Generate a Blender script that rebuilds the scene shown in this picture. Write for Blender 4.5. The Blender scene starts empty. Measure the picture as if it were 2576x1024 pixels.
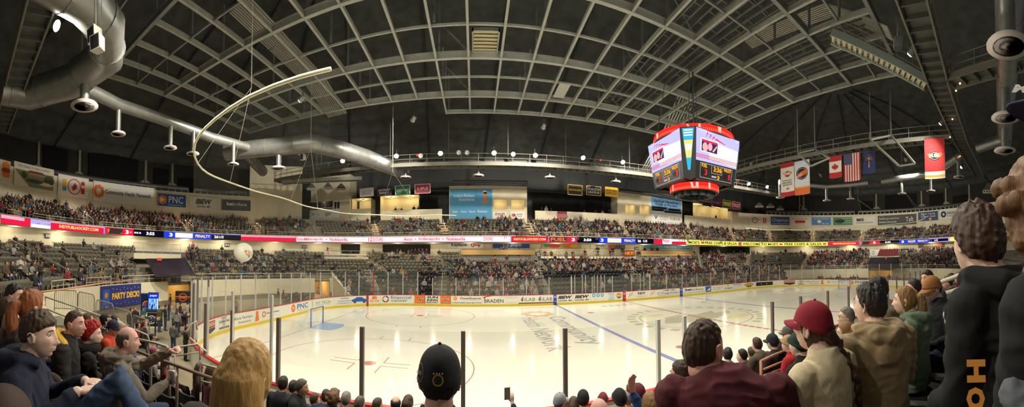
import bpy, bmesh, math, random
import numpy as np
from math import sin, cos, pi, hypot, atan2, sqrt, radians
from mathutils import Vector, Matrix, noise

random.seed(11)
RNG = np.random.default_rng(7)
scene = bpy.context.scene
COL = scene.collection
BENCH = bpy.data.scenes.new('bench')      # shapes are fused here, apart from the big scene
def bench_mesh(o):
    BENCH.collection.objects.link(o)
    with bpy.context.temp_override(scene=BENCH, view_layer=BENCH.view_layers[0]):
        dg = bpy.context.evaluated_depsgraph_get(); dg.update(); me = bpy.data.meshes.new_from_object(o.evaluated_get(dg))
    bpy.data.objects.remove(o); return me
PI = math.pi

# ------------------------------------------------------------------ camera numbers (image taken to be 2576 x 1024)
CX, CY, CZ = -16.43, -20.44, 4.44
FP, PX0, PYH, PT = 820.3, 1194.2, 642.0, 0.0235
def ray(px, py):
    th = (px-PX0)/FP; v = (PYH-py)/FP
    x, y, z = sin(th), cos(th), v
    c, s = cos(PT), sin(PT)
    return (x, y*c-z*s, y*s+z*c)
def at(px, py, Y=None, X=None, z=None, d=None):
    r = ray(px, py)
    if Y is not None: t = (Y-CY)/r[1]
    elif X is not None: t = (X-CX)/r[0]
    elif z is not None: t = (z-CZ)/r[2]
    else: t = d/hypot(r[0], r[1])
    return Vector((CX+r[0]*t, CY+r[1]*t, CZ+r[2]*t))
def proj(X, Y, Z):
    x, y, z = X-CX, Y-CY, Z-CZ
    c, s = cos(PT), sin(PT)
    y, z = y*c+z*s, -y*s+z*c
    return (PX0+FP*atan2(x, y), PYH-FP*z/max(hypot(x, y), 1e-6))

# ------------------------------------------------------------------ objects
def children_of(o): return [c for c in COL.objects if c.parent == o]
def tag(o, label=None, cat=None, group=None, kind=None):
    if label: o['label'] = label
    if cat: o['category'] = cat
    if group: o['group'] = group
    if kind: o['kind'] = kind
    return o
def empty(name, loc, rz=0.0, label=None, cat=None, group=None):
    o = bpy.data.objects.new(name, None); COL.objects.link(o)
    o.location = loc; o.rotation_euler = (0, 0, rz); o.empty_display_size = .2
    return tag(o, label, cat, group)
def link_mesh(name, me, mats=None, parent=None):
    if mats:
        me.materials.clear()
        for m in (mats if isinstance(mats, (list, tuple)) else [mats]): me.materials.append(m)
    o = bpy.data.objects.new(name, me); COL.objects.link(o)
    if parent is not None: o.parent = parent
    return o
def origin_of(parent):
    v = Vector((0, 0, 0))
    while parent is not None:
        v = v + parent.location; parent = parent.parent
    return v
def copy_tree(o, parent=None, kids=None):
    c = o.copy(); COL.objects.link(c)
    if parent is not None: c.parent = parent
    for ch in (kids.get(o.name, []) if kids else o.children): copy_tree(ch, c, kids)
    return c

# ------------------------------------------------------------------ text outlines (built-in font), as flat triangles
_txt = {}
def text_tris(s, bold=0.0, shear=0.0, space=1.0):
    key = (s, bold, shear, space)
    if key in _txt: return _txt[key]
    cu = bpy.data.curves.new('lettering', 'FONT'); cu.body = s; cu.size = 1.0
    cu.resolution_u = 2; cu.offset = bold; cu.shear = shear; cu.space_character = space
    cu.align_x = 'LEFT'; cu.fill_mode = 'FRONT'
    me = bench_mesh(bpy.data.objects.new('lettering', cu))
    vs = np.array([v.co[:2] for v in me.vertices], float).reshape(-1, 2)
    fs = [tuple(p.vertices) for p in me.polygons]
    bpy.data.curves.remove(cu); bpy.data.meshes.remove(me)
    if len(vs):
        vs = vs - (vs.min(0)+vs.max(0))/2
        w, h = np.ptp(vs, axis=0)
    else: w = h = 1.0
    _txt[key] = (vs, fs, max(w, 1e-6), max(h, 1e-6))
    return _txt[key]

class Surf:
    """A flat rectangle of a place: centre, right and up unit vectors; p(u, v, eps) gives a point."""
    def __init__(s, c, r, u, w, h):
        s.c = Vector(c); s.r = Vector(r).normalized(); s.u = Vector(u).normalized(); s.w = w; s.h = h
        s.n = s.r.cross(s.u)
    def p(s, u, v, e=0.0): return s.c+s.r*u+s.u*v+s.n*e

class MB:
    """Collects shapes (with material slots) and links them as one mesh object."""
    def __init__(s): s.v = []; s.f = []; s.m = []
    def add(s, vs, fs, m=0):
        b = len(s.v); s.v.extend(tuple(v) for v in vs)
        for f in fs: s.f.append(tuple(b+i for i in f)); s.m.append(m)
        return s
    def quad(s, a, b, c, d, m=0): return s.add([a, b, c, d], [(0, 1, 2, 3)], m)
    def box(s, lo, hi, m=0):
        x0, y0, z0 = lo; x1, y1, z1 = hi
        return s.add([(x0,y0,z0),(x1,y0,z0),(x1,y1,z0),(x0,y1,z0),(x0,y0,z1),(x1,y0,z1),(x1,y1,z1),(x0,y1,z1)],
              [(0,3,2,1),(4,5,6,7),(0,1,5,4),(1,2,6,5),(2,3,7,6),(3,0,4,7)], m)
    def obox(s, c, ax, ay, az, m=0):
        c = Vector(c); ax = Vector(ax); ay = Vector(ay); az = Vector(az)
        vs = [c+ax*i+ay*j+az*k for k in (-1, 1) for i, j in ((-1,-1),(1,-1),(1,1),(-1,1))]
        return s.add(vs, [(0,3,2,1),(4,5,6,7),(0,1,5,4),(1,2,6,5),(2,3,7,6),(3,0,4,7)], m)
    def bar(s, p, q, w, h, m=0, up=(0, 0, 1)):
        p = Vector(p); q = Vector(q); d = q-p; L = d.length
        if L < 1e-6: return s
        d /= L; upv = Vector(up)
        side = d.cross(upv)
        if side.length < 1e-3: side = d.cross(Vector((1, 0, 0)))
        side.normalize(); u = side.cross(d)
        return s.obox((p+q)/2, d*(L/2), side*(w/2), u*(h/2), m)
    def ibeam(s, p, q, w, h, m=0, t=.05):
        p = Vector(p); q = Vector(q)
        s.bar(p+Vector((0,0,h/2)), q+Vector((0,0,h/2)), w, t, m); s.bar(p-Vector((0,0,h/2)), q-Vector((0,0,h/2)), w, t, m)
        return s.bar(p, q, t*.6, h-t, m)
    def tube(s, pts, r, n=8, m=0, closed=False, caps=True):
        pts = [Vector(p) for p in pts]; N = len(pts)
        rs = r if isinstance(r, (list, tuple)) else [r]*N
        vs = []; prev = None
        for i, p in enumerate(pts):
            a = pts[(i-1) % N] if (closed or i > 0) else p; b = pts[(i+1) % N] if (closed or i < N-1) else p
            d = (b-a).normalized() if (b-a).length > 1e-9 else Vector((0, 0, 1))
            if prev is None:
                e = d.cross(Vector((0, 0, 1)))
                if e.length < 1e-2: e = d.cross(Vector((1, 0, 0)))
            else: e = prev-d*prev.dot(d)
            if e.length < 1e-6: e = d.orthogonal()
            e.normalize(); prev = e; g = d.cross(e)
            for k in range(n):
                t = 2*PI*k/n; vs.append(p+e*(cos(t)*rs[i])+g*(sin(t)*rs[i]))
        fs = []
        for i in range(N if closed else N-1):
            j = (i+1) % N
            for k in range(n): fs.append((i*n+k, i*n+(k+1) % n, j*n+(k+1) % n, j*n+k))
        if caps and not closed:
            fs.append(tuple(range(n))[::-1]); fs.append(tuple((N-1)*n+k for k in range(n)))
        return s.add(vs, fs, m)
    def lathe(s, prof, c, n=16, m=0, axis=(0, 0, 1), caps=True):
        """prof: list of (radius, distance along the axis)."""
        c = Vector(c); az = Vector(axis).normalized(); ax = az.orthogonal().normalized(); ay = az.cross(ax)
        vs = []
        for r, z in prof:
            for k in range(n):
                t = 2*PI*k/n; vs.append(c+az*z+ax*(r*cos(t))+ay*(r*sin(t)))
        fs = [(i*n+k, i*n+(k+1) % n, (i+1)*n+(k+1) % n, (i+1)*n+k) for i in range(len(prof)-1) for k in range(n)]
        if caps: fs.append(tuple(range(n))[::-1]); fs.append(tuple((len(prof)-1)*n+k for k in range(n)))
        return s.add(vs, fs, m)
    def ball(s, c, r, n=12, m=0):
        rx, ry, rz = r if isinstance(r, (tuple, list)) else (r, r, r)
        c = Vector(c); vs = [c+Vector((0, 0, -rz))]; k2 = n//2
        for i in range(1, k2):
            a = -PI/2+PI*i/k2
            for k in range(n): t = 2*PI*k/n; vs.append(c+Vector((rx*cos(a)*cos(t), ry*cos(a)*sin(t), rz*sin(a))))
        vs.append(c+Vector((0, 0, rz))); L = len(vs)-1
        fs = [(0, 1+(k+1) % n, 1+k) for k in range(n)]
        for i in range(k2-2):
            for k in range(n): a = 1+i*n; fs.append((a+k, a+(k+1) % n, a+n+(k+1) % n, a+n+k))
        a = 1+(k2-2)*n; fs += [(a+k, a+(k+1) % n, L) for k in range(n)]
        return s.add(vs, fs, m)
    def prism(s, poly, z0, z1, m=0):
        n = len(poly); vs = [(x, y, z0) for x, y in poly]+[(x, y, z1) for x, y in poly]
        return s.add(vs, [tuple(range(n))[::-1], tuple(range(n, 2*n))]+[(i, (i+1) % n, n+(i+1) % n, n+i) for i in range(n)], m)
    # --- things drawn on a Surf-like (anything with p(u, v, e))
    def rect(s, S, u0, v0, u1, v1, e, m=0, n=1):
        for i in range(n):
            a = u0+(u1-u0)*i/n; b = u0+(u1-u0)*(i+1)/n
            s.quad(S.p(a, v0, e), S.p(b, v0, e), S.p(b, v1, e), S.p(a, v1, e), m)
        return s
    def disc(s, S, u, v, ru, rv, e, m=0, n=20, a0=0, a1=2*PI, inner=0.0):
        full = abs(a1-a0-2*PI) < 1e-6; k = n if full else n+1
        vs = []
        A = [a0+(a1-a0)*i/n for i in range(k)]
        if inner > 0:
            vs = [S.p(u+cos(t)*ru, v+sin(t)*rv, e) for t in A]+[S.p(u+cos(t)*ru*inner, v+sin(t)*rv*inner, e) for t in A]
            return s.add(vs, [(i, (i+1) % k, k+(i+1) % k, k+i) for i in range(k if full else k-1)], m)
        vs = [S.p(u+cos(t)*ru, v+sin(t)*rv, e) for t in A]
        if not full: vs.append(S.p(u, v, e))
        return s.add(vs, [tuple(range(len(vs)))], m)
    def poly(s, S, pts, e, m=0): return s.add([S.p(a, b, e) for a, b in pts], [tuple(range(len(pts)))], m)
    def text(s, S, t, u, v, w, h, e, m=0, bold=0.0, shear=0.0, fit=True, space=1.0):
        vs, fs, tw, th = text_tris(t, bold, shear, space)
        sy = h/th; sx = w/tw
        if not fit: sx = min(sx, sy*1.15); sy = min(sy, sx*1.3)
        return s.add([S.p(u+x*sx, v+y*sy, e) for x, y in vs], fs, m)
    def build(s, name, mats, parent=None, smooth=False, local=False, bevel=0.0):
        me = bpy.data.meshes.new(name)
        vs = s.v
        if parent is not None and not local:
            off = origin_of(parent); vs = [(x-off[0], y-off[1], z-off[2]) for x, y, z in vs]
        me.from_pydata(vs, [], s.f)
        mats = mats if isinstance(mats, (list, tuple)) else [mats]
        for m in mats: me.materials.append(m)
        me.polygons.foreach_set('material_index', np.array([min(i, len(mats)-1) for i in s.m], dtype=np.int32))
        if smooth: me.polygons.foreach_set('use_smooth', np.ones(len(s.f), dtype=bool))
        me.update()
        o = link_mesh(name, me, None, parent)
        if smooth and smooth is not True: me.set_sharp_from_angle(angle=smooth)
        if bevel:
            b = o.modifiers.new('bevel', 'BEVEL'); b.width = bevel; b.segments = 2; b.limit_method = 'ANGLE'
        return o

# ------------------------------------------------------------------ materials
def lin(c):
    f = lambda x: x/12.92 if x <= .04045 else ((x+.055)/1.055)**2.4
    return tuple(f(x/255.0) for x in c)
_mats = {}
def M(name, rgb, rough=.6, metal=0.0, emit=0.0, noise_scale=0.0, noise_amt=0.0, bump=0.0, bump_scale=20.0, spec=.5, stretch=None, sheen=0.0):
    """Principled material; rgb is 0..255 sRGB; a noise varies the colour and bumps the surface."""
    if name in _mats: return _mats[name]
    m = bpy.data.materials.new(name); m.use_nodes = True; nt = m.node_tree; b = nt.nodes['Principled BSDF']
    c = lin(rgb)
    b.inputs['Base Color'].default_value = (*c, 1); b.inputs['Roughness'].default_value = rough; b.inputs['Metallic'].default_value = metal
    b.inputs['Specular IOR Level'].default_value = spec
    if sheen: b.inputs['Sheen Weight'].default_value = sheen
    if emit: b.inputs['Emission Color'].default_value = (*c, 1); b.inputs['Emission Strength'].default_value = emit
    if noise_amt or bump:
        tc = nt.nodes.new('ShaderNodeTexCoord'); src = tc.outputs['Object']
        if stretch:
            mp = nt.nodes.new('ShaderNodeMapping'); mp.inputs['Scale'].default_value = stretch
            nt.links.new(src, mp.inputs['Vector']); src = mp.outputs['Vector']
    if noise_amt:
        n = nt.nodes.new('ShaderNodeTexNoise'); n.inputs['Scale'].default_value = noise_scale; n.inputs['Detail'].default_value = 4
        r = nt.nodes.new('ShaderNodeValToRGB')
        r.color_ramp.elements[0].position = .3; r.color_ramp.elements[1].position = .72
        r.color_ramp.elements[0].color = (*[max(0, x*(1-noise_amt)) for x in c], 1); r.color_ramp.elements[1].color = (*[min(1, x*(1+noise_amt)) for x in c], 1)
        nt.links.new(src, n.inputs['Vector']); nt.links.new(n.outputs['Fac'], r.inputs['Fac']); nt.links.new(r.outputs['Color'], b.inputs['Base Color'])
    if bump:
        n2 = nt.nodes.new('ShaderNodeTexNoise'); n2.inputs['Scale'].default_value = bump_scale; n2.inputs['Detail'].default_value = 3
        bp = nt.nodes.new('ShaderNodeBump'); bp.inputs['Strength'].default_value = bump; bp.inputs['Distance'].default_value = .02
        nt.links.new(src, n2.inputs['Vector']); nt.links.new(n2.outputs['Fac'], bp.inputs['Height']); nt.links.new(bp.outputs['Normal'], b.inputs['Normal'])
    _mats[name] = m
    return m
def E(name, rgb, s=1.0):
    """Something that gives off light: a lamp face or a lit screen."""
    if name in _mats: return _mats[name]
    m = bpy.data.materials.new(name); m.use_nodes = True; nt = m.node_tree; nt.nodes.clear()
    e = nt.nodes.new('ShaderNodeEmission'); o = nt.nodes.new('ShaderNodeOutputMaterial')
    e.inputs['Color'].default_value = (*lin(rgb), 1); e.inputs['Strength'].default_value = s
    nt.links.new(e.outputs[0], o.inputs[0]); _mats[name] = m
    return m
def clear_mat(name, rgb, alpha, rough=.05, gloss=.06):
    """Thin clear sheet: mostly see-through, with a faint tint and a mirror share."""
    if name in _mats: return _mats[name]
    m = bpy.data.materials.new(name); m.use_nodes = True; nt = m.node_tree; nt.nodes.clear()
    o = nt.nodes.new('ShaderNodeOutputMaterial'); t = nt.nodes.new('ShaderNodeBsdfTransparent'); d = nt.nodes.new('ShaderNodeBsdfDiffuse')
    g = nt.nodes.new('ShaderNodeBsdfGlossy'); g.inputs['Roughness'].default_value = rough
    a = nt.nodes.new('ShaderNodeMixShader'); b = nt.nodes.new('ShaderNodeMixShader')
    d.inputs['Color'].default_value = (*lin(rgb), 1)
    a.inputs[0].default_value = alpha; b.inputs[0].default_value = gloss
    nt.links.new(t.outputs[0], a.inputs[1]); nt.links.new(d.outputs[0], a.inputs[2])
    nt.links.new(a.outputs[0], b.inputs[1]); nt.links.new(g.outputs[0], b.inputs[2]); nt.links.new(b.outputs[0], o.inputs[0])
    _mats[name] = m
    return m

# ------------------------------------------------------------------ camera, world, colour
cam = bpy.data.cameras.new('camera'); cam_o = bpy.data.objects.new('camera', cam); COL.objects.link(cam_o)
cam.type = 'PANO'; cam.panorama_type = 'CENTRAL_CYLINDRICAL'; cam.clip_start = .05; cam.clip_end = 400
cam.central_cylindrical_range_u_min = (0-PX0)/FP; cam.central_cylindrical_range_u_max = (2576-PX0)/FP
cam.central_cylindrical_range_v_min = (PYH-1024)/FP; cam.central_cylindrical_range_v_max = PYH/FP
cam.central_cylindrical_radius = 1.0
cam_o.location = (CX, CY, CZ); cam_o.rotation_euler = (PI/2+PT, 0, 0)
scene.camera = cam_o
scene.view_settings.view_transform = 'Standard'; scene.view_settings.look = 'None'; scene.view_settings.gamma = 1.0; scene.view_settings.use_curve_mapping = False
scene.view_settings.exposure = 0.0
wd = bpy.data.worlds.new('world'); scene.world = wd; wd.use_nodes = True
wd.node_tree.nodes['Background'].inputs[0].default_value = (.80, .78, .70, 1); wd.node_tree.nodes['Background'].inputs[1].default_value = .17  # even warm fill added for light from the unbuilt side behind the camera
cy = scene.cycles
cy.max_bounces = 5; cy.diffuse_bounces = 3; cy.glossy_bounces = 2; cy.transmission_bounces = 2; cy.transparent_max_bounces = 24
cy.sample_clamp_indirect = 4.0; cy.caustics_reflective = False; cy.caustics_refractive = False
cy.use_denoising = True; cy.adaptive_threshold = .02
# ------------------------------------------------------------------ the bowl's ring lines
def ring(U, a, r):
    if abs(U) <= 1: return (U*a, r)
    s = 1 if U > 0 else -1; ps = (abs(U)-1)*PI/2
    if abs(U) > 3: return (s*a*(4-abs(U)), -r)
    return (s*(a+r*sin(ps)), r*cos(ps))
def ring_n(U):
    """Unit vector pointing outward from the ice at U."""
    if abs(U) <= 1: return Vector((0, 1, 0))
    s = 1 if U > 0 else -1; ps = (abs(U)-1)*PI/2
    return Vector((s*sin(ps), cos(ps), 0))
def U_of(X, Y, a):
    if abs(X) <= a and Y > 0: return X/a
    s = 1 if X > 0 else -1
    return s*(1+atan2(abs(X)-a, Y)/(PI/2))
def U_px(px, a, r, z):
    """The ring position seen at picture column px (bisection over the visible half)."""
    best, bu = 1e9, 0
    for k in range(2081):
        U = -2.6+5.2*k/2080; x, y = ring(U, a, r)
        if y < CY+.5: continue
        e = abs(proj(x, y, z)[0]-px)
        if e < best: best, bu = e, U
    return bu
def Us(U0, U1, n): return [U0+(U1-U0)*i/n for i in range(n+1)]
def sweep(mb, prof, U0, U1, n, m=0, closed=False):
    """Sweep a profile [(a, r, z[, material])] along the ring from U0 to U1."""
    uu = Us(U0, U1, n); k = len(prof)
    vs = []
    for U in uu:
        for p in prof: x, y = ring(U, p[0], p[1]); vs.append((x, y, p[2]))
    for j in range(k if closed else k-1):
        j2 = (j+1) % k; mi = prof[j][3] if len(prof[j]) > 3 else m
        fs = [(i*k+j, (i+1)*k+j, (i+1)*k+j2, i*k+j2) for i in range(n)]
        b = len(mb.v) if j == 0 else base
        if j == 0: base = b; mb.v.extend(vs)
        for f in fs: mb.f.append(tuple(base+i for i in f)); mb.m.append(mi)
    if closed:
        mb.f.append(tuple(base+i for i in range(k))); mb.m.append(m)
        mb.f.append(tuple(base+n*k+i for i in range(k))[::-1]); mb.m.append(m)
    return mb
class RingSurf:
    """A patch of a ring wall facing the ice: u runs along the ring (metres), v up."""
    def __init__(s, Uc, a, r, zc, w, h): s.Uc = Uc; s.a = a; s.r = r; s.zc = zc; s.w = w; s.h = h
    def p(s, u, v, e=0.0):
        U = s.Uc
        # metres along the ring -> U, seen from inside: +u goes to the viewer's right
        if abs(U) <= 1 and abs(U+u/s.a) <= 1: U = U+u/s.a
        else:
            L = s.r*PI/2
            if abs(U) <= 1:
                lim = 1 if u > 0 else -1; rest = u-(lim-U)*s.a; U = lim+rest/L
            else:
                U2 = U+u/L
                if U > 1 and U2 < 1: U2 = 1-((1-U2)*L)/s.a
                if U < -1 and U2 > -1: U2 = -1+((U2+1)*L)/s.a
                U = U2
        x, y = ring(U, s.a, s.r-e)
        return Vector((x, y, s.zc+v))

CREAM = M('cream_wall_paint', (226, 216, 186), .85, noise_scale=1.5, noise_amt=.05)
CREAM2 = M('upper_wall_paint', (226, 217, 190), .85, noise_scale=1.2, noise_amt=.06)
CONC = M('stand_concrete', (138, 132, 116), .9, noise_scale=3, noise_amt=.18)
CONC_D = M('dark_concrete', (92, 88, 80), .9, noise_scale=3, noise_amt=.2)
STEP = M('lit_step_concrete', (205, 178, 138), .8, noise_scale=6, noise_amt=.1)  # warm light on the stairs put into the concrete's colour
ROOFM = M('roof_fabric', (78, 81, 80), .9, noise_scale=.8, noise_amt=.3, bump=.6, bump_scale=1.5)
DARK = M('dark_steel', (52, 54, 56), .55, noise_scale=4, noise_amt=.15)
BLACKC = M('black_drape', (9, 9, 10), .95, bump=.4, bump_scale=6)
RAILM = M('railing_paint', (196, 188, 168), .45)
WHITE = M('white_enamel', (232, 232, 228), .4)
ALU = M('aluminium_post', (205, 205, 200), .35, .3)
POSTD = M('brown_post', (104, 90, 84), .5)
RED = M('red_cap', (186, 40, 42), .45)
YEL = M('yellow_kick_plate', (232, 200, 40), .4)
BLUE = M('blue_marker', (40, 66, 160), .45)
INK = M('black_ink', (24, 24, 28), .6)
GREYINK = M('grey_ink', (112, 116, 122), .6)
NAVY = M('navy_ink', (24, 40, 92), .6)
BLUEINK = M('blue_ink', (24, 92, 180), .6)
ORANGE = M('orange_ink', (236, 120, 36), .6)
GREEN = M('green_ink', (48, 138, 72), .6)
REDINK = M('red_ink', (196, 38, 38), .6)
TEAL = M('teal_ink', (52, 170, 200), .6)
GOLD = M('gold_ink', (240, 190, 50), .6)
GLASS = clear_mat('rink_glass', (214, 216, 200), .035, .03, .035)
NETM = clear_mat('safety_net_mesh', (120, 120, 108), .05, .6, .0)

# ------------------------------------------------------------------ ice sheet and its lines
RL, RW, RC = 30.5, 13.0, 8.53
LS, LC, LE = 2*(RL-RC), RC*PI/2, 2*(RW-RC)
PER = 2*LS+4*LC+2*LE
def rink(s, off=0.0):
    """Point and outward normal of the rink's edge; s = 0 at the far left corner's end, growing to the right along the far side."""
    s = s % PER; ax, ay, r = RL-RC, RW-RC, RC
    seq = [('l', (-ax, RW), (1, 0), (0, 1), LS), ('a', (ax, ay), 90, LC), ('l', (RL, ay), (0, -1), (1, 0), LE), ('a', (ax, -ay), 0, LC),
           ('l', (ax, -RW), (-1, 0), (0, -1), LS), ('a', (-ax, -ay), -90, LC), ('l', (-RL, -ay), (0, 1), (-1, 0), LE), ('a', (-ax, ay), 180, LC)]
    for q in seq:
        L = q[-1]
        if s <= L+1e-9:
            if q[0] == 'l': n = Vector((*q[3], 0)); return Vector((q[1][0]+q[2][0]*s, q[1][1]+q[2][1]*s, 0))+n*off, n
            t = radians(q[2])-s/r; n = Vector((cos(t), sin(t), 0)); return Vector((*q[1], 0))+n*(r+off), n
        s -= L
    return rink(0, off)
class RinkSurf:
    def __init__(s, sc, zc): s.sc = sc; s.zc = zc
    def p(s, u, v, e=0.0):
        q, n = rink(s.sc+u, -e); return Vector((q.x, q.y, s.zc+v))
ICE = M('ice', (242, 240, 222), .125, noise_scale=.35, noise_amt=.018, spec=.42)
def ice_paint(name, rgb): return M(name, rgb, .16, spec=.42, noise_scale=3, noise_amt=.05)
mb = MB(); N = 160
mb.add([tuple(rink(PER*i/N, -.01)[0]) for i in range(N)], [tuple(range(N))[::-1]])
ice = mb.build('ice_rink', ICE); tag(ice, kind='structure')
class Floor:
    def p(s, u, v, e=0.0): return Vector((u, v, e))
FL = Floor()
P_RED = ice_paint('red_ice_line', (196, 130, 124)); P_BLUE = ice_paint('blue_ice_line', (140, 146, 205)); P_CREASE = ice_paint('crease_blue', (160, 196, 232))
P_GREY = ice_paint('grey_ice_logo', (186, 186, 184)); P_ORG = ice_paint('orange_ice_logo', (232, 178, 140)); P_TAN = ice_paint('tan_ice_logo', (202, 196, 172)); P_TEAL = ice_paint('teal_ice_logo', (168, 204, 208)); P_YEL = ice_paint('yellow_ice_logo', (236, 226, 160))
def ice_mark(name, fn, m):
    q = MB(); fn(q); return q.build(name, m, ice)
xb = 7.98
for x in (-xb, xb): ice_mark('blue_line', lambda q: q.rect(FL, x-.15, -12.98, x+.15, 12.98, .004), P_BLUE)
ice_mark('center_line', lambda q: [q.rect(FL, -.15, -12.98+k*.62, .15, -12.98+k*.62+.5, .004) for k in range(42)], P_RED)
gy = RW-RC+sqrt(RC**2-(27.1-(RL-RC))**2)-.05
for x in (-27.1, 27.1):
    ice_mark('goal_line', lambda q: q.rect(FL, x-.025, -gy, x+.025, gy, .003), P_RED)
    sg = 1 if x < 0 else -1
    def crease(q):
        pts = [(x, -1.22)]+[(x+sg*(1.37+.46*cos(t)), 1.22*sin(t)) for t in [(-PI/2+PI*i/16) for i in range(17)]]+[(x, 1.22)]
        q.poly(FL, pts if sg > 0 else pts[::-1], .002)
    ice_mark('goal_crease', crease, P_CREASE)
    for y in (-6.7, 6.7):
        cx = -sg*21.0 if x > 0 else -21.0
        cx = 21.0 if x > 0 else -21.0
        ice_mark('faceoff_circle', lambda q: q.disc(FL, cx, y, 4.57, 4.57, .003, n=64, inner=.989), P_RED)
        ice_mark('faceoff_spot', lambda q: q.disc(FL, cx, y, .31, .31, .004), P_RED)
        def hashes(q):
            for sx in (-1, 1):
                for sy in (-1, 1):
                    a, b = cx+sx*.6, y+sy*.23
                    q.rect(FL, min(a, a+sx*1.2), b-.025, max(a, a+sx*1.2), b+.025, .004)
                    q.rect(FL, a-.025, min(b, b+sy*.9), a+.025, max(b, b+sy*.9), .004)
                    q.rect(FL, cx+sx*.85-.025, min(y+sy*4.57, y+sy*5.15), cx+sx*.85+.025, max(y+sy*4.57, y+sy*5.15), .004)
        ice_mark('hash_marks', hashes, P_RED)
for x in (-6.4, 6.4):
    for y in (-6.7, 6.7): ice_mark('faceoff_spot', lambda q: q.disc(FL, x, y, .31, .31, .004), P_RED)
ice_mark('center_circle', lambda q: q.disc(FL, 0, 0, 4.57, 4.57, .003, n=64, inner=.97), P_TAN)
def ctr(q):
    q.poly(FL, [(-3.6, -.9), (-1.6, -1.7), (.8, -1.6), (3.4, -.5), (3.9, .5), (2.2, .2), (2.9, 1.4), (.6, .8), (-.4, 1.6), (-2.2, 1.2)], .0025)
ice_mark('center_logo', ctr, P_TAN)
def ctr2(q):
    for k in range(30):
        t = 2*PI*k/30
        if k % 15 in (6, 7, 8): continue
        c = Vector((5.2*cos(t), 5.2*sin(t), .003)); a = Vector((-sin(t), cos(t), 0)); b = Vector((cos(t), sin(t), 0))
        q.add([c-a*.3-b*.33, c+a*.3-b*.33, c+a*.3+b*.33, c-a*.3+b*.33], [(0, 1, 2, 3)])
ice_mark('center_lettering', ctr2, P_TAN)
ice_mark('center_yellow_ovals', lambda q: [q.disc(FL, -2.6, 2.6, 1.3, .5, .0026), q.disc(FL, 2.4, -2.3, 1.4, .5, .0026)], P_YEL)  # two pale yellow ovals inside the center circle
# the health network's name, painted to be read from the left end
class Turn:
    def __init__(s, x, y): s.x = x; s.y = y
    def p(s, u, v, e=0.0): return Vector((s.x+v, s.y-u, e))
ice_mark('ice_lettering', lambda q: q.text(Turn(-10.1, .9), 'Community', 0, 0, 9.6, 1.75, .003, 0, .02), P_GREY)
ice_mark('ice_lettering', lambda q: q.text(Turn(-12.1, .6), 'Health Network', 0, 0, 10.2, 1.35, .003, 0, .01), P_GREY)
def burst(q):
    for k in range(10):
        t = 2*PI*k/10; c = Vector((-11.0+1.1*cos(t), 7.4+1.1*sin(t), .003)); a = Vector((cos(t), sin(t), 0)); b = Vector((-sin(t), cos(t), 0))
        q.add([c-a*.5-b*.25, c+a*.1-b*.4, c+a*.5+b*.15, c-a*.1+b*.35], [(0, 1, 2, 3)])
ice_mark('ice_emblem', burst, P_ORG)
ice_mark('ice_lettering', lambda q: [q.rect(FL, -3.9+k*.75, 9.6, -3.4+k*.75, 10.5, .003) for k in range(5)], P_TEAL)

# ------------------------------------------------------------------ floor around the rink
FZ = .25
mb = MB(); n = 96
out = [ring(-2.6+5.2*i/n, 19, 22.2) for i in range(n+1)]
inn = [rink(PER*i/200, .12)[0] for i in range(201)]
vs = [(x, y, FZ) for x, y in out]
big = [(-46, -24), (46, -24), (46, 24), (-46, 24)]
bm = bmesh.new()
o_v = [bm.verts.new((x, y, FZ)) for x, y in big]; i_v = [bm.verts.new((p.x, p.y, FZ)) for p in inn[:-1]]
ed = [bm.edges.new((o_v[i], o_v[(i+1) % 4])) for i in range(4)]+[bm.edges.new((i_v[i], i_v[(i+1) % 200])) for i in range(200)]
bmesh.ops.triangle_fill(bm, use_beauty=True, use_dissolve=False, edges=ed, normal=(0, 0, 1))
me = bpy.data.meshes.new('floor'); bm.to_mesh(me); bm.free()
FLOORM = M('arena_floor_concrete', (150, 138, 112), .55, noise_scale=.8, noise_amt=.15)
tag(link_mesh('floor', me, FLOORM), kind='structure')

# ------------------------------------------------------------------ stands
TIERS = {
    'lower': dict(n=6, i=(19, 14.7, .40), o=(19, 21.4, 2.55), U=(-1.46, 1.46)),
    'mid':   dict(n=8, i=(19, 21.9, 2.35), o=(24, 28.7, 5.2), U=(-2.95, 2.95)),
    'upper': dict(n=7, i=(27, 25.3, 7.75), o=(28.5, 29.6, 10.35), U=(-2.95, 2.95)),
}
def tier_line(T, k):
    """Ring (a, r) at the front edge of row k and the height of that row's tread."""
    t = k/T['n']; i, o = T['i'], T['o']
    return i[0]+(o[0]-i[0])*t, i[1]+(o[1]-i[1])*t, i[2]+(o[2]-i[2])*min(k, T['n']-1)/(T['n']-1)
for nm, T in TIERS.items():
    prof = []
    for k in range(T['n']):
        a, r, z = tier_line(T, k); a2, r2, _ = tier_line(T, k+1)
        if k == 0: prof.append((a, r, .0 if nm == 'lower' else z-.3))
        prof += [(a, r, z), (a2, r2, z)]
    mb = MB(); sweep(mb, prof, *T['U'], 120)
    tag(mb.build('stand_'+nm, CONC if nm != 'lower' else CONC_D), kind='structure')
# cheek walls that close the lower stand at its two ends
for sg in (-1, 1):
    mb = MB(); T = TIERS['lower']; U = sg*1.463
    p0 = ring(U, 19, 14.7); p1 = ring(U, 19, 21.9); nn = ring_n(U); tt = Vector((nn.y, -nn.x, 0))*.15
    a, b = Vector((*p0, 0)), Vector((*p1, 0))
    q = [a, b, b+Vector((0, 0, 3.0)), a+Vector((0, 0, .9))]
    mb.add([x-tt for x in q]+[x+tt for x in q], [(0,1,2,3), (7,6,5,4), (0,4,5,1), (1,5,6,2), (2,6,7,3), (3,7,4,0)])
    tag(mb.build('wall_cheek', CREAM), kind='structure')
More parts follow.
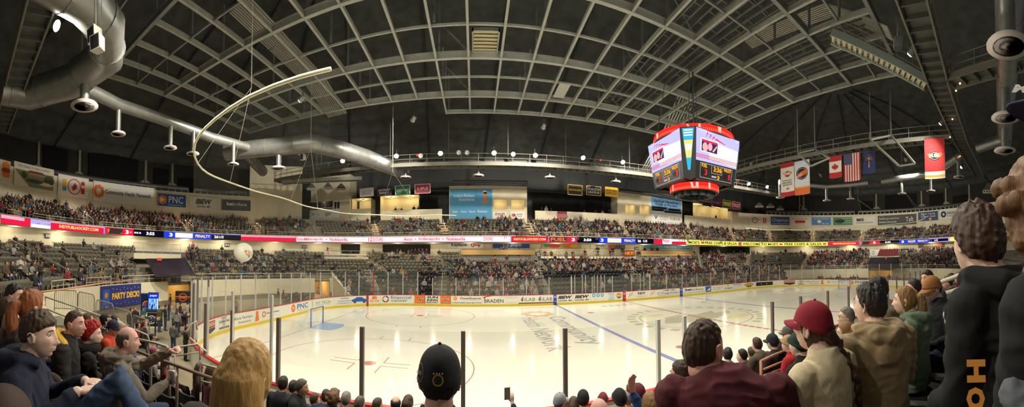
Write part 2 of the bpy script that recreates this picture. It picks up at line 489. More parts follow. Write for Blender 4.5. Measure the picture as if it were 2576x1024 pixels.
# wall in front of the middle stand (party deck wall at the ends), with a dark band at its foot
def gap_sweep(name, prof, U0, U1, n, mats, gaps=()):
    cuts = [U0]+[g for gp in gaps for g in gp]+[U1]
    for i in range(0, len(cuts), 2):
        if cuts[i+1]-cuts[i] < 1e-3: continue
        mb = MB(); sweep(mb, prof, cuts[i], cuts[i+1], max(4, int(n*(cuts[i+1]-cuts[i])/(U1-U0))), closed=True)
        tag(mb.build(name, mats), kind='structure')
VOML = (U_px(418, 19, 21.8, 1.5), U_px(476, 19, 21.8, 1.5))
VOML2 = (U_px(790, 19, 21.8, 1.5), -1.475)
VOMR = (U_px(2186, 19, 21.8, 1.5), U_px(2246, 19, 21.8, 1.5))
KNEE = [(19, 21.6, 0.0, 1), (19, 21.6, .75, 0), (19, 21.6, 2.45, 0), (19, 21.9, 2.45, 0), (19, 21.9, 0.0, 0)]
KICKM = M('brown_wall_base', (120, 110, 92), .8)
gap_sweep('wall_left', KNEE, -2.95, -1.463, 60, [CREAM, KICKM], [VOML, VOML2])
gap_sweep('wall_right', KNEE, 1.463, 2.95, 60, [CREAM, KICKM], [VOMR])
gap_sweep('wall_far', [(19, 21.5, 2.3), (19, 21.5, 2.75), (19, 21.8, 2.75), (19, 21.8, 2.3)], -1.463, 1.463, 60, [CREAM])
# lit passages behind the openings: side walls, back wall and roof
WARM = M('warm_passage_wall', (236, 206, 140), .8)
def passage(U0, U1, zt, name):
    mb = MB(); P = [Vector((*ring(U, 19, r), 0)) for r in (21.6, 27) for U in (U0, U1)]
    z = Vector((0, 0, zt)); a, b, c, d = P
    mb.quad(a, c, c+z, a+z); mb.quad(d, b, b+z, d+z); mb.quad(c, d, d+z, c+z); mb.quad(a+z, c+z, d+z, b+z)
    tag(mb.build(name, WARM), kind='structure')
    L = bpy.data.lights.new('passage_lamp', 'POINT'); L.energy = 60; L.color = (1, .78, .45); L.shadow_soft_size = .2
    o = bpy.data.objects.new('passage_lamp', L); COL.objects.link(o); m = (a+b+c+d)/4; o.location = (m.x, m.y, zt-.35)
passage(*VOML, 2.4, 'wall_passage'); passage(*VOML2, 2.2, 'wall_passage'); passage(*VOMR, 2.4, 'wall_passage')
# back wall of the middle stand, balcony slab and soffit over it
mb = MB(); sweep(mb, [(24, 28.9, 5.5), (24, 28.9, 7.4)], -2.95, 2.95, 130); tag(mb.build('wall_concourse', CREAM2), kind='structure')
mb = MB(); sweep(mb, [(27, 25.12, 7.32), (27, 25.12, 8.3), (27, 25.35, 8.3), (27, 25.35, 7.32)], -2.95, 2.95, 130, closed=True)
sweep(mb, [(27, 25.2, 7.3), (24, 28.95, 7.3), (24, 28.95, 7.5), (27, 25.2, 7.5)], -2.95, 2.95, 130)
tag(mb.build('wall_balcony', CREAM2), kind='structure')
# upper wall that carries the advertising banners at the two ends
UL, UR = U_px(628, 28.5, 29.7, 13), U_px(1842, 28.5, 29.7, 13)
for nm, u0, u1 in (('wall_left', -2.95, UL), ('wall_right', UR, 2.95)):
    mb = MB(); sweep(mb, [(28.5, 29.7, 9.9), (28.5, 29.7, 15.0), (28.5, 30.1, 15.0), (28.5, 30.1, 9.9)], u0, u1, 60, closed=True)
    tag(mb.build(nm, CREAM2), kind='structure')
# high end walls behind (dark, with pale columns and black curtained windows), and the vaulted roof
ENDM = M('end_wall_board', (46, 44, 40), .9, noise_scale=1, noise_amt=.2)
for nm, u0, u1 in (('wall_left', -2.95, -1.25), ('wall_right', 1.2, 2.95)):
    mb = MB(); sweep(mb, [(30, 33.0, 12.0), (30, 33.0, 24.5)], u0, u1, 50); tag(mb.build(nm, ENDM), kind='structure')
mb = MB(); sweep(mb, [(30, 33.6, 7), (30, 33.6, 21)], -1.3, 1.25, 40); tag(mb.build('wall_far', DARK), kind='structure')
mb = MB(); K = 15; nU = 168; uu = Us(-4.0, 4.0, nU)
vs = []
for U in uu:
    for k in range(K*4+1):
        t = k/(K*4); r = 33.8*(1-t); z = 20.5+9.5*(1-(1-t)**2)-(.42*abs(sin(PI*K*t)) if abs(U) > 1.0 else .12*abs(sin(PI*K*t)))
        a = 30*(1-.15*t); x, y = ring(U, a, max(r, .01)); vs.append((x, y, z))
q = K*4+1
mb.add(vs, [(i*q+k, i*q+k+1, (i+1)*q+k+1, (i+1)*q+k) for i in range(nU) for k in range(K*4)])
tag(mb.build('ceiling', ROOFM, smooth=True), kind='structure')
# roof ribs: dark strips that hold the fabric, running up the vault
for kk, U in enumerate([-2.4, -2.15, -1.9, -1.65, -1.4, -1.15, -.8, -.5, -.2, .1, .4, .7, 1.0, 1.25, 1.5, 1.75, 2.0, 2.25, 2.45]):
    mb = MB(); pts = []
    for k in range(13):
        t = k/13; x, y = ring(U, 30*(1-.15*t), 33.8*(1-t)); pts.append((x, y, 19.9+9.5*(1-(1-t)**2)))
    mb.tube(pts, .12, 6); tag(mb.build('trim_roof_rib', DARK), kind='structure')

# added lamps under the soffit, brightening the back of the middle stand
SOFL = E('added_lamp_face', (255, 226, 170), 5)
for i, px in enumerate((40, 160, 330, 470, 560, 690, 800, 900, 1000, 1090, 1180, 1290, 1400, 1510, 1620, 1720, 1820, 1920, 2030, 2140, 2240, 2340)):
    U = U_px(px, 25.5, 26.3, 7); x, y = ring(U, 25.5, 26.3); q = MB(); q.lathe([(.16, 0), (.16, .05)], (x, y, 7.24), 12)
    tag(q.build('ceiling_light', SOFL), 'small round added lamp under the soffit above the middle stand', 'lamp', 'added soffit lamps above the middle stand')
    L = bpy.data.lights.new('added_soffit_lamp', 'POINT'); L.energy = 85; L.color = (1, .86, .62); L.shadow_soft_size = .15; o = bpy.data.objects.new('added_soffit_lamp', L); COL.objects.link(o); o.location = (x, y, 7.1)
# ------------------------------------------------------------------ dasher boards
BROWNINK = M('brown_ink', (120, 72, 48), .6); CREAMINK = M('cream_ink', (240, 226, 190), .6); PALEBLUE = M('pale_blue_ink', (120, 170, 220), .6); MAROON = M('maroon_ink', (122, 28, 40), .6)
OLIVE = M('olive_ink', (128, 138, 104), .6); LBROWN = M('tan_ink', (158, 138, 116), .6); DGREEN = M('dark_green_ink', (72, 88, 58), .6)
PAL = [INK, GREYINK, NAVY, BLUEINK, ORANGE, GREEN, REDINK, TEAL, GOLD, WHITE, BROWNINK, CREAMINK, PALEBLUE, MAROON, OLIVE, LBROWN, DGREEN]
K_, G_, N_, B_, O_, GR_, R_, T_, Y_, W_, BR_, C_, PB_, MA_, OL_, LBR_, DG_ = range(17)
BOARDM = M('board_white', (236, 234, 222), .35, noise_scale=2, noise_amt=.02)
CAPM = RED
def s_px(px, s0=-30.0, s1=80.0):
    best, bs = 1e9, 0
    k = 0
    while s0+k*.05 < s1:
        s = s0+k*.05; k += 1
        p, n = rink(s)
        if (Vector((CX, CY, 0))-p).dot(n) > 0: continue      # its face looks away from here
        e = abs(proj(p.x, p.y, .6)[0]-px)
        if e < best: best, bs = e, s
    return bs
def board(s0, s1, label, draw=None, post=None, group='dasher board panels'):
    p0, n0 = rink((s0+s1)/2); root = empty('dasher_board', p0+n0*.06, 0, label, 'hockey boards', group)
    n = max(1, int((s1-s0)/(2.5 if (rink(s0+.01)[1]-rink(s1-.01)[1]).length < 1e-6 else .3)))
    def strip(name, prof, m):
        q = MB()
        for i in range(n):
            a, b = s0+.006+(s1-s0-.012)*i/n, s0+.006+(s1-s0-.012)*(i+1)/n
            P = []
            for s in (a, b):
                for off, z in prof: x, _n = rink(s, off); P.append((x.x, x.y, z))
            k = len(prof); q.add(P, [(j, k+j, k+(j+1) % k, (j+1) % k) for j in range(k)]+([tuple(range(k))] if i == 0 else [])+([tuple(range(k, 2*k))[::-1]] if i == n-1 else []))
        return q.build(name, m, root)
    strip('face_panel', [(0, .2), (.1, .2), (.1, 1.05), (0, 1.05)], post or BOARDM)
    strip('kick_plate', [(-.015, .0), (.1, .0), (.1, .199), (-.015, .199)], YEL if post is None else post)
    strip('top_cap', [(-.02, 1.05), (.12, 1.05), (.12, 1.10), (-.02, 1.10)], CAPM if post is None else post)
    if draw:
        q = MB(); S = RinkSurf((s0+s1)/2, .63); draw(q, S, s1-s0)
        q.build('advert_print', PAL, root)
    return root
def ad_text(t, m=K_, w=.8, h=.3, v=0, bold=.0, shear=0, sub=None, sub_m=None):
    def f(q, S, L):
        q.text(S, t, 0, v+(.1 if sub else 0), L*w, h, .006, m, bold, shear, fit=False)
        if sub: q.text(S, sub, 0, v-.22, L*w*.9, h*.42, .006, m if sub_m is None else sub_m, bold*.6, 0, fit=False)
    return f
def ad_redlogo(q, S, L):
    q.rect(S, -L*.40, -.06, L*.30, .33, .005, R_, 6); q.poly(S, [(-L*.40, -.08), (L*.30, -.08), (L*.30, -.22), (0, -.38), (-L*.40, -.22)], .005, K_)
    q.text(S, 'DONDADOS', -L*.05, .14, L*.62, .22, .009, W_, .02); q.text(S, 'SUPPLY CO', -L*.05, -.18, L*.5, .1, .009, W_, .02)
def ad_zam(q, S, L):
    for i, t in enumerate(('TEXT', 'ZAMBONI', 'TO', '48848')): q.text(S, t, 0, .28-.19*i, L*(.55 if i in (0, 2) else .9), .15, .006, K_, .02, 0, fit=(i in (1, 3)))
def ad_farm(q, S, L):
    q.text(S, 'Indiana Farmers', -L*.1, .08, L*.66, .2, .006, BR_); q.text(S, 'Insurance', -L*.02, -.2, L*.4, .18, .006, BR_)
    q.poly(S, [(L*.32, -.36), (L*.46, -.36), (L*.43, .2), (L*.35, .2)], .006, O_); q.disc(S, L*.39, .22, L*.05, .13, .007, O_)
def ad_chn(q, S, L):
    for k in range(8):
        t = 2*PI*k/8; q.disc(S, -L*.33+.17*cos(t), .02+.17*sin(t), .07, .07, .006, O_, 8)
    q.text(S, 'Community Health Network', L*.1, .04, L*.62, .17, .006, K_, .01); q.text(S, 'Exceptional care. Simply delivered.', L*.12, -.2, L*.4, .07, .006, R_)
def ad_pnc(q, S, L):
    q.disc(S, -L*.3, 0, .32, .32, .006, O_); q.poly(S, [(-L*.3-.13, -.17), (-L*.3+.2, 0), (-L*.3-.13, .18)], .009, W_); q.disc(S, -L*.3-.03, 0, .07, .08, .011, O_)
    q.text(S, 'PNC', L*.16, .05, L*.55, .42, .006, B_, .01); q.text(S, 'Official Bank of the Fuel', L*.16, -.27, L*.5, .06, .006, B_)
def ad_ivy(q, S, L):
    q.text(S, 'IVY TECH', L*.12, .03, L*.6, .26, .006, GR_); q.text(S, 'COMMUNITY COLLEGE', L*.12, -.17, L*.56, .07, .006, G_)
    for k in range(4):
        for sg in (-1, 1): q.poly(S, [(-L*.34, -.3+k*.16), (-L*.34+sg*.12, -.16+k*.16), (-L*.34+sg*.03, -.18+k*.16)][::sg], .006, GR_)
def ad_car(q, S, L):
    q.text(S, 'HONDA', -L*.12, .24, L*.25, .12, .006, B_, .03); q.text(S, 'Central Indiana Honda Dealers', -L*.12, 0, L*.42, .12, .006, B_, .01); q.text(S, 'CentralIndianaHondaDealers.com', -L*.12, -.22, L*.44, .1, .006, B_, .01)
    a = L*.31; q.poly(S, [(a-.85, -.14), (a+.8, -.14), (a+.86, .04), (a+.5, .12), (a+.25, .28), (a-.3, .30), (a-.6, .12), (a-.86, .06)], .006, B_)
    q.poly(S, [(a-.45, .12), (a+.32, .12), (a+.18, .24), (a-.25, .26)], .009, K_)
    for sx in (-.52, .5): q.disc(S, a+sx, -.14, .17, .17, .010, K_); q.disc(S, a+sx, -.14, .09, .09, .012, G_)
def ad_tank(q, S, L):
    q.poly(S, [(-.3, .05), (.3, .05), (.22, .35), (-.2, .35)], .006, O_); q.disc(S, .05, .2, .1, .09, .009, W_); q.text(S, 'FUEL TANK', 0, -.14, L*.8, .24, .006, O_, .03)
def ad_fin(q, S, L):
    for k, c in enumerate((B_, O_, GR_, R_)): q.disc(S, -L*.34, .02, .36, .36, .006, c, 8, PI/2*k+.15, PI/2*(k+1), inner=.6)
    q.text(S, 'financial', L*.12, .2, L*.62, .32, .006, B_, .01); q.text(S, 'center', L*.08, -.14, L*.5, .25, .006, GR_, .01)
def ad_face(q, S, L):
    q.rect(S, -L*.42, -.42, L*.42, .42, .005, O_, 2)
    for k in range(8): q.poly(S, [(L*.40, -.4+.1*k), (L*.49, -.35+.1*k), (L*.40, -.3+.1*k)], .006, K_)
    for sx in (-1, 1): q.disc(S, sx*L*.17, .13, L*.1, .06, .008, W_); q.disc(S, sx*L*.17, .13, L*.05, .04, .010, K_); q.poly(S, [(sx*L*.04, .22), (sx*L*.3, .30), (sx*L*.3, .26), (sx*L*.04, .18)], .008, BR_)
    q.rect(S, -L*.25, -.28, L*.25, -.14, .008, K_); q.rect(S, -L*.22, -.24, L*.22, -.18, .010, W_); q.poly(S, [(-L*.06, -.06), (L*.06, -.06), (0, .12)], .008, BR_)
def ad_sun(q, S, L):
    for i, (t, h) in enumerate((('SUN', .24), ('KING', .24), ('BREWERY', .11))): q.text(S, t, 0, .25-.29*i+(.06 if i == 2 else 0), L*(.8 if i < 2 else .9), h, .006, K_, .04)
    q.text(S, 'INDIANA, USA', 0, -.4, L*.8, .06, .006, R_)
def ad_omni(q, S, L):
    q.disc(S, -L*.38, .16, .2, .2, .006, O_); q.disc(S, -L*.39, .17, .13, .13, .008, Y_); q.text(S, 'OmniSource', L*.12, .18, L*.68, .22, .006, K_, .02)
    q.text(S, 'The Best in Metals Recycling', L*.12, -.03, L*.5, .07, .006, R_); q.text(S, 'SCRAPYARD FAN SECTION', 0, -.28, L*.95, .13, .006, K_, .02)
def ad_braden(q, S, L):
    q.text(S, 'BRADEN', -L*.18, -.1, L*.52, .36, .006, K_, .01); q.poly(S, [(-L*.44, .05), (-L*.47, .3), (-L*.36, .42), (-L*.2, .4), (-L*.38, .32), (-L*.42, .18)], .008, R_)
    q.text(S, 'OFFICIAL OFFICE EQUIPMENT SUPPLIER', L*.22, .30, L*.5, .07, .006, G_); q.text(S, 'OF THE INDY FUEL', L*.3, .18, L*.3, .07, .006, G_); q.text(S, 'bradenonline.com', L*.3, -.28, L*.3, .07, .006, R_)
def ad_ilab(q, S, L):
    q.rect(S, -L*.5, -.43, L*.5, -.31, .005, BR_, 4)
    for cxx in (-L*.24, L*.26):
        q.text(S, 'iLAB', cxx+L*.06, 0, L*.3, .36, .006, G_, .01); q.poly(S, [(cxx-L*.17, -.2), (cxx-L*.12, -.1), (cxx-L*.13, .35), (cxx-L*.2, .0)], .007, G_); q.poly(S, [(cxx-L*.16, -.2), (cxx-L*.13, -.14), (cxx-L*.15, .1)], .009, R_)
def ad_union(q, S, L):
    q.text(S, 'IBEW', 0, .12, L*.84, .34, .006, K_, .05, .25); q.text(S, 'LOCAL 481', 0, -.23, L*.82, .15, .006, K_, .04)
def ad_circles(q, S, L):
    for k in range(3): q.disc(S, -L*.4+k*.5, .18, .2, .2, .006, T_); q.disc(S, -L*.4+k*.5, .18, .09, .09, .008, W_)
    for i, t in enumerate(('HELPING BUILD A', 'STRONGER,', 'SAFER,', 'SMARTER,', 'INDIANA.')): q.text(S, t, L*.14, .34-.17*i, L*.2, .11, .006, T_, .03, 0, fit=False)
    q.text(S, 'Kroger', -L*.34, -.28, .3, .12, .006, R_)
    q.disc(S, L*.38, .03, .36, .3, .006, O_); q.rect(S, L*.38-.4, -.06, L*.38+.4, .12, .008, W_); q.text(S, 'HOT BOX', L*.38, .03, .7, .12, .010, R_, .03); q.disc(S, L*.38, -.2, .2, .1, .009, GR_)
def ad_ray(q, S, L):
    for cxx in (-L*.36, L*.34):
        for k in range(3): q.poly(S, [(cxx-.25+.2*k, -.25+.1*k), (cxx-.05+.2*k, .2+.1*k), (cxx+.02+.2*k, .2+.1*k), (cxx-.18+.2*k, -.25+.1*k)], .006, O_)
    q.text(S, 'R&W', 0, .14, L*.24, .3, .006, K_, .03); q.text(S, 'Truck. Diesel. Repair. Trailer.', 0, -.14, L*.32, .08, .006, R_); q.text(S, 'Roll with the Winner', 0, -.27, L*.3, .07, .006, K_)
def ad_chap(q, S, L):
    q.text(S, 'Chapman', 0, -.08, L*.9, .36, .006, NAVYI, .0); q.poly(S, [(-L*.3, .2), (-.1, .36), (L*.05, .22), (L*.2, .34), (L*.35, .2)], .006, G_); q.rect(S, -L*.45, -.33, L*.45, -.30, .006, G_)
NAVYI = N_
def ad_bet(q, S, L):
    q.text(S, 'bet', -L*.25, .14, L*.28, .3, .006, K_, .04); q.text(S, 'indiana', L*.16, .12, L*.5, .32, .006, K_, 0); q.text(S, 'YOUR HOMETOWN SPORTSBOOK', 0, -.26, L*.94, .13, .006, K_)
def ad_icon(q, S, L):
    q.rect(S, -L*.48, -.36, -L*.2, .36, .006, B_); q.poly(S, [(-L*.44, -.2), (-L*.24, -.2), (-L*.24, .2)], .008, W_)
    q.text(S, "Indiana's largest, most", L*.16, .12, L*.58, .12, .006, N_); q.text(S, 'family-owned.', L*.1, -.12, L*.4, .12, .006, N_)
def ad_damar(q, S, L):
    q.disc(S, -L*.3, .14, .3, .26, .006, Y_, 12, 0, PI); q.text(S, 'DAMAR', -L*.26, -.14, L*.4, .22, .006, B_, .02); q.text(S, 'NOW HIRING', L*.22, .26, L*.44, .13, .006, K_, .03); q.text(S, 'Work From Home', L*.22, .02, L*.44, .1, .006, B_); q.text(S, 'damar.org', L*.1, -.26, L*.3, .1, .006, B_)
def ad_blob(q, S, L):
    q.disc(S, 0, .08, L*.36, .24, .006, O_); q.text(S, 'DOUGH', 0, .1, L*.5, .2, .009, Y_, .04); q.disc(S, 0, -.18, L*.22, .14, .007, GR_)
def ad_ent(q, S, L):
    q.rect(S, -L*.46, -.28, L*.46, .28, .005, K_, 3); q.rect(S, -L*.46, -.28, -L*.26, .28, .007, GR_); q.text(S, 'enterprise', L*.1, 0, L*.66, .24, .009, W_, .03)
blue_m = lambda q, S, L: (q.disc(S, 0, .2, .12, .12, .006, W_, 12), q.disc(S, 0, .2, .07, .07, .008, B_, 10), q.rect(S, -.06, -.3, .06, -.24, .006, W_))
ADS = [  # left picture column, right column, picture, label
 (512, 549, ad_redlogo, 'curved white board with a red and black badge at the left end'),
 (549, 578, ad_zam, 'curved white board with four short lines of black block letters, left end'),
 (578, 655, ad_farm, 'white board with brown serif lettering and an upright orange shape, left end'),
 (655, 706, ad_chn, 'white board with orange burst emblem beside the gate gap, left end'),
 (706, 727, None, 'short blank white board section at the gate left of the goal'),
 (727, 778, ad_pnc, 'white board with orange disc and blue capitals left of the near goal'),
 (778, 836, ad_ivy, 'white board with green leaf and thin green capitals behind the near goal'),
 (836, 922, ad_car, 'white board with a blue saloon car painted on it'),
 (922, 927, None, 'narrow red board strip where the left goal line meets the far side'),
 (927, 957, ad_tank, 'white board with small orange can emblem right of the goal line strip'),
 (957, 1040, ad_fin, 'white board with four-colour ring and blue over green lettering'),
 (1040, 1071, ad_face, 'orange face panel left of the black SUN lettering'),
 (1071, 1105, ad_sun, 'white board with heavy black lettering between two orange faces'),
 (1105, 1136, ad_face, 'orange face panel right of the black SUN lettering'),
 (1136, 1213, ad_omni, 'white board with orange ball and a black line of capitals below'),
 (1213, 1304, ad_braden, 'white board with a red swoosh over thin black capitals'),
 (1304, 1392, ad_ilab, 'white board with two grey flames over a brown strip'),
 (1392, 1400, blue_m, 'narrow blue board strip where the left blue line meets the far side'),
 (1400, 1443, ad_union, 'white board with slanted black capitals, first of two beside the blue strip'),
 (1443, 1485, ad_union, 'white board with slanted black capitals, second of two from the blue strip'),
 (1485, 1566, ad_circles, 'white board with three teal discs left of the red strip'),
 (1566, 1574, blue_m, 'narrow red board strip at the centre line'),
 (1574, 1652, ad_ray, 'white board with slanted orange bars right of the red centre strip'),
 (1652, 1710, ad_chap, 'white board with navy serif name left of the right blue strip'),
 (1710, 1717, blue_m, 'narrow blue board strip where the right blue line meets the far side'),
 (1717, 1774, ad_bet, 'white board with thin black lower-case name right of the blue strip'),
 (1774, 1822, ad_icon, 'white board with a solid blue square at its left'),
 (1822, 1868, ad_damar, 'white board with yellow half sun and blue capitals'),
 (1868, 1900, ad_blob, 'white board with round orange and green patch'),
 (1900, 1946, ad_ent, 'white board with black and green name plate'),
 (1946, 1968, None, 'blank white board before the right goal line'),
 (1968, 2008, ad_redlogo, 'white board with a red and black badge at the far right end'),
 (2008, 2023, ad_zam, 'white board with four short lines of black block letters, far right end'),
 (2023, 2074, ad_farm, 'white board with brown serif lettering and orange shape behind the far goal'),
 (2074, 2134, ad_chn, 'white board with orange burst emblem behind the far goal'),
 (2134, 2180, ad_pnc, 'white board with orange disc and blue capitals right of the far goal'),
]
s_prev = s_px(ADS[0][0]); S_FIRST = s_prev
for (a, b, fn, lab) in ADS:
    s1 = s_px(b)
    post = BLUE if 'blue board strip' in lab else RED if 'red board strip' in lab else None
    if s1 > s_prev+.05: board(s_prev, s1, lab, fn, post)
    s_prev = s1
# the rest of the ring, in plain panels (right end, near side, left near corner)
s = s_prev; S_END = PER+S_FIRST; k = 0; npl = int((S_END-s)/2.44)
for i in range(npl):
    a = s+(S_END-s)*i/npl; b = s+(S_END-s)*(i+1)/npl; m, nn = rink((a+b)/2)
    where = 'at the right end of the rink' if m.x > 29 else 'in the right near corner' if m.x > 22 else 'below the near seats' if m.x > -22 else 'in the left near corner, red cap showing'
    board(a, b, 'plain white board panel with yellow foot '+where, None, None, 'plain board panels '+where)

# ------------------------------------------------------------------ glass and its posts
def glass_run(slist, tops, postm, w, where, grp):
    for i in range(len(slist)):
        s0 = slist[i]; p, n = rink(s0, .05); zt = tops(p)
        q = MB(); t = Vector((-n.y, n.x, 0))
        q.obox(p+Vector((0, 0, (1.1+zt)/2)), t*(w/2), n*(w*.5), Vector((0, 0, (zt-1.1)/2)))
        tag(q.build('glass_post', postm(p) if callable(postm) else postm), 'upright post holding the rink glass '+where, 'post', 'glass posts '+where)
        if i+1 < len(slist):
            s1 = slist[i+1]
            if s1-s0 > 3.2: continue
            q = MB(); k = max(1, int((s1-s0)/.7)) if abs(rink((s0+s1)/2)[1].x) not in (0.0, 1.0) else 1
            for j in range(k):
                a, b = s0+.05+(s1-s0-.1)*j/k, s0+.05+(s1-s0-.1)*(j+1)/k
                A, B = rink(a, .04)[0], rink(b, .04)[0]; A2, B2 = rink(a, .055)[0], rink(b, .055)[0]
                V = lambda P, z: (P.x, P.y, z)
                z0 = 1.101
                q.add([V(A, z0), V(B, z0), V(B, zt-.02), V(A, zt-.02), V(A2, z0), V(B2, z0), V(B2, zt-.02), V(A2, zt-.02)], [(0, 1, 2, 3), (7, 6, 5, 4), (3, 2, 6, 7)])
            tag(q.build('rink_glass', GLASS), 'clear rink glass pane '+where, 'glass', 'glass panes '+where)
hi = lambda p: 3.5 if abs(p.x) > 22.5 else 2.9
redpost = lambda p: RED if abs(p.x+27.1) < .5 and p.y > 5 else ALU
glass_run([1.2+2.42*i for i in range(18)], lambda p: 2.9, ALU, .06, 'along the far side', 'far')
glass_run([-36+1.55*i for i in range(24)], lambda p: 3.5, redpost, .07, 'around the left end', 'left')
glass_run([LS-.6+1.9*i for i in range(19)], lambda p: 3.5, ALU, .07, 'around the right end', 'right')
nearx = [19.0, 16.6, 14.2, 11.8, 9.4, 7.0, 4.6, 2.2, -.2, -2.6, -5.0, -6.93, -10.93, -11.8, -14.34, -16.69, -19.07, -21.47]
S_NEAR0 = LS+2*LC+LE
glass_run([S_NEAR0+(21.97-x) for x in nearx], lambda p: 2.9, lambda p: ALU if -12.5 < p.x < -10 else POSTD, .095, 'on the near side below the seats', 'near')
S_NC = S_NEAR0+LS
glass_run([S_NC+1.3+1.75*i for i in range(6)], lambda p: 2.9 if p.x > -26 else 3.5, POSTD, .09, 'round the left near corner', 'corner')
# extra glass of the penalty boxes, behind the far boards
for i, px in enumerate((1438, 1446, 1465, 1473, 1495, 1503, 1512, 1521, 1611, 1620, 1636)):
    c = at(px, 740, Y=14.2); q = MB(); q.box((c.x-.035, 14.15, .9), (c.x+.035, 14.22, 3.0))
    tag(q.build('glass_post', ALU), 'slim post of a player box set behind the far boards', 'post', 'player box posts')

# ------------------------------------------------------------------ goals
FRAMEB = M('goal_frame_blue', (92, 112, 190), .35); NETW = clear_mat('goal_net', (235, 235, 228), .38, .8, 0)
for sg, lab in ((-1, 'hockey goal with blue frame and white net at the near left end'), (1, 'small hockey goal at the far right end of the ice')):
    g = empty('hockey_goal', (sg*27.1, 0, 0), 0, lab, 'hockey goal'); x = sg*27.1; q = MB()
    q.tube([(x, -.915, 0), (x, -.915, 1.22), (x, .915, 1.22), (x, .915, 0)], .045, 8); q.build('goal_frame', FRAMEB, g, True)
    q = MB(); arc = [(x+sg*(.25+.85*sin(PI*i/12)), -1.05*cos(PI*i/12), .03) for i in range(13)]
    q.tube([(x, -.915, .03)]+arc+[(x, .915, .03)], .035, 6); q.build('base_frame', WHITE, g, True)
    q = MB(); top = [(x+sg*.45*sin(PI*i/12), -.915*cos(PI*i/12), 1.2) for i in range(13)]
    vs = arc+top; q.add(vs, [(i, i+1, 14+i, 13+i) for i in range(12)]+[tuple(range(13, 26))]); q.build('net', NETW, g)

# ------------------------------------------------------------------ safety nets over both ends, hung from a pale tube
for sg, lab in ((-1, 'pale tube bent round the left end holding up a fine safety net'), (1, 'pale tube bent round the right end holding up a fine safety net')):
    zt = 9.35
    if sg < 0: ss = [PER-13.4*2-8.94-2+.9*i for i in range(47)]; ss = [x for x in ss]
    else: ss = [LS-1.5+.9*i for i in range(44)]
    P = [rink(s, .06)[0] for s in ss]
    root = empty('safety_net', (P[len(P)//2].x, P[len(P)//2].y, 0), 0, lab, 'net')
    q = MB(); q.tube([(p.x, p.y, zt+.04*sin(i*.9)) for i, p in enumerate(P)], .055, 6); q.build('top_tube', M('pale_tube', (238, 232, 196), .5), root, True)
    q = MB(); n = len(P); q.add([(p.x, p.y, 3.5) for p in P]+[(p.x, p.y, zt) for p in P], [(i, i+1, n+i+1, n+i) for i in range(n-1)]); q.build('mesh_sheet', NETM, root)
    for i in range(11, n, 13):
        q = MB(); p = P[i]; h = Vector((p.x-sg*2.0, p.y*.82, 13.2))
        q.tube([(p.x, p.y, zt), h], .009, 4); q.tube([h, (h.x, h.y, 19.6)], .012, 4)
        j = min(n-1, i+5); q.tube([h, (P[j].x, P[j].y, zt)], .012, 4)
        q.build('hanging_cable', RAILM, root)

# ------------------------------------------------------------------ round balloon with a flaming helmet emblem
c = at(612, 635, d=21.0); root = empty('balloon', c, 0, 'large white ball with an orange and black emblem floating by the left glass', 'balloon')
rad = 24.5/820.3*21.0
q = MB(); q.ball((0, 0, 0), rad, 28); q.build('skin', M('balloon_skin', (226, 222, 204), .45), root, True, local=True)
d0 = (Vector((CX, CY, CZ))-c).normalized(); r0 = Vector((0, 0, 1)).cross(d0).normalized(); u0 = d0.cross(r0)
class Ball:
    def p(s, u, v, e=0): return (d0*sqrt(max(.01, 1-u*u-v*v))+r0*u+u0*v)*(rad+.004+e)
q = MB(); BS = Ball()
q.poly(BS, [(.1, .1), (.3, .2), (.55, .2), (.78, .05), (.8, -.2), (.65, -.45), (.5, -.5), (.55, -.3), (.35, -.25)], .003, 0)
for k in range(4): q.poly(BS, [(.35, .18-.12*k), (-.02+.1*k, .38-.2*k), (.3, .08-.12*k)], .005, 1)
q.poly(BS, [(.45, .1), (.65, .08), (.68, -.1), (.5, -.12)], .006, 1); q.poly(BS, [(.5, -.2), (.68, -.18), (.62, -.38)], .006, 1); q.disc(BS, .56, .0, .05, .04, .008, 2, 10)
q.build('emblem', [INK, M('flame_orange', (232, 104, 46), .6), WHITE], root, local=True)
# ------------------------------------------------------------------ LED ribbon board on the balcony front
def ring_len(U0, U1, a, r):
    tot = 0; n = 200; pr = ring(U0, a, r)
    for i in range(1, n+1): q = ring(U0+(U1-U0)*i/n, a, r); tot += hypot(q[0]-pr[0], q[1]-pr[1]); pr = q
    return tot
L_RED = E('led_red', (236, 30, 66), 1.1); L_PINK = E('led_pink', (255, 160, 190), 1.25); L_WHITE = E('led_white', (255, 236, 240), 1.5); L_LAV = E('led_lavender', (176, 160, 255), 1.3); L_BLUE = E('led_blue', (36, 70, 235), 1.0)
L_DARK = E('led_dark', (22, 18, 44), .6); L_YEL = E('led_yellow', (246, 232, 96), 1.2); L_GOLD = E('led_gold', (255, 226, 110), 1.4); L_ORG = E('led_orange', (255, 120, 50), 1.3); L_TXT = E('led_bright', (255, 250, 255), 2.0); L_LB = E('led_light_blue', (110, 150, 255), 1.2)
LEDP = [L_RED, L_PINK, L_WHITE, L_LAV, L_BLUE, L_DARK, L_YEL, L_GOLD, L_ORG, L_TXT, L_LB, INK]
r_, p_, w_, l_, b_, d_, y_, g_, o_, t_, lb_, k_ = range(12)
RA, RR, RZ, RH = 27, 25.1, 7.78, .80
LEDCASE = M('led_case', (38, 38, 42), .5)
def px2u(px): return U_px(px, RA, RR, RZ)
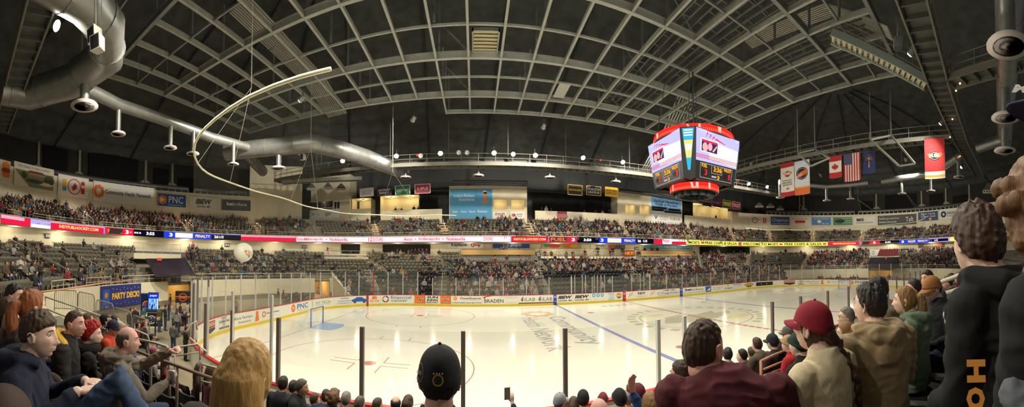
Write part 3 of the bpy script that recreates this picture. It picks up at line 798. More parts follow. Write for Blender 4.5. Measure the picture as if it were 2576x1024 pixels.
def ribbon(px0, px1, bg, items, label):
    U0, U1 = px2u(px0), px2u(px1); Um = (U0+U1)/2; L = ring_len(U0, U1, RA, RR)
    x, y = ring(Um, RA, RR); root = empty('ribbon_display', (x, y, RZ-RH/2), 0, label, 'LED screen', 'LED ribbon screens on the balcony')
    S = RingSurf(Um, RA, RR, RZ, L, RH); n = max(2, int(L/1.2))
    q = MB()
    for i in range(n):
        a = -L/2+L*i/n; b = -L/2+L*(i+1)/n
        P = [S.p(u, v, e) for u in (a, b) for v, e in ((-RH/2-.03, .02), (RH/2+.03, .02), (RH/2+.03, -.01), (-RH/2-.03, -.01))]
        q.add(P, [(0, 4, 5, 1), (1, 5, 6, 2), (3, 7, 4, 0)])
    q.build('screen_case', LEDCASE, root)
    q = MB(); q.rect(S, -L/2, -RH/2, L/2, RH/2, .03, bg, n); q.build('lit_face', LEDP, root)
    if items:
        q = MB()
        for it in items:
            if it[0] == 'T':
                _, t, pa, pb, m, hh = it
                ua = ring_len(Um, px2u(pa), RA, RR)*(1 if px2u(pa) > Um else -1); ub = ring_len(Um, px2u(pb), RA, RR)*(1 if px2u(pb) > Um else -1)
                q.text(S, t, (ua+ub)/2, 0, ub-ua, RH*hh, .05, m, .025)
            else:
                _, pa, pb, v0, v1, m = it
                ua = ring_len(Um, px2u(pa), RA, RR)*(1 if px2u(pa) > Um else -1); ub = ring_len(Um, px2u(pb), RA, RR)*(1 if px2u(pb) > Um else -1)
                q.rect(S, ua, RH*v0, ub, RH*v1, .04, m, max(1, int((ub-ua)/1.5)))
        q.build('lettering', LEDP, root)
ribbon(2, 76, r_, [('R', 2, 60, .1, .5, p_)], 'coral red stretch of the ribbon screen nearest the left edge')
ribbon(76, 128, l_, [('R', 76, 126, -.5, -.1, w_)], 'lavender stretch of the ribbon screen on the left')
ribbon(128, 264, r_, [('R', 128, 262, .36, .5, p_), ('T', 'INDYFUELHOCKEY.COM', 148, 246, g_, .42), ('R', 260, 264, -.5, .5, lb_)], 'red ribbon screen with yellow web address over the left stand')
ribbon(264, 336, r_, [('R', 270, 308, -.42, .42, k_), ('T', 'FUEL', 271, 307, o_, .6), ('T', '3', 315, 323, t_, .6), ('R', 327, 330, -.12, .12, p_)], 'red score stretch with flame lettering left of the clock, left side')
ribbon(336, 412, d_, [('T', 'SOG 33', 337, 355, t_, .26), ('T', '3:55', 367, 388, t_, .5)], 'black ribbon stretch with white clock digits, left side')
ribbon(412, 488, b_, [('T', '3', 425, 434, t_, .6), ('R', 440, 484, -.4, .4, w_), ('T', 'WALLEYE', 446, 482, g_, .6)], 'bright blue ribbon stretch with visitor score, left side')
ribbon(488, 532, b_, [('T', 'PENALTY', 492, 528, g_, .5)], 'blue ribbon stretch with yellow penalty lettering, left side')
ribbon(532, 606, d_, [('T', '26', 538, 548, t_, .5), ('T', '1:15', 551, 562, t_, .45), ('R', 532, 605, .42, .5, lb_)], 'black ribbon stretch with white penalty time, left side')
ribbon(606, 745, r_, [('R', 606, 744, .2, .5, p_), ('T', 'DOORS', 655, 678, r_, .5)], 'hot pink ribbon stretch in the far left bend')
ribbon(745, 922, w_, [('R', 745, 922, .38, .5, p_), ('R', 745, 922, -.5, -.38, p_), ('T', 'Fishersville', 747, 775, r_, .6), ('T', 'Indianapolis', 765, 813, r_, .6), ('T', 'Noblesville', 829, 875, r_, .6), ('R', 820, 823, -.08, .08, r_)], 'white ribbon stretch with red town names, left part of the far side')
ribbon(922, 1000, w_, [('R', 922, 1000, .38, .5, p_), ('R', 922, 1000, -.5, -.38, p_), ('T', '12', 927, 937, r_, .7), ('T', 'DOORS', 939, 964, r_, .6)], 'white ribbon stretch with a red door logo, far side')
ribbon(1000, 1210, w_, [('R', 1000, 1210, .38, .5, p_), ('R', 1000, 1210, -.5, -.38, p_), ('T', 'Avon', 1015, 1037, r_, .6), ('R', 1044, 1047, -.08, .08, r_), ('T', 'Indianapolis', 1054, 1106, r_, .65), ('R', 1113, 1116, -.08, .08, r_), ('T', 'Noblesville', 1123, 1170, r_, .6)], 'white ribbon stretch with red town names, middle of the far side')
ribbon(1210, 1286, w_, [('R', 1210, 1286, .38, .5, p_), ('T', 'DOORS', 1217, 1240, r_, .65)], 'white ribbon stretch with red logo above the blue soda banner')
ribbon(1286, 1381, r_, [('R', 1284, 1287, -.5, .5, lb_), ('T', 'INDYFUELHOCKEY.COM', 1292, 1373, g_, .42), ('R', 1378, 1381, -.5, .5, lb_)], 'red ribbon screen with yellow web address, far side centre')
ribbon(1381, 1452, r_, [('R', 1383, 1426, -.42, .42, k_), ('T', 'FUEL', 1385, 1424, o_, .6), ('T', '3', 1437, 1446, t_, .6)], 'red score stretch with flame lettering, far side centre')
ribbon(1452, 1506, d_, [('T', '3:50', 1468, 1487, t_, .5)], 'black ribbon stretch with white clock digits, far side centre')
ribbon(1506, 1562, b_, [('T', '3', 1511, 1518, t_, .6), ('R', 1528, 1562, -.4, .4, w_), ('T', 'WALLEYE', 1531, 1560, g_, .6)], 'bright blue ribbon stretch with visitor score, far side centre')
ribbon(1562, 1600, b_, [('T', 'PENALTY', 1570, 1597, g_, .5)], 'blue ribbon stretch with yellow penalty lettering, far side centre')
ribbon(1600, 1645, d_, [('T', '26', 1604, 1612, t_, .5), ('T', '1:15', 1618, 1628, t_, .45)], 'black ribbon stretch with white penalty time, far side')
ribbon(1645, 1728, w_, [('R', 1645, 1666, -.5, .5, r_), ('R', 1690, 1726, -.5, .1, r_), ('R', 1670, 1684, -.2, .4, p_)], 'white ribbon stretch with red splashes left of the yellow one')
ribbon(1728, 1866, y_, [('T', "MOE'S", 1732, 1759, k_, .62), ('R', 1764, 1771, -.2, .2, r_), ('T', 'FREE CHIPS & SALSA', 1773, 1854, k_, .62), ('R', 1857, 1864, -.2, .2, r_)], 'yellow ribbon stretch under the scoreboard offering chips and salsa')
ribbon(1866, 2082, y_, [('T', "WELCOME TO MOE'S", 1868, 1957, k_, .62), ('R', 1961, 1968, -.2, .2, r_), ('T', 'FREE CHIPS & SALSA', 1973, 2067, k_, .62), ('R', 2070, 2078, -.2, .2, r_)], 'yellow ribbon stretch with welcome lettering, right side')
ribbon(2082, 2165, r_, [('T', 'INDYFUELHOCKEY.COM', 2096, 2152, g_, .45), ('R', 2162, 2165, -.5, .5, lb_)], 'red ribbon screen with yellow web address, right side')
ribbon(2165, 2214, r_, [('R', 2166, 2188, -.42, .42, k_), ('T', 'FUEL', 2167, 2187, o_, .6), ('T', '3', 2196, 2203, t_, .6)], 'red score stretch with flame lettering, right side')
ribbon(2214, 2262, d_, [('T', '3:32', 2227, 2241, t_, .5)], 'black ribbon stretch with white clock digits, right side')
ribbon(2262, 2305, b_, [('T', '3', 2268, 2274, t_, .6), ('T', 'WALLEYE', 2284, 2303, g_, .6)], 'bright blue ribbon stretch with visitor score, right side')
ribbon(2305, 2337, b_, [('T', 'PENALTY', 2309, 2334, g_, .5)], 'blue ribbon stretch with yellow penalty lettering, right side')
ribbon(2337, 2390, l_, [('R', 2338, 2386, -.35, .35, d_), ('T', '26 1:15', 2342, 2360, t_, .4)], 'dark ribbon stretch with lavender border, right side')
ribbon(2390, 2440, y_, [], 'yellow ribbon stretch beside the tall dark-haired person')

# ------------------------------------------------------------------ hanging scoreboard
SB = empty('scoreboard', (0, 0, 9.9), 0, 'hanging four-sided scoreboard with lit screens between two red rings', 'scoreboard')
SBK = M('scoreboard_case', (11, 11, 13), .5)
def face(axis, top, bot, zt, zb, half_t, half_b):
    """Corner points (tl, tr, br, bl) seen from outside, for a leaning face whose outward normal is axis."""
    ax = Vector(axis); rt = Vector((-ax.y, ax.x, 0))
    return [ax*top-rt*half_t+Vector((0, 0, zt)), ax*top+rt*half_t+Vector((0, 0, zt)), ax*bot+rt*half_b+Vector((0, 0, zb)), ax*bot-rt*half_b+Vector((0, 0, zb))]
class Quad:
    """Bilinear patch, u and v in 0..1 from the lower left corner."""
    def __init__(s, tl, tr, br, bl): s.q = (tl, tr, br, bl); s.n = (tr-tl).cross(tl-bl).normalized()
    def p(s, u, v, e=0.0):
        tl, tr, br, bl = s.q; a = tl.lerp(tr, u); b = bl.lerp(br, u); return b.lerp(a, v)+s.n*e
SW = E('screen_white', (255, 250, 255), 1.35); SL = E('screen_lavender', (206, 200, 255), 1.1); SRED = E('screen_red', (240, 60, 90), 1.0); SPUR = E('screen_purple', (84, 60, 120), .7); SSK = E('screen_skin', (255, 190, 190), 1.0); SAMB = E('digit_amber', (255, 160, 30), 1.6); SDR = E('digit_red', (255, 40, 40), 1.4); SFR = E('panel_outline', (230, 230, 230), .7); SDIM = E('digit_off', (70, 66, 66), .5); SCY = E('corner_cyan', (60, 190, 235), 1.1); SYE = E('corner_yellow', (255, 224, 120), 1.2)
ZS1, ZS0, ZP0 = 13.75, 11.6, 10.35
for i, axv in enumerate(((0, -1, 0), (-1, 0, 0), (0, 1, 0), (1, 0, 0))):
    tl, tr, br, bl = face(axv, 3.0, 2.55, ZS1+.1, ZP0, 2.2, 1.95)
    Q = Quad(tl, tr, br, bl); q = MB(); nb = -Vector(axv)*.5
    q.add([tl, tr, br, bl, tl+nb, tr+nb, br+nb, bl+nb], [(0, 3, 2, 1), (4, 5, 6, 7), (0, 1, 5, 4), (1, 2, 6, 5), (2, 3, 7, 6), (3, 0, 4, 7)])
    fc = q.build('face_case', SBK, SB)
    vs = (ZS0-ZP0)/(ZS1+.1-ZP0); v1 = .985
    q = MB(); q.rect(Q, .005, vs, .995, v1, .02, 0)
    dv = v1-vs; V = lambda v: vs+dv*v
    q.poly(Q, [(.3, V(.12)), (.99, V(.06)), (.99, V(.62)), (.6, V(.66)), (.45, V(.7)), (.3, V(.5))], .025, 1)
    for k in range(3): q.rect(Q, .005, V(.10+.045*k), .995, V(.12+.045*k), .03, 2)
    q.rect(Q, .1, V(.3), .5, V(.72), .03, 1); q.rect(Q, .12, V(.33), .48, V(.69), .035, 3)
    q.disc(Q, .2, V(.46), .06, .09, .04, 4); q.disc(Q, .31, V(.5), .05, .08, .04, 4); q.poly(Q, [(.36, V(.38)), (.46, V(.6)), (.47, V(.55)), (.4, V(.36))], .04, 4); q.rect(Q, .12, V(.62), .48, V(.69), .038, 2)
    for k in range(4): q.poly(Q, [(.2+.07*k, V(.74)), (.24+.07*k, V(.96-.04*k)), (.3+.07*k, V(.75)), (.25+.07*k, V(.9-.04*k))], .04, 2)
    q.poly(Q, [(.48, V(.8)), (.66, V(.72)), (.66, V(.70)), (.46, V(.76))], .04, 2)
    q.text(Q, 'Lucas Harris', .17, V(.94), .2, .02, .04, 1); q.text(Q, '3:36', .94, V(.93), .06, .02, .04, 1)
    q.build('video_screen', [SL, SW, SRED, SPUR, SSK], SB)
    q = MB(); W = lambda v: .03+(vs-.06)*v
    for (a, b, c, d) in ((.1, .0, .9, .035), (.1, .965, .9, 1.0), (.1, 0, .108, 1.0), (.892, 0, .9, 1.0), (.37, .42, .378, .98), (.63, .42, .638, .98), (.37, .42, .638, .45)): q.rect(Q, a, W(b), c, W(d), .02, 2)
    q.text(Q, 'FUEL', .2, W(.84), .13, .07, .03, 0, .03); q.text(Q, 'WALLEYE', .77, W(.84), .19, .07, .03, 0, .03); q.text(Q, '3:36', .52, W(.74), .2, .11, .03, 0, .03); q.text(Q, '3', .55, W(.2), .06, .08, .03, 0, .03)
    q.text(Q, '3', .24, W(.4), .055, .12, .03, 1, .03); q.text(Q, '8', .83, W(.4), .055, .12, .03, 1, .03); q.text(Q, '18', .15, W(.4), .09, .1, .03, 3); q.text(Q, '18', .74, W(.4), .09, .1, .03, 3); q.rect(Q, .38, W(.14), .5, W(.26), .03, 2)
    q.build('score_panel', [SAMB, SDR, SFR, SDIM], SB)
    # cut corner panel, narrowing downward
    a2 = Vector(axv); rt = Vector((-a2.y, a2.x, 0)); cdir = (a2-rt).normalized(); 
    A = a2*3.0-rt*2.2; B = -rt*3.0+a2*2.2
    A0 = a2*2.55-rt*1.95; B0 = -rt*2.55+a2*1.95
    up = Vector((0, 0, 1))
    tl, tr, br, bl = B+up*(ZS1+.1), A+up*(ZS1+.1), A0+up*ZP0, B0+up*ZP0
    q = MB(); nb = -cdir*.4; q.add([tl, tr, br, bl, tl+nb, tr+nb, br+nb, bl+nb], [(0, 3, 2, 1), (4, 5, 6, 7), (0, 1, 5, 4), (2, 3, 7, 6)]); q.build('corner_case', SBK, SB)
    Qc = Quad(tl, tr, br, bl); q = MB()
    q.poly(Qc, [(.12, .97), (.88, .97), (.6, .16), (.4, .16)], .02, 0); q.poly(Qc, [(.2, .74), (.8, .74), (.68, .4), (.32, .4)], .03, 1); q.poly(Qc, [(.28, .66), (.72, .66), (.66, .54), (.34, .54)], .035, 2)
    for k in range(3): q.rect(Qc, .22, .92-.05*k, .78, .945-.05*k, .03, 2)
    q.build('corner_screen', [SCY, SYE, SW], SB)
SRING = E('ring_red', (255, 44, 36), 1.2); SRD = E('ring_dots', (255, 120, 80), 1.2)
for nm, R_r, z0, z1 in (('upper_ring', 3.25, 13.75, 14.25), ('lower_ring', 1.95, 9.85, 10.4)):
    q = MB(); n = 64
    for i in range(n):
        t0, t1 = 2*PI*i/n, 2*PI*(i+1)/n
        P = lambda t, r, z: (r*cos(t), r*sin(t), z)
        q.quad(P(t0, R_r, z0), P(t1, R_r, z0), P(t1, R_r, z1), P(t0, R_r, z1), 0)
        q.quad(P(t0, R_r-.25, z0), P(t1, R_r-.25, z0), P(t1, R_r-.25, z1), P(t0, R_r-.25, z1), 1)
        q.quad(P(t0, R_r, z0), P(t0, R_r-.25, z0), P(t1, R_r-.25, z0), P(t1, R_r, z0), 1); q.quad(P(t0, R_r, z1), P(t1, R_r, z1), P(t1, R_r-.25, z1), P(t0, R_r-.25, z1), 1)
        for j in range(2):
            tm = t0+(t1-t0)*(j+.5)/2; d = .012; zc = z0+.15
            q.add([P(tm-d, R_r+.01, zc-.09), P(tm+d, R_r+.01, zc-.09), P(tm+d, R_r+.01, zc+.09), P(tm-d, R_r+.01, zc+.09)], [(0, 1, 2, 3)], 2)
    for t in (-2.25, -.7, .9, 2.4):
        for du, mm, ww in ((0, 3, .16), (.62, 3, .05)):
            P = lambda tt, z: ((R_r+.02)*cos(tt), (R_r+.02)*sin(tt), z)
            q.add([P(t+du-ww, z1-.04), P(t+du-ww*.6, z0+.06), P(t+du+ww, z0+.06), P(t+du+ww, z1-.04)], [(0, 1, 2, 3)], mm)
    q.build(nm, [SRING, SBK, SRD, E('ring_badge', (255, 190, 170), 1.3)], SB)
q = MB(); q.lathe([(2.3, 10.5), (2.4, 11.5), (2.4, 13.2), (2.0, 13.7)], (0, 0, 0), 24); q.build('core', SBK, SB)
q = MB()
for k in range(14):
    t = 2*PI*k/14; q.obox((1.3*cos(t), 1.3*sin(t), 9.75), (.22, 0, 0), (0, .16, 0), (0, 0, .2)); q.tube([(1.3*cos(t), 1.3*sin(t), 9.9), (1.2*cos(t), 1.2*sin(t), 10.6)], .03, 5)
for k in range(8):
    t = 2*PI*k/8; q.tube([(1.9*cos(t), 1.9*sin(t), 10.4), (.2*cos(t), .2*sin(t), 10.3)], .05, 5)
q.build('under_rig', DARK, SB)
for sx in (-1, 1):
    for sy in (-1, 1): MB().tube([(sx*2.2, sy*2.2, 14.2), (sx*1.6, sy*1.6, 19.6)], .03, 5).build('hanging_cable', DARK, SB)
MB().tube([(0, 0, 13.7), (0, 0, 19.8)], .06, 6).build('hanging_cable', DARK, SB)
# ------------------------------------------------------------------ far side: wall blocks, lit suites, drapes, parapets
YF = 29.8
def XF(px, Y=YF): return at(px, 520, Y=Y).x
def ZF(px, py, Y=YF): return at(px, py, Y=Y).z
def wall_holes(name, x0, x1, z0, z1, Y, holes, m, thick=.3):
    xs = sorted({x0, x1, *[h[0] for h in holes], *[h[1] for h in holes]}); zs = sorted({z0, z1, *[h[2] for h in holes], *[h[3] for h in holes]})
    q = MB()
    for i in range(len(xs)-1):
        for j in range(len(zs)-1):
            xm, zm = (xs[i]+xs[i+1])/2, (zs[j]+zs[j+1])/2
            if any(h[0] < xm < h[1] and h[2] < zm < h[3] for h in holes): continue
            q.box((xs[i], Y, zs[j]), (xs[i+1], Y+thick, zs[j+1]))
    return tag(q.build(name, m), kind='structure')
LAMPW = E('suite_lamp', (255, 232, 170), 2.6); SUITE = M('suite_wall', (240, 226, 184), .8); DESK = M('tan_counter', (214, 176, 118), .6); WFRAME = M('window_frame_white', (232, 230, 222), .5)
def room(x0, x1, z0, z1, Y0, Y1, energy=60, wall=SUITE, lamp=True):
    q = MB(); e = .02
    q.quad((x0, Y1, z0), (x1, Y1, z0), (x1, Y1, z1), (x0, Y1, z1)); q.quad((x0, Y0, z0), (x0, Y1, z0), (x0, Y1, z1), (x0, Y0, z1)); q.quad((x1, Y1, z0), (x1, Y0, z0), (x1, Y0, z1), (x1, Y1, z1))
    q.quad((x0, Y0, z0), (x1, Y0, z0), (x1, Y1, z0), (x0, Y1, z0)); q.quad((x0, Y1, z1), (x1, Y1, z1), (x1, Y0, z1), (x0, Y0, z1))
    tag(q.build('wall_suite', wall), kind='structure')
    if lamp:
        q = MB(); xm = (x0+x1)/2; q.box((xm-.6, (Y0+Y1)/2-.25, z1-.08), (xm+.6, (Y0+Y1)/2+.25, z1-.03)); tag(q.build('ceiling_light', LAMPW), 'lit ceiling lamp of a suite high in the far wall', 'lamp', 'suite ceiling lamps')
        L = bpy.data.lights.new('suite_lamp', 'POINT'); L.energy = energy; L.color = (1, .9, .68); L.shadow_soft_size = .3
        o = bpy.data.objects.new('suite_lamp', L); COL.objects.link(o); o.location = (xm, (Y0+Y1)/2, z1-.4)
def curtain(name, P0, P1, z0, z1, label, grp=None):
    q = MB(); P0 = Vector((*P0, 0)); P1 = Vector((*P1, 0)); L = (P1-P0).length; d = (P1-P0)/L; nrm = Vector((-d.y, d.x, 0)); n = max(8, int(L/.12))
    pts = [P0+d*(L*i/n)+nrm*(.07*sin(i*1.7)+.03*sin(i*.61)) for i in range(n+1)]
    q.add([(p.x, p.y, z0) for p in pts]+[(p.x, p.y, z1) for p in pts], [(i, i+1, n+2+i, n+1+i) for i in range(n)])
    return tag(q.build(name, BLACKC, smooth=True), label, 'drape', grp)
# blocks: name, columns, rows of the wall, window rows (px boxes)
def block(px0, px1, py0, wins, Y=YF, py1=562):
    xm = (px0+px1)/2; x0, x1 = XF(px0, Y), XF(px1, Y); z0, z1 = 9.8, ZF(xm, py0, Y)
    H = []
    for (a, b, c, d) in wins: H.append((XF(a, Y), XF(b, Y), ZF((a+b)/2, d, Y), ZF((a+b)/2, c, Y)))
    wall_holes('wall_far', x0, x1, z0, z1, Y, H, CREAM2)
    q = MB(); q.box((x0, Y+.3, z0), (x0+.2, Y+3.4, z1)); q.box((x1-.2, Y+.3, z0), (x1, Y+3.4, z1)); q.box((x0, Y, z1), (x1, Y+3.4, z1+.15)); tag(q.build('wall_far', CREAM2), kind='structure')
    return x0, x1, z0, z1, H
# press box at the left
x0, x1, z0, z1, H = block(757, 880, 446, [(760, 777, 507, 527), (779, 838, 507, 527), (840, 855, 507, 527)])
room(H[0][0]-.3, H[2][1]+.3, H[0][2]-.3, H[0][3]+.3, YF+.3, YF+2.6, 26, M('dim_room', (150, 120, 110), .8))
for (px0, px1) in ((760, 777), (779, 838), (840, 855)):
    a, b, c, d = XF(px0), XF(px1), ZF(px0, 527), ZF(px0, 507)
    root = empty('press_window', ((a+b)/2, YF-.03, c), 0, 'white framed press box window, %s of the row of three' % ('left' if px0 == 760 else 'wide middle one' if px0 == 779 else 'right'), 'window')
    q = MB(); t = .09
    q.box((a, YF-.06, c), (b, YF, c+t)); q.box((a, YF-.06, d-t), (b, YF, d)); nn = 3 if px0 == 779 else 2
    for i in range(nn+1): xx = a+(b-a)*i/nn; q.box((xx-t/2, YF-.06, c+t), (xx+t/2, YF, d-t))
    q.build('window_frame', WFRAME, root); q = MB(); q.box((a, YF+.1, c), (b, YF+.115, d)); q.build('pane', clear_mat('window_glass', (200, 200, 200), .05, .05, .08), root)
# tall corner walls left of the press box
Ua, Ub = UL, U_px(759, 28.5, 29.9, 13); Um_ = Ua+(Ub-Ua)*.55
for u0, u1, r_0 in ((Ua, Um_, 29.7), (Um_, Ub, 30.0)):
    q = MB(); sweep(q, [(28.5, r_0, 9.8), (28.5, r_0, 20.2), (28.5, r_0+.4, 20.2), (28.5, r_0+.4, 9.8)], u0, u1, 10, closed=True); tag(q.build('wall_far', CREAM2), kind='structure')
# the block with the blue insurance banner
D = block(1130, 1326, 470, [(1242, 1275, 501, 527), (1286, 1318, 502, 527)])
for h in D[4]: room(h[0]-.2, h[1]+.2, h[2]-.3, h[3]+.4, YF+.3, YF+2.8, 22)
Fb = block(1553, 1716, 486, [(1573, 1598, 515, 540), (1609, 1635, 517, 540)], py1=570)
for h in Fb[4]: room(h[0]-.2, h[1]+.2, h[2]-.3, h[3]+.4, YF+.3, YF+2.8, 22)
block(1838, 1886, 536, [], Y=29.6)
# open suites between the blocks: warm back walls with dark ceilings
def recess(px0, px1, py_top, py_par0, py_par1, warm, label, rail=True, en=60):
    x0, x1 = XF(px0), XF(px1); xm = (px0+px1)/2; zt = ZF(xm, py_top); zp = ZF(xm, py_par0); z0 = zp-1.0
    for (a, b) in warm: room(XF(a), XF(b), z0, zt, YF+.6, YF+3.2, en, SUITE, False); room_l(XF(a), XF(b), zt, en)
    q = MB(); q.box((x0, YF, 9.8), (x1, YF+.2, zp)); q.box((x0, YF-.08, zp), (x1, YF+.25, zp+.1)); tag(q.build('wall_parapet', CREAM2), kind='structure')
    q = MB(); q.box((x0, YF+.2, z0-.15), (x1, YF+5, z0)); tag(q.build('floor_suite', CONC_D), kind='structure')
    return x0, x1, z0, zp, zt
def room_l(x0, x1, zt, en):
    n = max(1, int((x1-x0)/3.0))
    for i in range(n):
        x = x0+(x1-x0)*(i+.5)/n
        root = empty('pendant_lamp', (x, YF+1.6, zt-.1), 0, 'small lit ceiling lamp in an open suite on the far side', 'lamp', 'suite ceiling lamps')
        q = MB(); q.lathe([(.05, .35), (.05, .12), (.22, 0), (.22, -.06)], (x, YF+1.6, zt-.1), 10); q.build('lamp_shade', WHITE, root); q = MB(); q.lathe([(.18, -.07), (.18, -.09)], (x, YF+1.6, zt-.1), 10); q.build('lamp_face', LAMPW, root)
        L = bpy.data.lights.new('suite_lamp', 'POINT'); L.energy = en/n; L.color = (1, .82, .48); L.shadow_soft_size = .2
        o = bpy.data.objects.new('suite_lamp', L); COL.objects.link(o); o.location = (x, YF+1.6, zt-.5)
RB = recess(882, 932, 497, 527, 550, [(882, 930)], 'b', en=50)
RCs = recess(958, 1112, 488, 529, 548, [(954, 1052)], 'c', en=130)
RE = recess(1346, 1553, 487, 535, 550, [], 'e')
RG = recess(1722, 1838, 513, 548, 572, [(1748, 1836)], 'g', en=150)
curtain('black_drape', (XF(1054), YF+.9), (XF(1100), YF+.9), RCs[2], RCs[4], 'black drape beside the warm lit suite left of the blue banner')
curtain('black_drape', (XF(1346), YF+2.2), (XF(1550), YF+2.2), RE[2], RE[4]+.3, 'long black drape behind the railed party area right of the blue banner')
curtain('black_drape', (XF(1716), YF+.7), (XF(1748), YF+.7), RG[2], RG[4]+1.2, 'short black drape left of the suite under the scoreboard')
# middle stand back wall: drapes, counters
def on_ring(px, a=24, r=28.78, z=6.5): U = U_px(px, a, r, z); return ring(U, a, r)
for (a, b, lab) in ((858, 905, 'black drape behind the small railed deck, middle stand'), (962, 1083, 'wide black drape at the back of the middle stand, left of the key banner'), (1760, 1886, 'wide black drape at the back of the middle stand, right part')):
    curtain('black_drape', on_ring(a), on_ring(b), 5.78, 7.25, lab)
for (a, b, lab, ya, yb) in ((1160, 1346, 'long tan drink counter under the blue soda banner', 641, 628), (1612, 1741, 'tan drink counter under the pale blue strip banner', 643, 631)):
    x0, x1 = at(a, 640, Y=28.0).x, at(b, 640, Y=28.0).x; root = empty('drink_counter', ((x0+x1)/2, 28.0, 5.35), 0, lab, 'counter'); zt = at((a+b)/2, yb, Y=28).z; zb = at((a+b)/2, ya, Y=28).z
    q = MB(); q.box((x0, 27.9, zb), (x1, 28.0, zt)); q.build('front_panel', DESK, root); q = MB(); q.box((x0-.05, 27.8, zt), (x1+.05, 28.35, zt+.06)); q.build('counter_top', M('brown_counter_top', (96, 72, 52), .4), root)
    q = MB()
    for i in range(7): xx = x0+(x1-x0)*(i+.5)/7; q.box((xx-.04, 28.0, 5.3), (xx+.04, 28.1, zt))
    q.build('support', DARK, root)

# ------------------------------------------------------------------ banners on the walls
def banner(S, draw, label, name='banner', bg=(238, 236, 230), frame=True, cat='banner', th=.05):
    root = empty(name, S.p(0, -S.h/2, 0), 0, label, cat); q = MB(); n = max(1, int(S.w/(.5 if isinstance(S, RingSurf) else 9)))
    for i in range(n):
        a = -S.w/2+S.w*i/n; b = -S.w/2+S.w*(i+1)/n
        P = [S.p(u, v, e) for u in (a, b) for v, e in ((-S.h/2, 0), (S.h/2, 0), (S.h/2, th), (-S.h/2, th))]
        q.add(P, [(0, 4, 5, 1), (1, 5, 6, 2), (2, 6, 7, 3), (3, 7, 4, 0)])
    P = [[S.p(u, v, e) for v, e in ((-S.h/2, 0), (S.h/2, 0), (S.h/2, th), (-S.h/2, th))] for u in (-S.w/2, S.w/2)]
    q.add(P[0], [(0, 1, 2, 3)]); q.add(P[1], [(3, 2, 1, 0)])
    q.build('sheet', M('banner_%d_%d_%d' % bg, bg, .55, noise_scale=1, noise_amt=.02), root)
    if frame:
        q = MB(); t = .06
        for (a, b, c, d) in ((-S.w/2, -S.h/2, S.w/2, -S.h/2+t), (-S.w/2, S.h/2-t, S.w/2, S.h/2), (-S.w/2, -S.h/2, -S.w/2+t, S.h/2), (S.w/2-t, -S.h/2, S.w/2, S.h/2)): q.rect(S, a, b, c, d, th+.02, 0, n if c-a > 1 else 1)
        q.build('frame', WFRAME, root)
    if draw: q = MB(); draw(q, S, th+.01); q.build('print', PAL, root)
    return root
def ring_banner(px0, px1, py0, py1, draw, label, bg=(238, 236, 230), a=28.5, r=29.62, z=13.2, frame=True):
    pm = (px0+px1)/2; U0, U1 = U_px(px0, a, r, z), U_px(px1, a, r, z); Um = (U0+U1)/2; L = ring_len(U0, U1, a, r); x, y = ring(Um, a, r)
    d = hypot(x-CX, y-CY); zt, zb = at(pm, py0, d=d).z, at(pm, py1, d=d).z
    return banner(RingSurf(Um, a, r-.02, (zt+zb)/2, L, zt-zb), draw, label, bg=bg, frame=frame)
def TX(t, m, v=0, w=.8, h=.3, bold=.0, shear=0, u=0.0):
    return lambda q, S, e: q.text(S, t, u*S.w, v*S.h, S.w*w, S.h*h, e, m, bold, shear, fit=False)
def multi(*fs): return lambda q, S, e: [f(q, S, e) for f in fs]
def Rr(u0, v0, u1, v1, m, de=0.0): return lambda q, S, e: q.rect(S, u0*S.w, v0*S.h, u1*S.w, v1*S.h, e+de, m, max(1, int((u1-u0)*S.w/1.5)))
def Dd(u, v, ru, rv, m, de=.005, inner=0, a0=0, a1=2*PI): return lambda q, S, e: q.disc(S, u*S.w, v*S.h, ru*S.h, rv*S.h, e+de, m, 20, a0, a1, inner)
def Pp(pts, m, de=.005): return lambda q, S, e: q.poly(S, [(a*S.w, b*S.h) for a, b in pts], e+de, m)
def burst_b(u, s=1.0): return multi(*[Dd(u+.0, .0, .0, .0, O_)]+[(lambda k: (lambda q, S, e: q.disc(S, u*S.w+S.h*.22*s*cos(2*PI*k/9), S.h*.22*s*sin(2*PI*k/9), S.h*.1*s, S.h*.1*s, e, O_, 8)))(k) for k in range(9)])
# left end
ring_banner(-4, 25, 404, 452, multi(Dd(.1, .25, .28, .2, O_), Dd(.1, .05, .3, .08, GR_, .01), Dd(.1, -.05, .3, .1, R_, .012), Dd(.1, -.25, .28, .14, O_, .015)), 'cream banner with a stacked burger picture at the left edge', (226, 214, 196))
ring_banner(34, 134, 417, 474, multi(Rr(-.5, -.5, .5, .2, OL_), Pp([(-.5, .2), (-.1, -.5), (-.5, -.5)], C_, .01), Rr(-.15, -.1, .25, .14, LBR_, .008), Pp([(-.2, .14), (.3, .14), (.2, .25), (-.1, .25)], BR_, .009), Dd(.38, -.05, .28, .22, DG_, .012), Dd(-.25, .02, .14, .16, DG_, .012), Dd(.02, -.2, .5, .08, DG_, .011), Dd(.3, -.25, .4, .08, C_, .011), TX('WHY TRAVEL TO WINE COUNTRY?', K_, .36, .8, .11), TX("DANIEL'S", GR_, -.22, .26, .18, 0, 0, -.34)), 'banner with a vineyard picture under a line of dark capitals', (224, 218, 200))
ring_banner(145, 222, 444, 496, multi(Rr(-.36, -.25, -.23, .3, Y_), Rr(-.36, -.25, -.23, -.05, T_, .004), Dd(.03, .0, .38, .38, R_, .004, .88), Pp([(-.05, -.05), (.05, .2), (.12, .05), (.1, -.1), (-.02, -.2)], R_, .006), Rr(.25, -.3, .37, .3, R_), Rr(.26, -.02, .36, .12, W_, .006)), 'white banner with a red bird in a ring between two cans', (236, 232, 224))
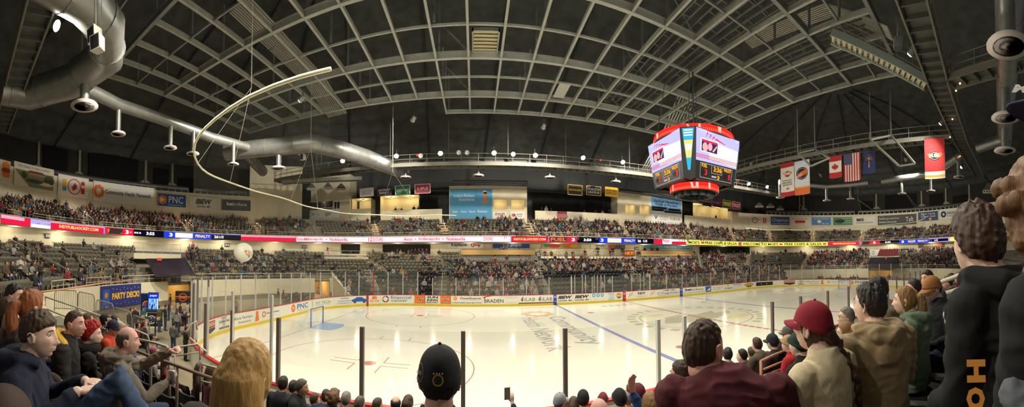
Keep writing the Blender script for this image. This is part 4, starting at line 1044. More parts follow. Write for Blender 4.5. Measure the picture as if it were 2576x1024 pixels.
ring_banner(234, 387, 465, 513, multi(burst_b(-.42, 1.1), TX('Community Health Network', K_, 0, .76, .34, .02, 0, .07)), 'long white banner with orange burst and black lettering, left end', (232, 230, 226))
ring_banner(395, 468, 488, 521, multi(Dd(-.33, 0, .34, .34, O_), Pp([(-.41, -.2), (-.41, .2), (-.24, 0)], W_, .008), TX('PNC', W_, .06, .5, .52, .01, 0, .14), TX('OFFICIAL BANK OF THE FUEL', W_, -.34, .5, .08, 0, 0, .12)), 'blue banner with orange disc and white capitals, left end', (36, 88, 170))
ring_banner(477, 547, 496, 527, multi(TX('IBEW', K_, .12, .6, .42, .05, .25), TX('LOCAL 481', K_, -.27, .6, .16, .04)), 'white banner with slanted black capitals, left end', (228, 226, 222))
ring_banner(556, 631, 502, 531, multi(TX('bet', W_, .1, .24, .3, .05, 0, -.2), TX('indiana', W_, .1, .44, .3, 0, 0, .14), TX('INDIANA BETS HERE', GR_, -.18, .4, .08), TX('must be 21+', GR_, -.32, .3, .06)), 'dark slate banner with white lower-case name, left end', (52, 54, 66))
# right end
ring_banner(1884, 1934, 543, 566, multi(Dd(-.2, 0, .34, .34, BR_, .004, .8), TX('SOUTHERN SPEED', BR_, .1, .5, .2, 0, 0, -.15), Rr(.22, -.3, .28, .3, R_), Rr(.32, -.3, .38, .3, R_)), 'cream banner with a brown ring and small red bars, right end', (226, 218, 204), z=12.8)
ring_banner(1938, 1986, 545, 567, multi(TX('Chapman', W_, .05, .84, .5, .0), Rr(-.4, -.32, .4, -.29, W_)), 'navy banner with white serif name, right end', (50, 84, 140), z=12.8)
ring_banner(1988, 2038, 547, 567, multi(Rr(-.25, -.22, .25, .12, R_), TX('GARAGE', K_, -.05, .4, .2, .03), TX('IF YOU ARE HURT FAST', K_, .32, .8, .12), TX('CALL US TODAY', R_, -.36, .6, .1)), 'white banner with a red plate in its middle, right end', (228, 222, 208), z=12.8)
ring_banner(2041, 2090, 546, 567, multi(TX('HONDA DEALERS', W_, .3, .8, .14), Dd(-.1, -.05, .25, .2, C_), TX('555 1234', W_, -.3, .5, .14, .02, 0, .2)), 'mid blue banner with pale shape, right end', (70, 128, 186), z=12.8)
ring_banner(2096, 2145, 546, 567, multi(Dd(-.15, .0, .6, .22, K_), TX('Score your new', W_, .3, .5, .15, 0, 0, .2), TX('career at Ivy Tech', W_, .05, .5, .15, 0, 0, .2), TX('Community College', W_, -.2, .5, .15, 0, 0, .2)), 'green banner with a black puck, right end', (66, 132, 84), z=12.8)
ring_banner(2149, 2201, 545, 567, multi(TX('esco', K_, .14, .36, .36, .05, 0, -.2), TX('communications', K_, -.16, .8, .24)), 'white banner with small black lower-case words, right end', (226, 222, 210), z=12.8)
ring_banner(2207, 2306, 540, 567, multi(TX('Results you need from', W_, .16, .5, .2, 0, 0, -.2), TX('lawyers you trust.', W_, -.16, .44, .2, .01, 0, -.23), TX('Taft', W_, .02, .2, .5, 0, 0, .32)), 'long charcoal banner with white sentence and large short name', (70, 68, 64), z=12.8)
ring_banner(2310, 2361, 532, 556, multi(TX('Higher Learning', W_, .24, .8, .2), TX('Career Goal', W_, .0, .7, .2), Dd(.1, -.3, .14, .14, Y_)), 'navy banner with two white lines, right end', (48, 66, 110), z=12.8)
ring_banner(2366, 2421, 524, 551, multi(Dd(-.36, 0, .3, .3, N_, .004, .4), TX('SHELBOURNE', K_, .08, .66, .24, .02, 0, .12), TX('KNEE CENTER', K_, -.18, .6, .14, 0, 0, .12)), 'white banner with a dark swirl left of grey capitals, right end', (222, 218, 206), z=12.8)
ring_banner(2426, 2530, 505, 540, TX('MAKE A PLAN.', G_, .0, .7, .2), 'pale banner partly hidden by the tall dark-haired person', (206, 200, 186), z=12.8)
# flat banners on the far side
def flat(px0, px1, py0, py1, draw, label, Y=YF-.03, **k):
    pm = (px0+px1)/2; A = at(px0, py0, Y=Y); B = at(px1, py1, Y=Y); zt = at(pm, py0, Y=Y).z; zb = at(pm, py1, Y=Y).z
    return banner(Surf(((A.x+B.x)/2, Y, (zt+zb)/2), (1, 0, 0), (0, 0, 1), B.x-A.x, zt-zb), draw, label, **k)
flat(757, 854, 528, 551, multi(Dd(-.25, -.1, .5, .42, G_, .004, .84, 0, PI), Dd(-.12, -.2, .6, .3, GR_, .004, .86, .3, PI), TX('ipl', K_, -.02, .16, .6, 0, .2, .22)), 'long white banner with grey-green arcs under the press box windows')
flat(1132, 1238, 476, 551, multi(TX('Indiana Farmers', W_, .28, .5, .11, 0, 0, -.16), TX('Insurance', W_, .16, .36, .11, 0, 0, -.1), TX('Auto', W_, -.25, .13, .08, 0, 0, -.38), TX('Home', W_, -.25, .14, .08, 0, 0, -.17), TX('Farm', W_, -.25, .14, .08, 0, 0, .03), TX('Business', W_, -.24, .22, .08, 0, 0, .27), Pp([(.24, .04), (.42, .04), (.36, .14), (.37, .4), (.29, .4), (.3, .14)], O_), Dd(.33, .4, .07, .06, C_)), 'huge sky blue insurance banner with white serif lettering', bg=(74, 156, 204), frame=False)
flat(1240, 1276, 532, 552, multi(TX('ECHL.TV', R_, .16, .7, .32, .04, .2), Rr(-.3, -.3, .3, -.26, K_)), 'small white banner with slanted red letters under the left window of the blue-banner block')
flat(1284, 1320, 532, 551, multi(Dd(-.28, 0, .28, .2, R_), Dd(-.33, 0, .14, .1, O_, .01), TX('BATTERY', K_, .1, .4, .2, .03, 0, .15), TX('PLUS', K_, -.15, .3, .16, .02, 0, .15)), 'small white banner with a red flame under the right window of the blue-banner block')
flat(1638, 1714, 499, 564, multi(Rr(-.5, .0, .5, .5, PB_, -.008), TX('Start at Vincennes.', K_, .36, .84, .1, .02), TX('Finish at Purdue.', K_, .24, .74, .1, .02), Rr(-.48, .07, .0, .15, K_), Rr(.06, .03, .46, .12, K_), Rr(-.48, -.02, -.1, .06, K_), Rr(-.08, -.06, .5, .01, K_), TX('Agriculture', W_, .11, .24, .05, 0, 0, -.26), TX('Pharmacy', W_, .075, .2, .05, 0, 0, .26), TX('Engineering', W_, .02, .26, .05, 0, 0, -.28), TX('Industrial Maintenance', W_, -.025, .5, .045, 0, 0, .2), TX('V', N_, -.26, .14, .14, .03, 0, -.36), TX('VINCENNES', G_, -.23, .28, .06, 0, 0, -.1), TX('UNIVERSITY', G_, -.32, .28, .05, 0, 0, -.1), TX('PURDUE', K_, -.28, .34, .1, 0, 0, .28)), 'tall college banner, pale blue over white with dark word bars', frame=False)
flat(1403, 1426, 532, 548, multi(Rr(-.5, .1, .5, .5, MA_, .002), TX('ROSE CLUB', K_, .3, .8, .18), TX('FOUNDATION', K_, -.2, .8, .14)), 'small dusty red banner hung on the railing by the long black drape', bg=(190, 96, 96), frame=False, Y=YF-.2)
def mid_banner(px0, px1, py0, py1, draw, label, bg=(238, 236, 230), frame=False): return ring_banner(px0, px1, py0, py1, draw, label, bg, 24, 28.8, 6.6, frame)
mid_banner(1126, 1216, 609, 625, multi(TX('KeyBank', K_, 0, .52, .6, .03, 0, -.17), Dd(.2, 0, .3, .3, R_, .004, .5), Rr(.24, -.08, .42, .08, R_), Rr(.36, -.3, .39, .0, R_)), 'white banner with black bank lettering and a red key outline')
mid_banner(1240, 1332, 609, 624, multi(TX('pepsi', W_, 0, .42, .7, .01, 0, .13), Dd(-.15, 0, .42, .42, W_), Dd(-.15, 0, .38, .38, R_, .01, 0, 0, PI), Dd(-.15, 0, .38, .38, B_, .01, 0, PI, 2*PI)), 'blue soda banner with a red, white and blue ball', (44, 82, 160))
mid_banner(1362, 1462, 610, 625, multi(Dd(-.2, -.1, 1.1, .3, R_), Dd(.15, -.05, .9, .35, O_), Dd(.32, -.1, .7, .3, Y_, .01), Dd(-.38, 0, .5, .3, GR_, .01)), 'food photo banner of red and orange dishes, middle stand', (196, 170, 130))
mid_banner(1486, 1572, 611, 626, multi(Rr(.0, -.5, .5, .5, G_), Dd(.1, 0, .6, .4, O_), TX('TOWN HALL', K_, 0, .3, .4, .02, 0, -.25)), 'grey and white banner with an orange patch, middle stand', (220, 216, 206))
mid_banner(1618, 1742, 614, 627, multi(TX('Insurance   Auto   Home   Farm   Business', W_, 0, .8, .4, 0, 0, .08)), 'pale blue strip banner with small white words', (110, 178, 214))
mid_banner(2310, 2376, 612, 622, multi(TX('HENDRICKS POWER', C_, 0, .6, .4), Rr(.2, -.4, .4, .4, O_)), 'brown strip banner with orange square, right stand', (96, 80, 66))
for (px, t, wh) in ((119, '213', 'at the upper left'), (570, '214', 'above the white ball'), (766, '215', 'left of the small flag deck'), (1263, '217', 'left of the blue soda banner'), (1601, '220', 'left of the pale blue strip'), (2107, '224', 'near the right end')):
    zz = 6.9 if px < 2000 else 6.9
    U = U_px(px, 24, 28.8, 6.8); w = .75 if px > 200 else .7
    banner(RingSurf(U, 24, 28.78, 6.75, w, .5), TX(t, W_, 0, .8, .6, .04), 'small navy number plate behind the middle stand, %s' % wh, 'section_sign', (40, 46, 76), False, 'sign')
# party deck banner on the left end wall
U0, U1 = U_px(252, 19, 21.6, 2), U_px(354, 19, 21.6, 2); Um = (U0+U1)/2; L = ring_len(U0, U1, 19, 21.6); x, y = ring(Um, 19, 21.6); d = hypot(x-CX, y-CY)
zt, zb = 2.42, .72
banner(RingSurf(Um, 19, 21.58, (zt+zb)/2, L, zt-zb), multi(TX('PARTY DECK!', Y_, .02, .68, .3, .05, 0, .12), Rr(-.45, -.3, -.28, .35, B_), Dd(-.365, .1, .12, .12, O_, .01), TX('Centier', W_, -.14, .16, .12, .0, 0, -.365), TX('BANK', W_, -.4, .1, .06, 0, 0, -.34), *[Dd(-.2+.09*k, .36-.04*(k % 3), .03, .03, PB_) for k in range(8)], *[Dd(-.2+.1*k, -.36+.04*(k % 2), .025, .025, PB_) for k in range(7)]), 'blue party deck banner with orange block lettering on the left end wall', bg=(38, 46, 120), frame=False)
# white and red banner on the right vomitory deck
U0, U1 = U_px(2188, 21, 24.6, 4.6), U_px(2261, 21, 24.6, 4.6)
RIGHT_DECK = (U0, U1)
# ------------------------------------------------------------------ pennants hung from the far catwalk
def pennant(px0, px1, py0, py1, bg, fg, lines, edge, label, Y=24.0, tilt=0):
    A = at(px0, (py0+py1)/2, Y=Y); B = at(px1, (py0+py1)/2, Y=Y); pm = (px0+px1)/2; zt = at(pm, py0, Y=Y).z; zb = at(pm, py1, Y=Y).z
    S = Surf(((A.x+B.x)/2, Y, (zt+zb)/2), (1, 0, tilt), (-tilt, 0, 1), B.x-A.x, zt-zb)
    fs = [Rr(-.5, -.5, .5, -.46, edge), Rr(-.5, .46, .5, .5, edge), Rr(-.5, -.5, -.46, .5, edge), Rr(.46, -.5, .5, .5, edge)]
    for i, t in enumerate(lines): fs.append(TX(t, fg, (.14-.3*i) if len(lines) > 1 else 0, .82, .22 if len(lines) > 1 else .3, .01))
    root = banner(S, multi(*fs), label, 'pennant', bg, False, 'flag', .03)
    q = MB()
    for u in (-.4, .4): q.tube([S.p(u*S.w, S.h/2, .015), S.p(u*S.w, S.h/2+1.2, .015)], .012, 4)
    q.build('hanging_wire', DARK, root)
pennant(905, 940, 473, 495, (216, 216, 212), G_, ['CLEVELAND', 'STATE'], W_, 'pale grey pennant with two lines of grey capitals, first on the far left', tilt=.04)
pennant(949, 985, 470, 493, (34, 36, 66), W_, ['DETROIT', 'MERCY'], MA_, 'dark navy pennant with a maroon edge, second from the left', tilt=.04)
pennant(994, 1032, 466, 491, (38, 110, 82), W_, ['GREEN BAY'], W_, 'green pennant with white edge, third from the left', tilt=.03)
pennant(1043, 1083, 463, 487, (160, 30, 50), W_, ['IUPUI'], W_, 'crimson pennant with white edge left of the blue banner', tilt=.02)
pennant(1428, 1465, 465, 491, (30, 28, 26), Y_, ['MILWAUKEE'], Y_, 'black pennant with gold edge and gold capitals, right of the blue banner', tilt=-.02)
pennant(1475, 1512, 468, 492, (30, 28, 28), W_, ['HORIZON', 'LEAGUE'], Y_, 'black pennant with gold edge and white lettering', tilt=-.02)
pennant(1522, 1554, 471, 495, (226, 178, 40), K_, ['NORTHERN', 'KENTUCKY'], Y_, 'golden yellow pennant with two lines of dark capitals', tilt=-.02)
pennant(1767, 1790, 497, 519, (34, 30, 28), BR_, ['OAKLAND'], BR_, 'dim black pennant right of the scoreboard, first of four', tilt=-.03)
pennant(1793, 1815, 501, 521, (46, 34, 60), R_, ['UIC'], MA_, 'dim purple pennant right of the scoreboard, second of four', tilt=-.03)
pennant(1818, 1839, 504, 524, (50, 92, 62), Y_, ['WRIGHT', 'STATE'], Y_, 'dim green pennant right of the scoreboard, third of four', tilt=-.03)
pennant(1842, 1862, 508, 526, (170, 50, 60), W_, ['YOUNGSTOWN', 'STATE'], W_, 'dim red pennant right of the scoreboard, last of four', tilt=-.03)
# ------------------------------------------------------------------ flags and season banners on the cross catwalk (x = 15)
XC = 15.0
class Cloth:
    """Hanging cloth in a plane x = const facing the camera's side, gently waved."""
    def __init__(s, X, ya, yb, zb, zt, wav=.012): s.X = X; s.ya = ya; s.yb = yb; s.zb = zb; s.zt = zt; s.wv = wav
    def p(s, u, v, e=0.0):     # u, v in 0..1
        y = s.ya+(s.yb-s.ya)*u
        return Vector((s.X-e+s.wv*sin(u*9+v*3)*(1-.6*v), y, s.zb+(s.zt-s.zb)*v-.05*sin(u*PI)*(1-v)))
def cloth_flag(px0, px1, py0, py1, draw, mats, label, X=XC-.75, name='hanging_flag', nx=14, nz=10):
    A = at(px0, (py0+py1)/2, X=X); B = at(px1, (py0+py1)/2, X=X); pm = (px0+px1)/2; zt = at(pm, py0, X=X).z; zb = at(pm, py1, X=X).z
    C = Cloth(X, A.y, B.y, zb, zt); root = empty(name, ((X), (A.y+B.y)/2, zb), 0, label, 'flag'); q = MB()
    for e in (0, -.012):
        vs = [C.p(i/nx, j/nz, e) for i in range(nx+1) for j in range(nz+1)]; q.add(vs, [(i*(nz+1)+j, (i+1)*(nz+1)+j, (i+1)*(nz+1)+j+1, i*(nz+1)+j+1) for i in range(nx) for j in range(nz)])
    q.build('cloth', mats[0], root, True); q = MB(); draw(q, C); q.build('print', mats, root)
    q = MB(); a, b = C.p(0, 1), C.p(1, 1); q.tube([a, b], .03, 6); 
    for t in (.1, .9): m = a.lerp(b, t); q.tube([m, m+Vector((0, 0, max(.2, 16.2-m.z)))], .012, 4)
    q.build('top_pole', DARK, root); return root
FW = M('flag_white', (228, 222, 212), .8); FRD = M('flag_red', (186, 42, 44), .8); FBL = M('flag_navy', (38, 48, 96), .8); FOR = M('flag_orange', (222, 112, 56), .8); FGD = M('flag_gold', (230, 176, 70), .8); FK = M('flag_black', (26, 24, 26), .8)
def grid_rect(q, C, u0, v0, u1, v1, e, m, nx=6, nz=4):
    vs = [C.p(u0+(u1-u0)*i/nx, v0+(v1-v0)*j/nz, e) for i in range(nx+1) for j in range(nz+1)]
    q.add(vs, [(i*(nz+1)+j, (i+1)*(nz+1)+j, (i+1)*(nz+1)+j+1, i*(nz+1)+j+1) for i in range(nx) for j in range(nz)], m)
def canada(q, C):
    grid_rect(q, C, 0, 0, 1, .25, .012, 1); grid_rect(q, C, 0, .75, 1, 1, .012, 1)
    half = [(0, .66), (.05, .6), (.1, .62), (.08, .54), (.17, .57), (.2, .56), (.19, .52), (.24, .52), (.21, .47), (.14, .42), (.15, .4), (.04, .41), (.02, .34)]
    q.poly(C, [(.48+x*1.2, y) for x, y in half]+[(.48-x*1.2, y) for x, y in half[::-1]], .016, 1)
cloth_flag(2086, 2117, 392, 447, canada, [FW, FRD], 'red and white flag with a red maple leaf hanging from the cross catwalk')
def usa(q, C):
    for k in range(7): grid_rect(q, C, (2*k)/13, 0, (2*k+1)/13, 1, .012, 1, 2, 8)
    grid_rect(q, C, 0, .6, 7/13, 1, .016, 2)
    for i in range(9):
        for j in range(6 if i % 2 == 0 else 5): q.disc(C, .03+.06*i, .63+.066*j+(0 if i % 2 == 0 else .033), .013, .013, .02, 0, 5)
cloth_flag(2123, 2164, 385, 455, usa, [FW, FRD, FBL], 'large stars and stripes flag between the maple leaf and the navy flag')
def indiana(q, C):
    q.poly(C, [(.45, .28), (.53, .28), (.5, .62), (.48, .62)], .014, 1); q.disc(C, .49, .66, .06, .05, .016, 1, 8)
    for k in range(13):
        t = PI*(-.15+1.3*k/12); q.disc(C, .49+.34*cos(t), .58+.28*sin(t), .018, .014, .014, 1, 5)
    for k in range(5): t = PI*(k/4); q.disc(C, .49+.2*cos(t), .6+.17*sin(t), .016, .013, .014, 1, 5)
    for k in range(9): t = PI*k/8; q.tube([C.p(.49+.08*cos(t), .66+.06*sin(t), .02), C.p(.49+.28*cos(t), .6+.22*sin(t), .02)], .012, 4, 1)
cloth_flag(2171, 2202, 380, 436, indiana, [FBL, FGD], 'navy flag with a gold torch and stars beside the stars and stripes')
def wing_badge(q, C, u, v, w, h, e, mo, mk, mw, txt):
    q.disc(C, u, v, w*.62, h*.9, e, mk, 20); q.disc(C, u, v, w*.52, h*.74, e+.004, mw, 20); q.disc(C, u, v, w*.47, h*.68, e+.006, mk, 20)
    q.poly(C, [(u-w, v+h*.5), (u+w*.8, v+h*.55), (u+w, v+h*.2), (u+w*.7, v-h*.35), (u-w*.6, v-h*.4), (u-w*.75, v)], e+.008, mo)
    vs, fs, tw, th = text_tris(txt, .05, .2); q.add([C.p(u+x*w*1.4/tw, v+.05*h+y*h*.62/th, e+.03) for x, y in vs], fs, mw)
def season(q, C):
    grid_rect(q, C, 0, .86, 1, 1, .012, 1); grid_rect(q, C, 0, 0, 1, .13, .012, 1); wing_badge(q, C, .52, .66, .34, .1, .014, 2, 3, 0, 'FUEL')
    for i, t in enumerate(('2014-2015', 'INAUGURAL', 'SEASON')):
        vs, fs, tw, th = text_tris(t, .02); q.add([C.p(.5+x*.68/tw, .47-.065*i+y*.045/th, .014) for x, y in vs], fs, 3)
    for k in range(3): q.poly(C, [(.4+.07*k, .2), (.47+.07*k, .2), (.5+.05*k, .28)], .014, 1)
cloth_flag(1964, 1998, 409, 493, season, [FW, FRD, FOR, FK], 'white season banner with red top and a winged badge, left of a pair')
def coming(q, C):
    grid_rect(q, C, 0, 0, 1, .2, .012, 2); grid_rect(q, C, 0, .2, 1, .24, .012, 4); q.disc(C, .5, .62, .38, .18, .014, 3, 24, inner=.84); q.disc(C, .5, .62, .3, .14, .014, 3, 24)
    q.poly(C, [(.14, .5), (.2, .62), (.82, .74), (.9, .68), (.84, .6), (.2, .47)], .018, 2)
    vs, fs, tw, th = text_tris('COMING IN 2014', .03); q.add([C.p(.5+(x*.66/tw), .605+x*.17/tw+y*.06/th, .022) for x, y in vs], fs, 0)
cloth_flag(1999, 2037, 403, 489, coming, [M('flag_lilac', (220, 222, 236), .8), FRD, FOR, FK, FGD], 'white banner with black round badge and orange foot, right of a pair')
def fuel(q, C):
    grid_rect(q, C, 0, .13, 1, .18, .012, 1); grid_rect(q, C, 0, .04, 1, .09, .012, 2); grid_rect(q, C, 0, .09, 1, .13, .012, 1); grid_rect(q, C, 0, 0, 1, .04, .012, 1)
    wing_badge(q, C, .5, .56, .4, .12, .014, 3, 4, 1, 'FUEL')
cloth_flag(2326, 2377, 347, 449, fuel, [M('banner_red_cloth', (190, 48, 50), .8), FW, FGD, FOR, FK], 'big red banner with a winged badge and gold stripe under the long catwalk')
flat(1569, 1596, 630, 644, TX('HKY!', Y_, 0, .8, .62, .06), 'small red fan sign with yellow block letters on the deck railing', Y=26.7, bg=(176, 36, 34), frame=False)
# ------------------------------------------------------------------ steel grid under the roof
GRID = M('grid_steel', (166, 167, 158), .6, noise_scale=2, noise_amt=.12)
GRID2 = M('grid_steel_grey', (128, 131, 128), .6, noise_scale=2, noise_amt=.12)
GZ = 20.0
XK = [10.0-2.445*k for k in range(22)]
XL = XK[-1]
YL = [(12.7, 'front', -19.4, 10.0), (9.25, 'thick', XL, 10.0), (6.4, 'thin', XL, 10), (3.6, 'thick', XL, 10.0), (.4, 'thin', XL, 10), (-3.0, 'thick', XL, 10), (-6.1, 'thin', XL, 10), (-9.1, 'thick', XL, 10), (-11.4, 'thin', XL, 10), (-13.7, 'thick', -27, 10)]
ordn = ['first', 'second', 'third', 'fourth', 'fifth', 'sixth', 'seventh', 'eighth', 'ninth', 'tenth']
for i, (y, kd, xa, xb_) in enumerate(YL):
    root = empty('grid_beam', ((xa+xb_)/2, y, GZ), 0, 'long %s roof grid beam running lengthwise, %s from the far side' % ('thin' if kd == 'thin' else 'deep', ordn[i]), 'steel beam', None)
    q = MB()
    if kd == 'thin': q.bar((xa, y, GZ-.02), (xb_, y, GZ-.02), .12, .15)
    else: q.ibeam((xa, y, GZ), (xb_, y, GZ), .25, .5 if kd == 'thick' else .28)
    q.build('beam', GRID if y > -4 else GRID2, root)  # beams off the centre greyer: weaker light there put into the colour
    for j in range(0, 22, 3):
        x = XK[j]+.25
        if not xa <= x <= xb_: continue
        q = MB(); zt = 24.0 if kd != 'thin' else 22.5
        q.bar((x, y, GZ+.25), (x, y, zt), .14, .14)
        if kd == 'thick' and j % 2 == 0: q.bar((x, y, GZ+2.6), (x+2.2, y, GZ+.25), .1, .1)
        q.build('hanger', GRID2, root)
for k, x in enumerate(XK):
    y1 = 12.7 if x > -19.5 else 9.25; y0 = -13.7 if x > -27 else -9.1
    root = empty('grid_cross_beam', (x, (y0+y1)/2, GZ), 0, 'pale roof grid cross member, number %s counting left from the scoreboard side' % (['one', 'two', 'three', 'four', 'five', 'six', 'seven', 'eight', 'nine', 'ten', 'eleven', 'twelve', 'thirteen', 'fourteen', 'fifteen', 'sixteen', 'seventeen', 'eighteen', 'nineteen', 'twenty', 'twenty-one', 'twenty-two'][k]), 'steel beam')
    q = MB(); q.bar((x, y0, GZ-.2), (x, y1, GZ-.2), .17 if k not in (0,) else .22, .08); q.build('flange', GRID, root)
    q = MB(); q.bar((x, y0, GZ+.02), (x, y1, GZ+.02), .05, .32); q.build('web', GRID, root)
# finer trays within the grid, toward the scoreboard
for i in range(9):
    x = 8.8-2.445*i*.5-(0 if i < 5 else 2.4); q = MB()
    for dx in (-.3, .3): q.bar((x+dx, -12.5, GZ+.75), (x+dx, 11.5-.3*i, GZ+.75), .06, .14)
    for j in range(20): yy = -12+1.2*j; q.bar((x-.3, yy, GZ+.75), (x+.3, yy, GZ+.75), .05, .06)
    tag(q.build('cable_tray', GRID2), 'ladder-like steel tray laid across the roof grid, %s from the right edge' % ordn[i], 'cable tray')
# louvred hatch and a grey sheet panel in the grid
p0 = at(1188, 140, z=20.25); p1 = at(1240, 72, z=20.25); root = empty('roof_hatch', ((p0.x+p1.x)/2, (p0.y+p1.y)/2, 20.2), 0, 'cream louvred hatch panel in the middle of the roof grid', 'hatch')
q = MB(); xa, xb2, ya, yb = p0.x, p0.x+1.9, p1.y, p0.y
for (a, b, c, d) in ((xa, ya, xa+.1, yb), (xb2-.1, ya, xb2, yb), (xa, ya, xb2, ya+.1), (xa, yb-.1, xb2, yb)): q.box((a, c if False else b, 20.1), (c, d, 20.3))
q.build('hatch_frame', GRID, root); q = MB()
for j in range(7): yy = ya+.15+(yb-ya-.3)*j/7; q.obox(((xa+xb2)/2, yy+.2, 20.25), ((xb2-xa)/2-.1, 0, 0), (0, (yb-ya)/16, .05), (0, -.004, .012))
q.build('louvre', M('hatch_cream', (222, 208, 168), .6), root)
p0 = at(1408, 205, z=20); q = MB(); q.box((p0.x, p0.y, 19.85), (p0.x+1.0, p0.y+2.4, 19.9)); tag(q.build('ceiling_panel', M('pale_grey_sheet', (190, 190, 182), .5)), 'pale grey sheet panel fixed in the roof grid right of the hatch', 'panel')
# bright corrugated strips and pipe bundles on the roof slopes
CORR = M('corrugated_sheet', (196, 196, 186), .5, .2)
def corr(pts, w, z0, label, n=11):
    P = [at(x, y, z=z) for x, y, z in pts]; q = MB()
    for i in range(len(P)-1):
        a, b = P[i], P[i+1]; d = (b-a).normalized(); sd = d.cross(Vector((0, 0, 1))).normalized()
        for k in range(n): o = sd*(w*(k/(n-1)-.5)); q.bar(a+o, b+o, w/n*.55, .08)
    tag(q.build('corrugated_strip', CORR), label, 'metal strip')
corr([(600, 10, 24.5), (700, 110, 23.5), (790, 200, 22.2), (850, 290, 20.6)], 2.2, 0, 'bright corrugated metal strip running up the roof above the left of the grid')
corr([(2085, 25, 22.5), (1995, 60, 22.5), (1880, 110, 22.5)], 1.3, 0, 'bundle of pale pipes crossing above the right of the grid', 8)
corr([(2085, 25, 22.5), (2165, 50, 21.0), (2240, 85, 19.5)], 1.3, 0, 'bundle of pale pipes bending down toward the long right catwalk', 8)
corr([(1625, 440, 17.0), (1690, 330, 19.5), (1730, 240, 22.0)], 2.0, 0, 'pale sloping metal strip on the roof behind the scoreboard', 7)

# ------------------------------------------------------------------ catwalks
CATM = M('catwalk_steel', (92, 92, 88), .6, noise_scale=2, noise_amt=.15); CATL = M('catwalk_edge', (122, 120, 110), .6)
def catwalk(pts, label, w=1.3, rail=True):
    P = [Vector(p) for p in pts]; c = P[len(P)//2]; root = empty('catwalk', c, 0, label, 'catwalk')
    dq, rq, jq = MB(), MB(), MB(); sides = [MB(), MB()]
    for i in range(len(P)-1):
        a, b = P[i], P[i+1]; d = (b-a).normalized(); s = d.cross(Vector((0, 0, 1))).normalized(); L = (b-a).length
        dq.bar(a, b, w, .04)
        for k, sg in enumerate((-1, 1)):
            o = s*(sg*w/2); sides[k].bar(a+o-Vector((0, 0, .1)), b+o-Vector((0, 0, .1)), .1, .42)
        n = max(1, int(L/.9))
        for j in range(n+1): m = a+d*(L*j/n); jq.bar(m-s*(w/2-.04)-Vector((0, 0, .14)), m+s*(w/2-.04)-Vector((0, 0, .14)), .07, .24)
        if rail:
            n = max(1, int(L/2.0))
            for sg in (-1, 1):
                o = s*(sg*w/2)
                for h in (.55, 1.1): rq.tube([a+o+Vector((0, 0, h)), b+o+Vector((0, 0, h))], .035, 5)
                for j in range(n+1): m = a+d*(L*j/n)+o; rq.tube([m, m+Vector((0, 0, 1.1))], .03, 5)
    dq.build('deck', CATM, root); jq.build('joist_grating', CATM, root)
    for k in (0, 1): sides[k].build('side_beam', CATL, root)
    if rail: rq.build('railing', CATL, root)
    for i in range(len(P)-1):
        L = (P[i+1]-P[i]).length; n = max(1, int(L/7))
        for j in range(n): m = P[i].lerp(P[i+1], (j+.5)/n); MB().bar(m, m+Vector((0, 0, 5.2)), .08, .08).build('hanger', CATM, root)
CWZ = 16.0
catwalk([(-43, 17.6, CWZ), (-30, 17.2, CWZ), (-16, 17.6, CWZ), (-2, 17.3, CWZ), (8, 16.9, CWZ), (16, 15.9, CWZ), (31, 13.8, CWZ)], 'long far catwalk carrying the row of bright lamps')
catwalk([(-46, -17.2, CWZ), (-22, -17.2, CWZ), (5, -17.5, CWZ), (16, -18.1, CWZ), (30, -19.6, CWZ)], 'long near catwalk seen from below at the right, running away like a ladder')
catwalk([(15.3, -17.2, CWZ), (15.0, -5, CWZ), (14.4, 5, CWZ), (14.4, 15.2, CWZ)], 'cross catwalk from which the flags hang')
catwalk([(5.0, -18.3, CWZ), (1.5, -26, CWZ)], 'short side catwalk joining the long one at the upper right')
catwalk([(-40, 14.6, CWZ-1.2), (-30, 17.0, CWZ-1.2)], 'dark slanting beam walkway above the press box', .7, False)
a, b = at(2092, 92, z=19.4), at(2332, 212, z=16.4); root = empty('catwalk_stair', a, 0, 'sloping steel stair with saw-tooth underside from the grid down to the long catwalk', 'stair')
q = MB(); d = (b-a); s = d.cross(Vector((0, 0, 1))).normalized()*.45; q.bar(a+s, b+s, .08, .5); q.bar(a-s, b-s, .08, .5); q.build('stringer', M('pale_teal_steel', (150, 162, 156), .5), root)
q = MB()
for k in range(18): m = a+d*((k+.5)/18); q.obox(m, s*.95, d.normalized().cross(s.normalized()).normalized()*.02+Vector((0, 0, .0)), Vector((d.x, d.y, 0)).normalized()*.17)
for k in range(18): m = a+d*((k+.5)/18); q.obox(m-Vector((0, 0, .1)), s*.95, Vector((0, 0, .12)), Vector((d.x, d.y, 0)).normalized()*.015)
q.build('tread', M('tread_cream', (206, 196, 168), .6), root)
q = MB()
for sg in (-1, 1):
    for h in (.5, 1.0): q.tube([a+s*sg+Vector((0, 0, h)), b+s*sg+Vector((0, 0, h))], .03, 5)
    for k in range(7): m = a+d*(k/6)+s*sg; q.tube([m, m+Vector((0, 0, 1.0))], .025, 5)
q.build('handrail', CATL, root)

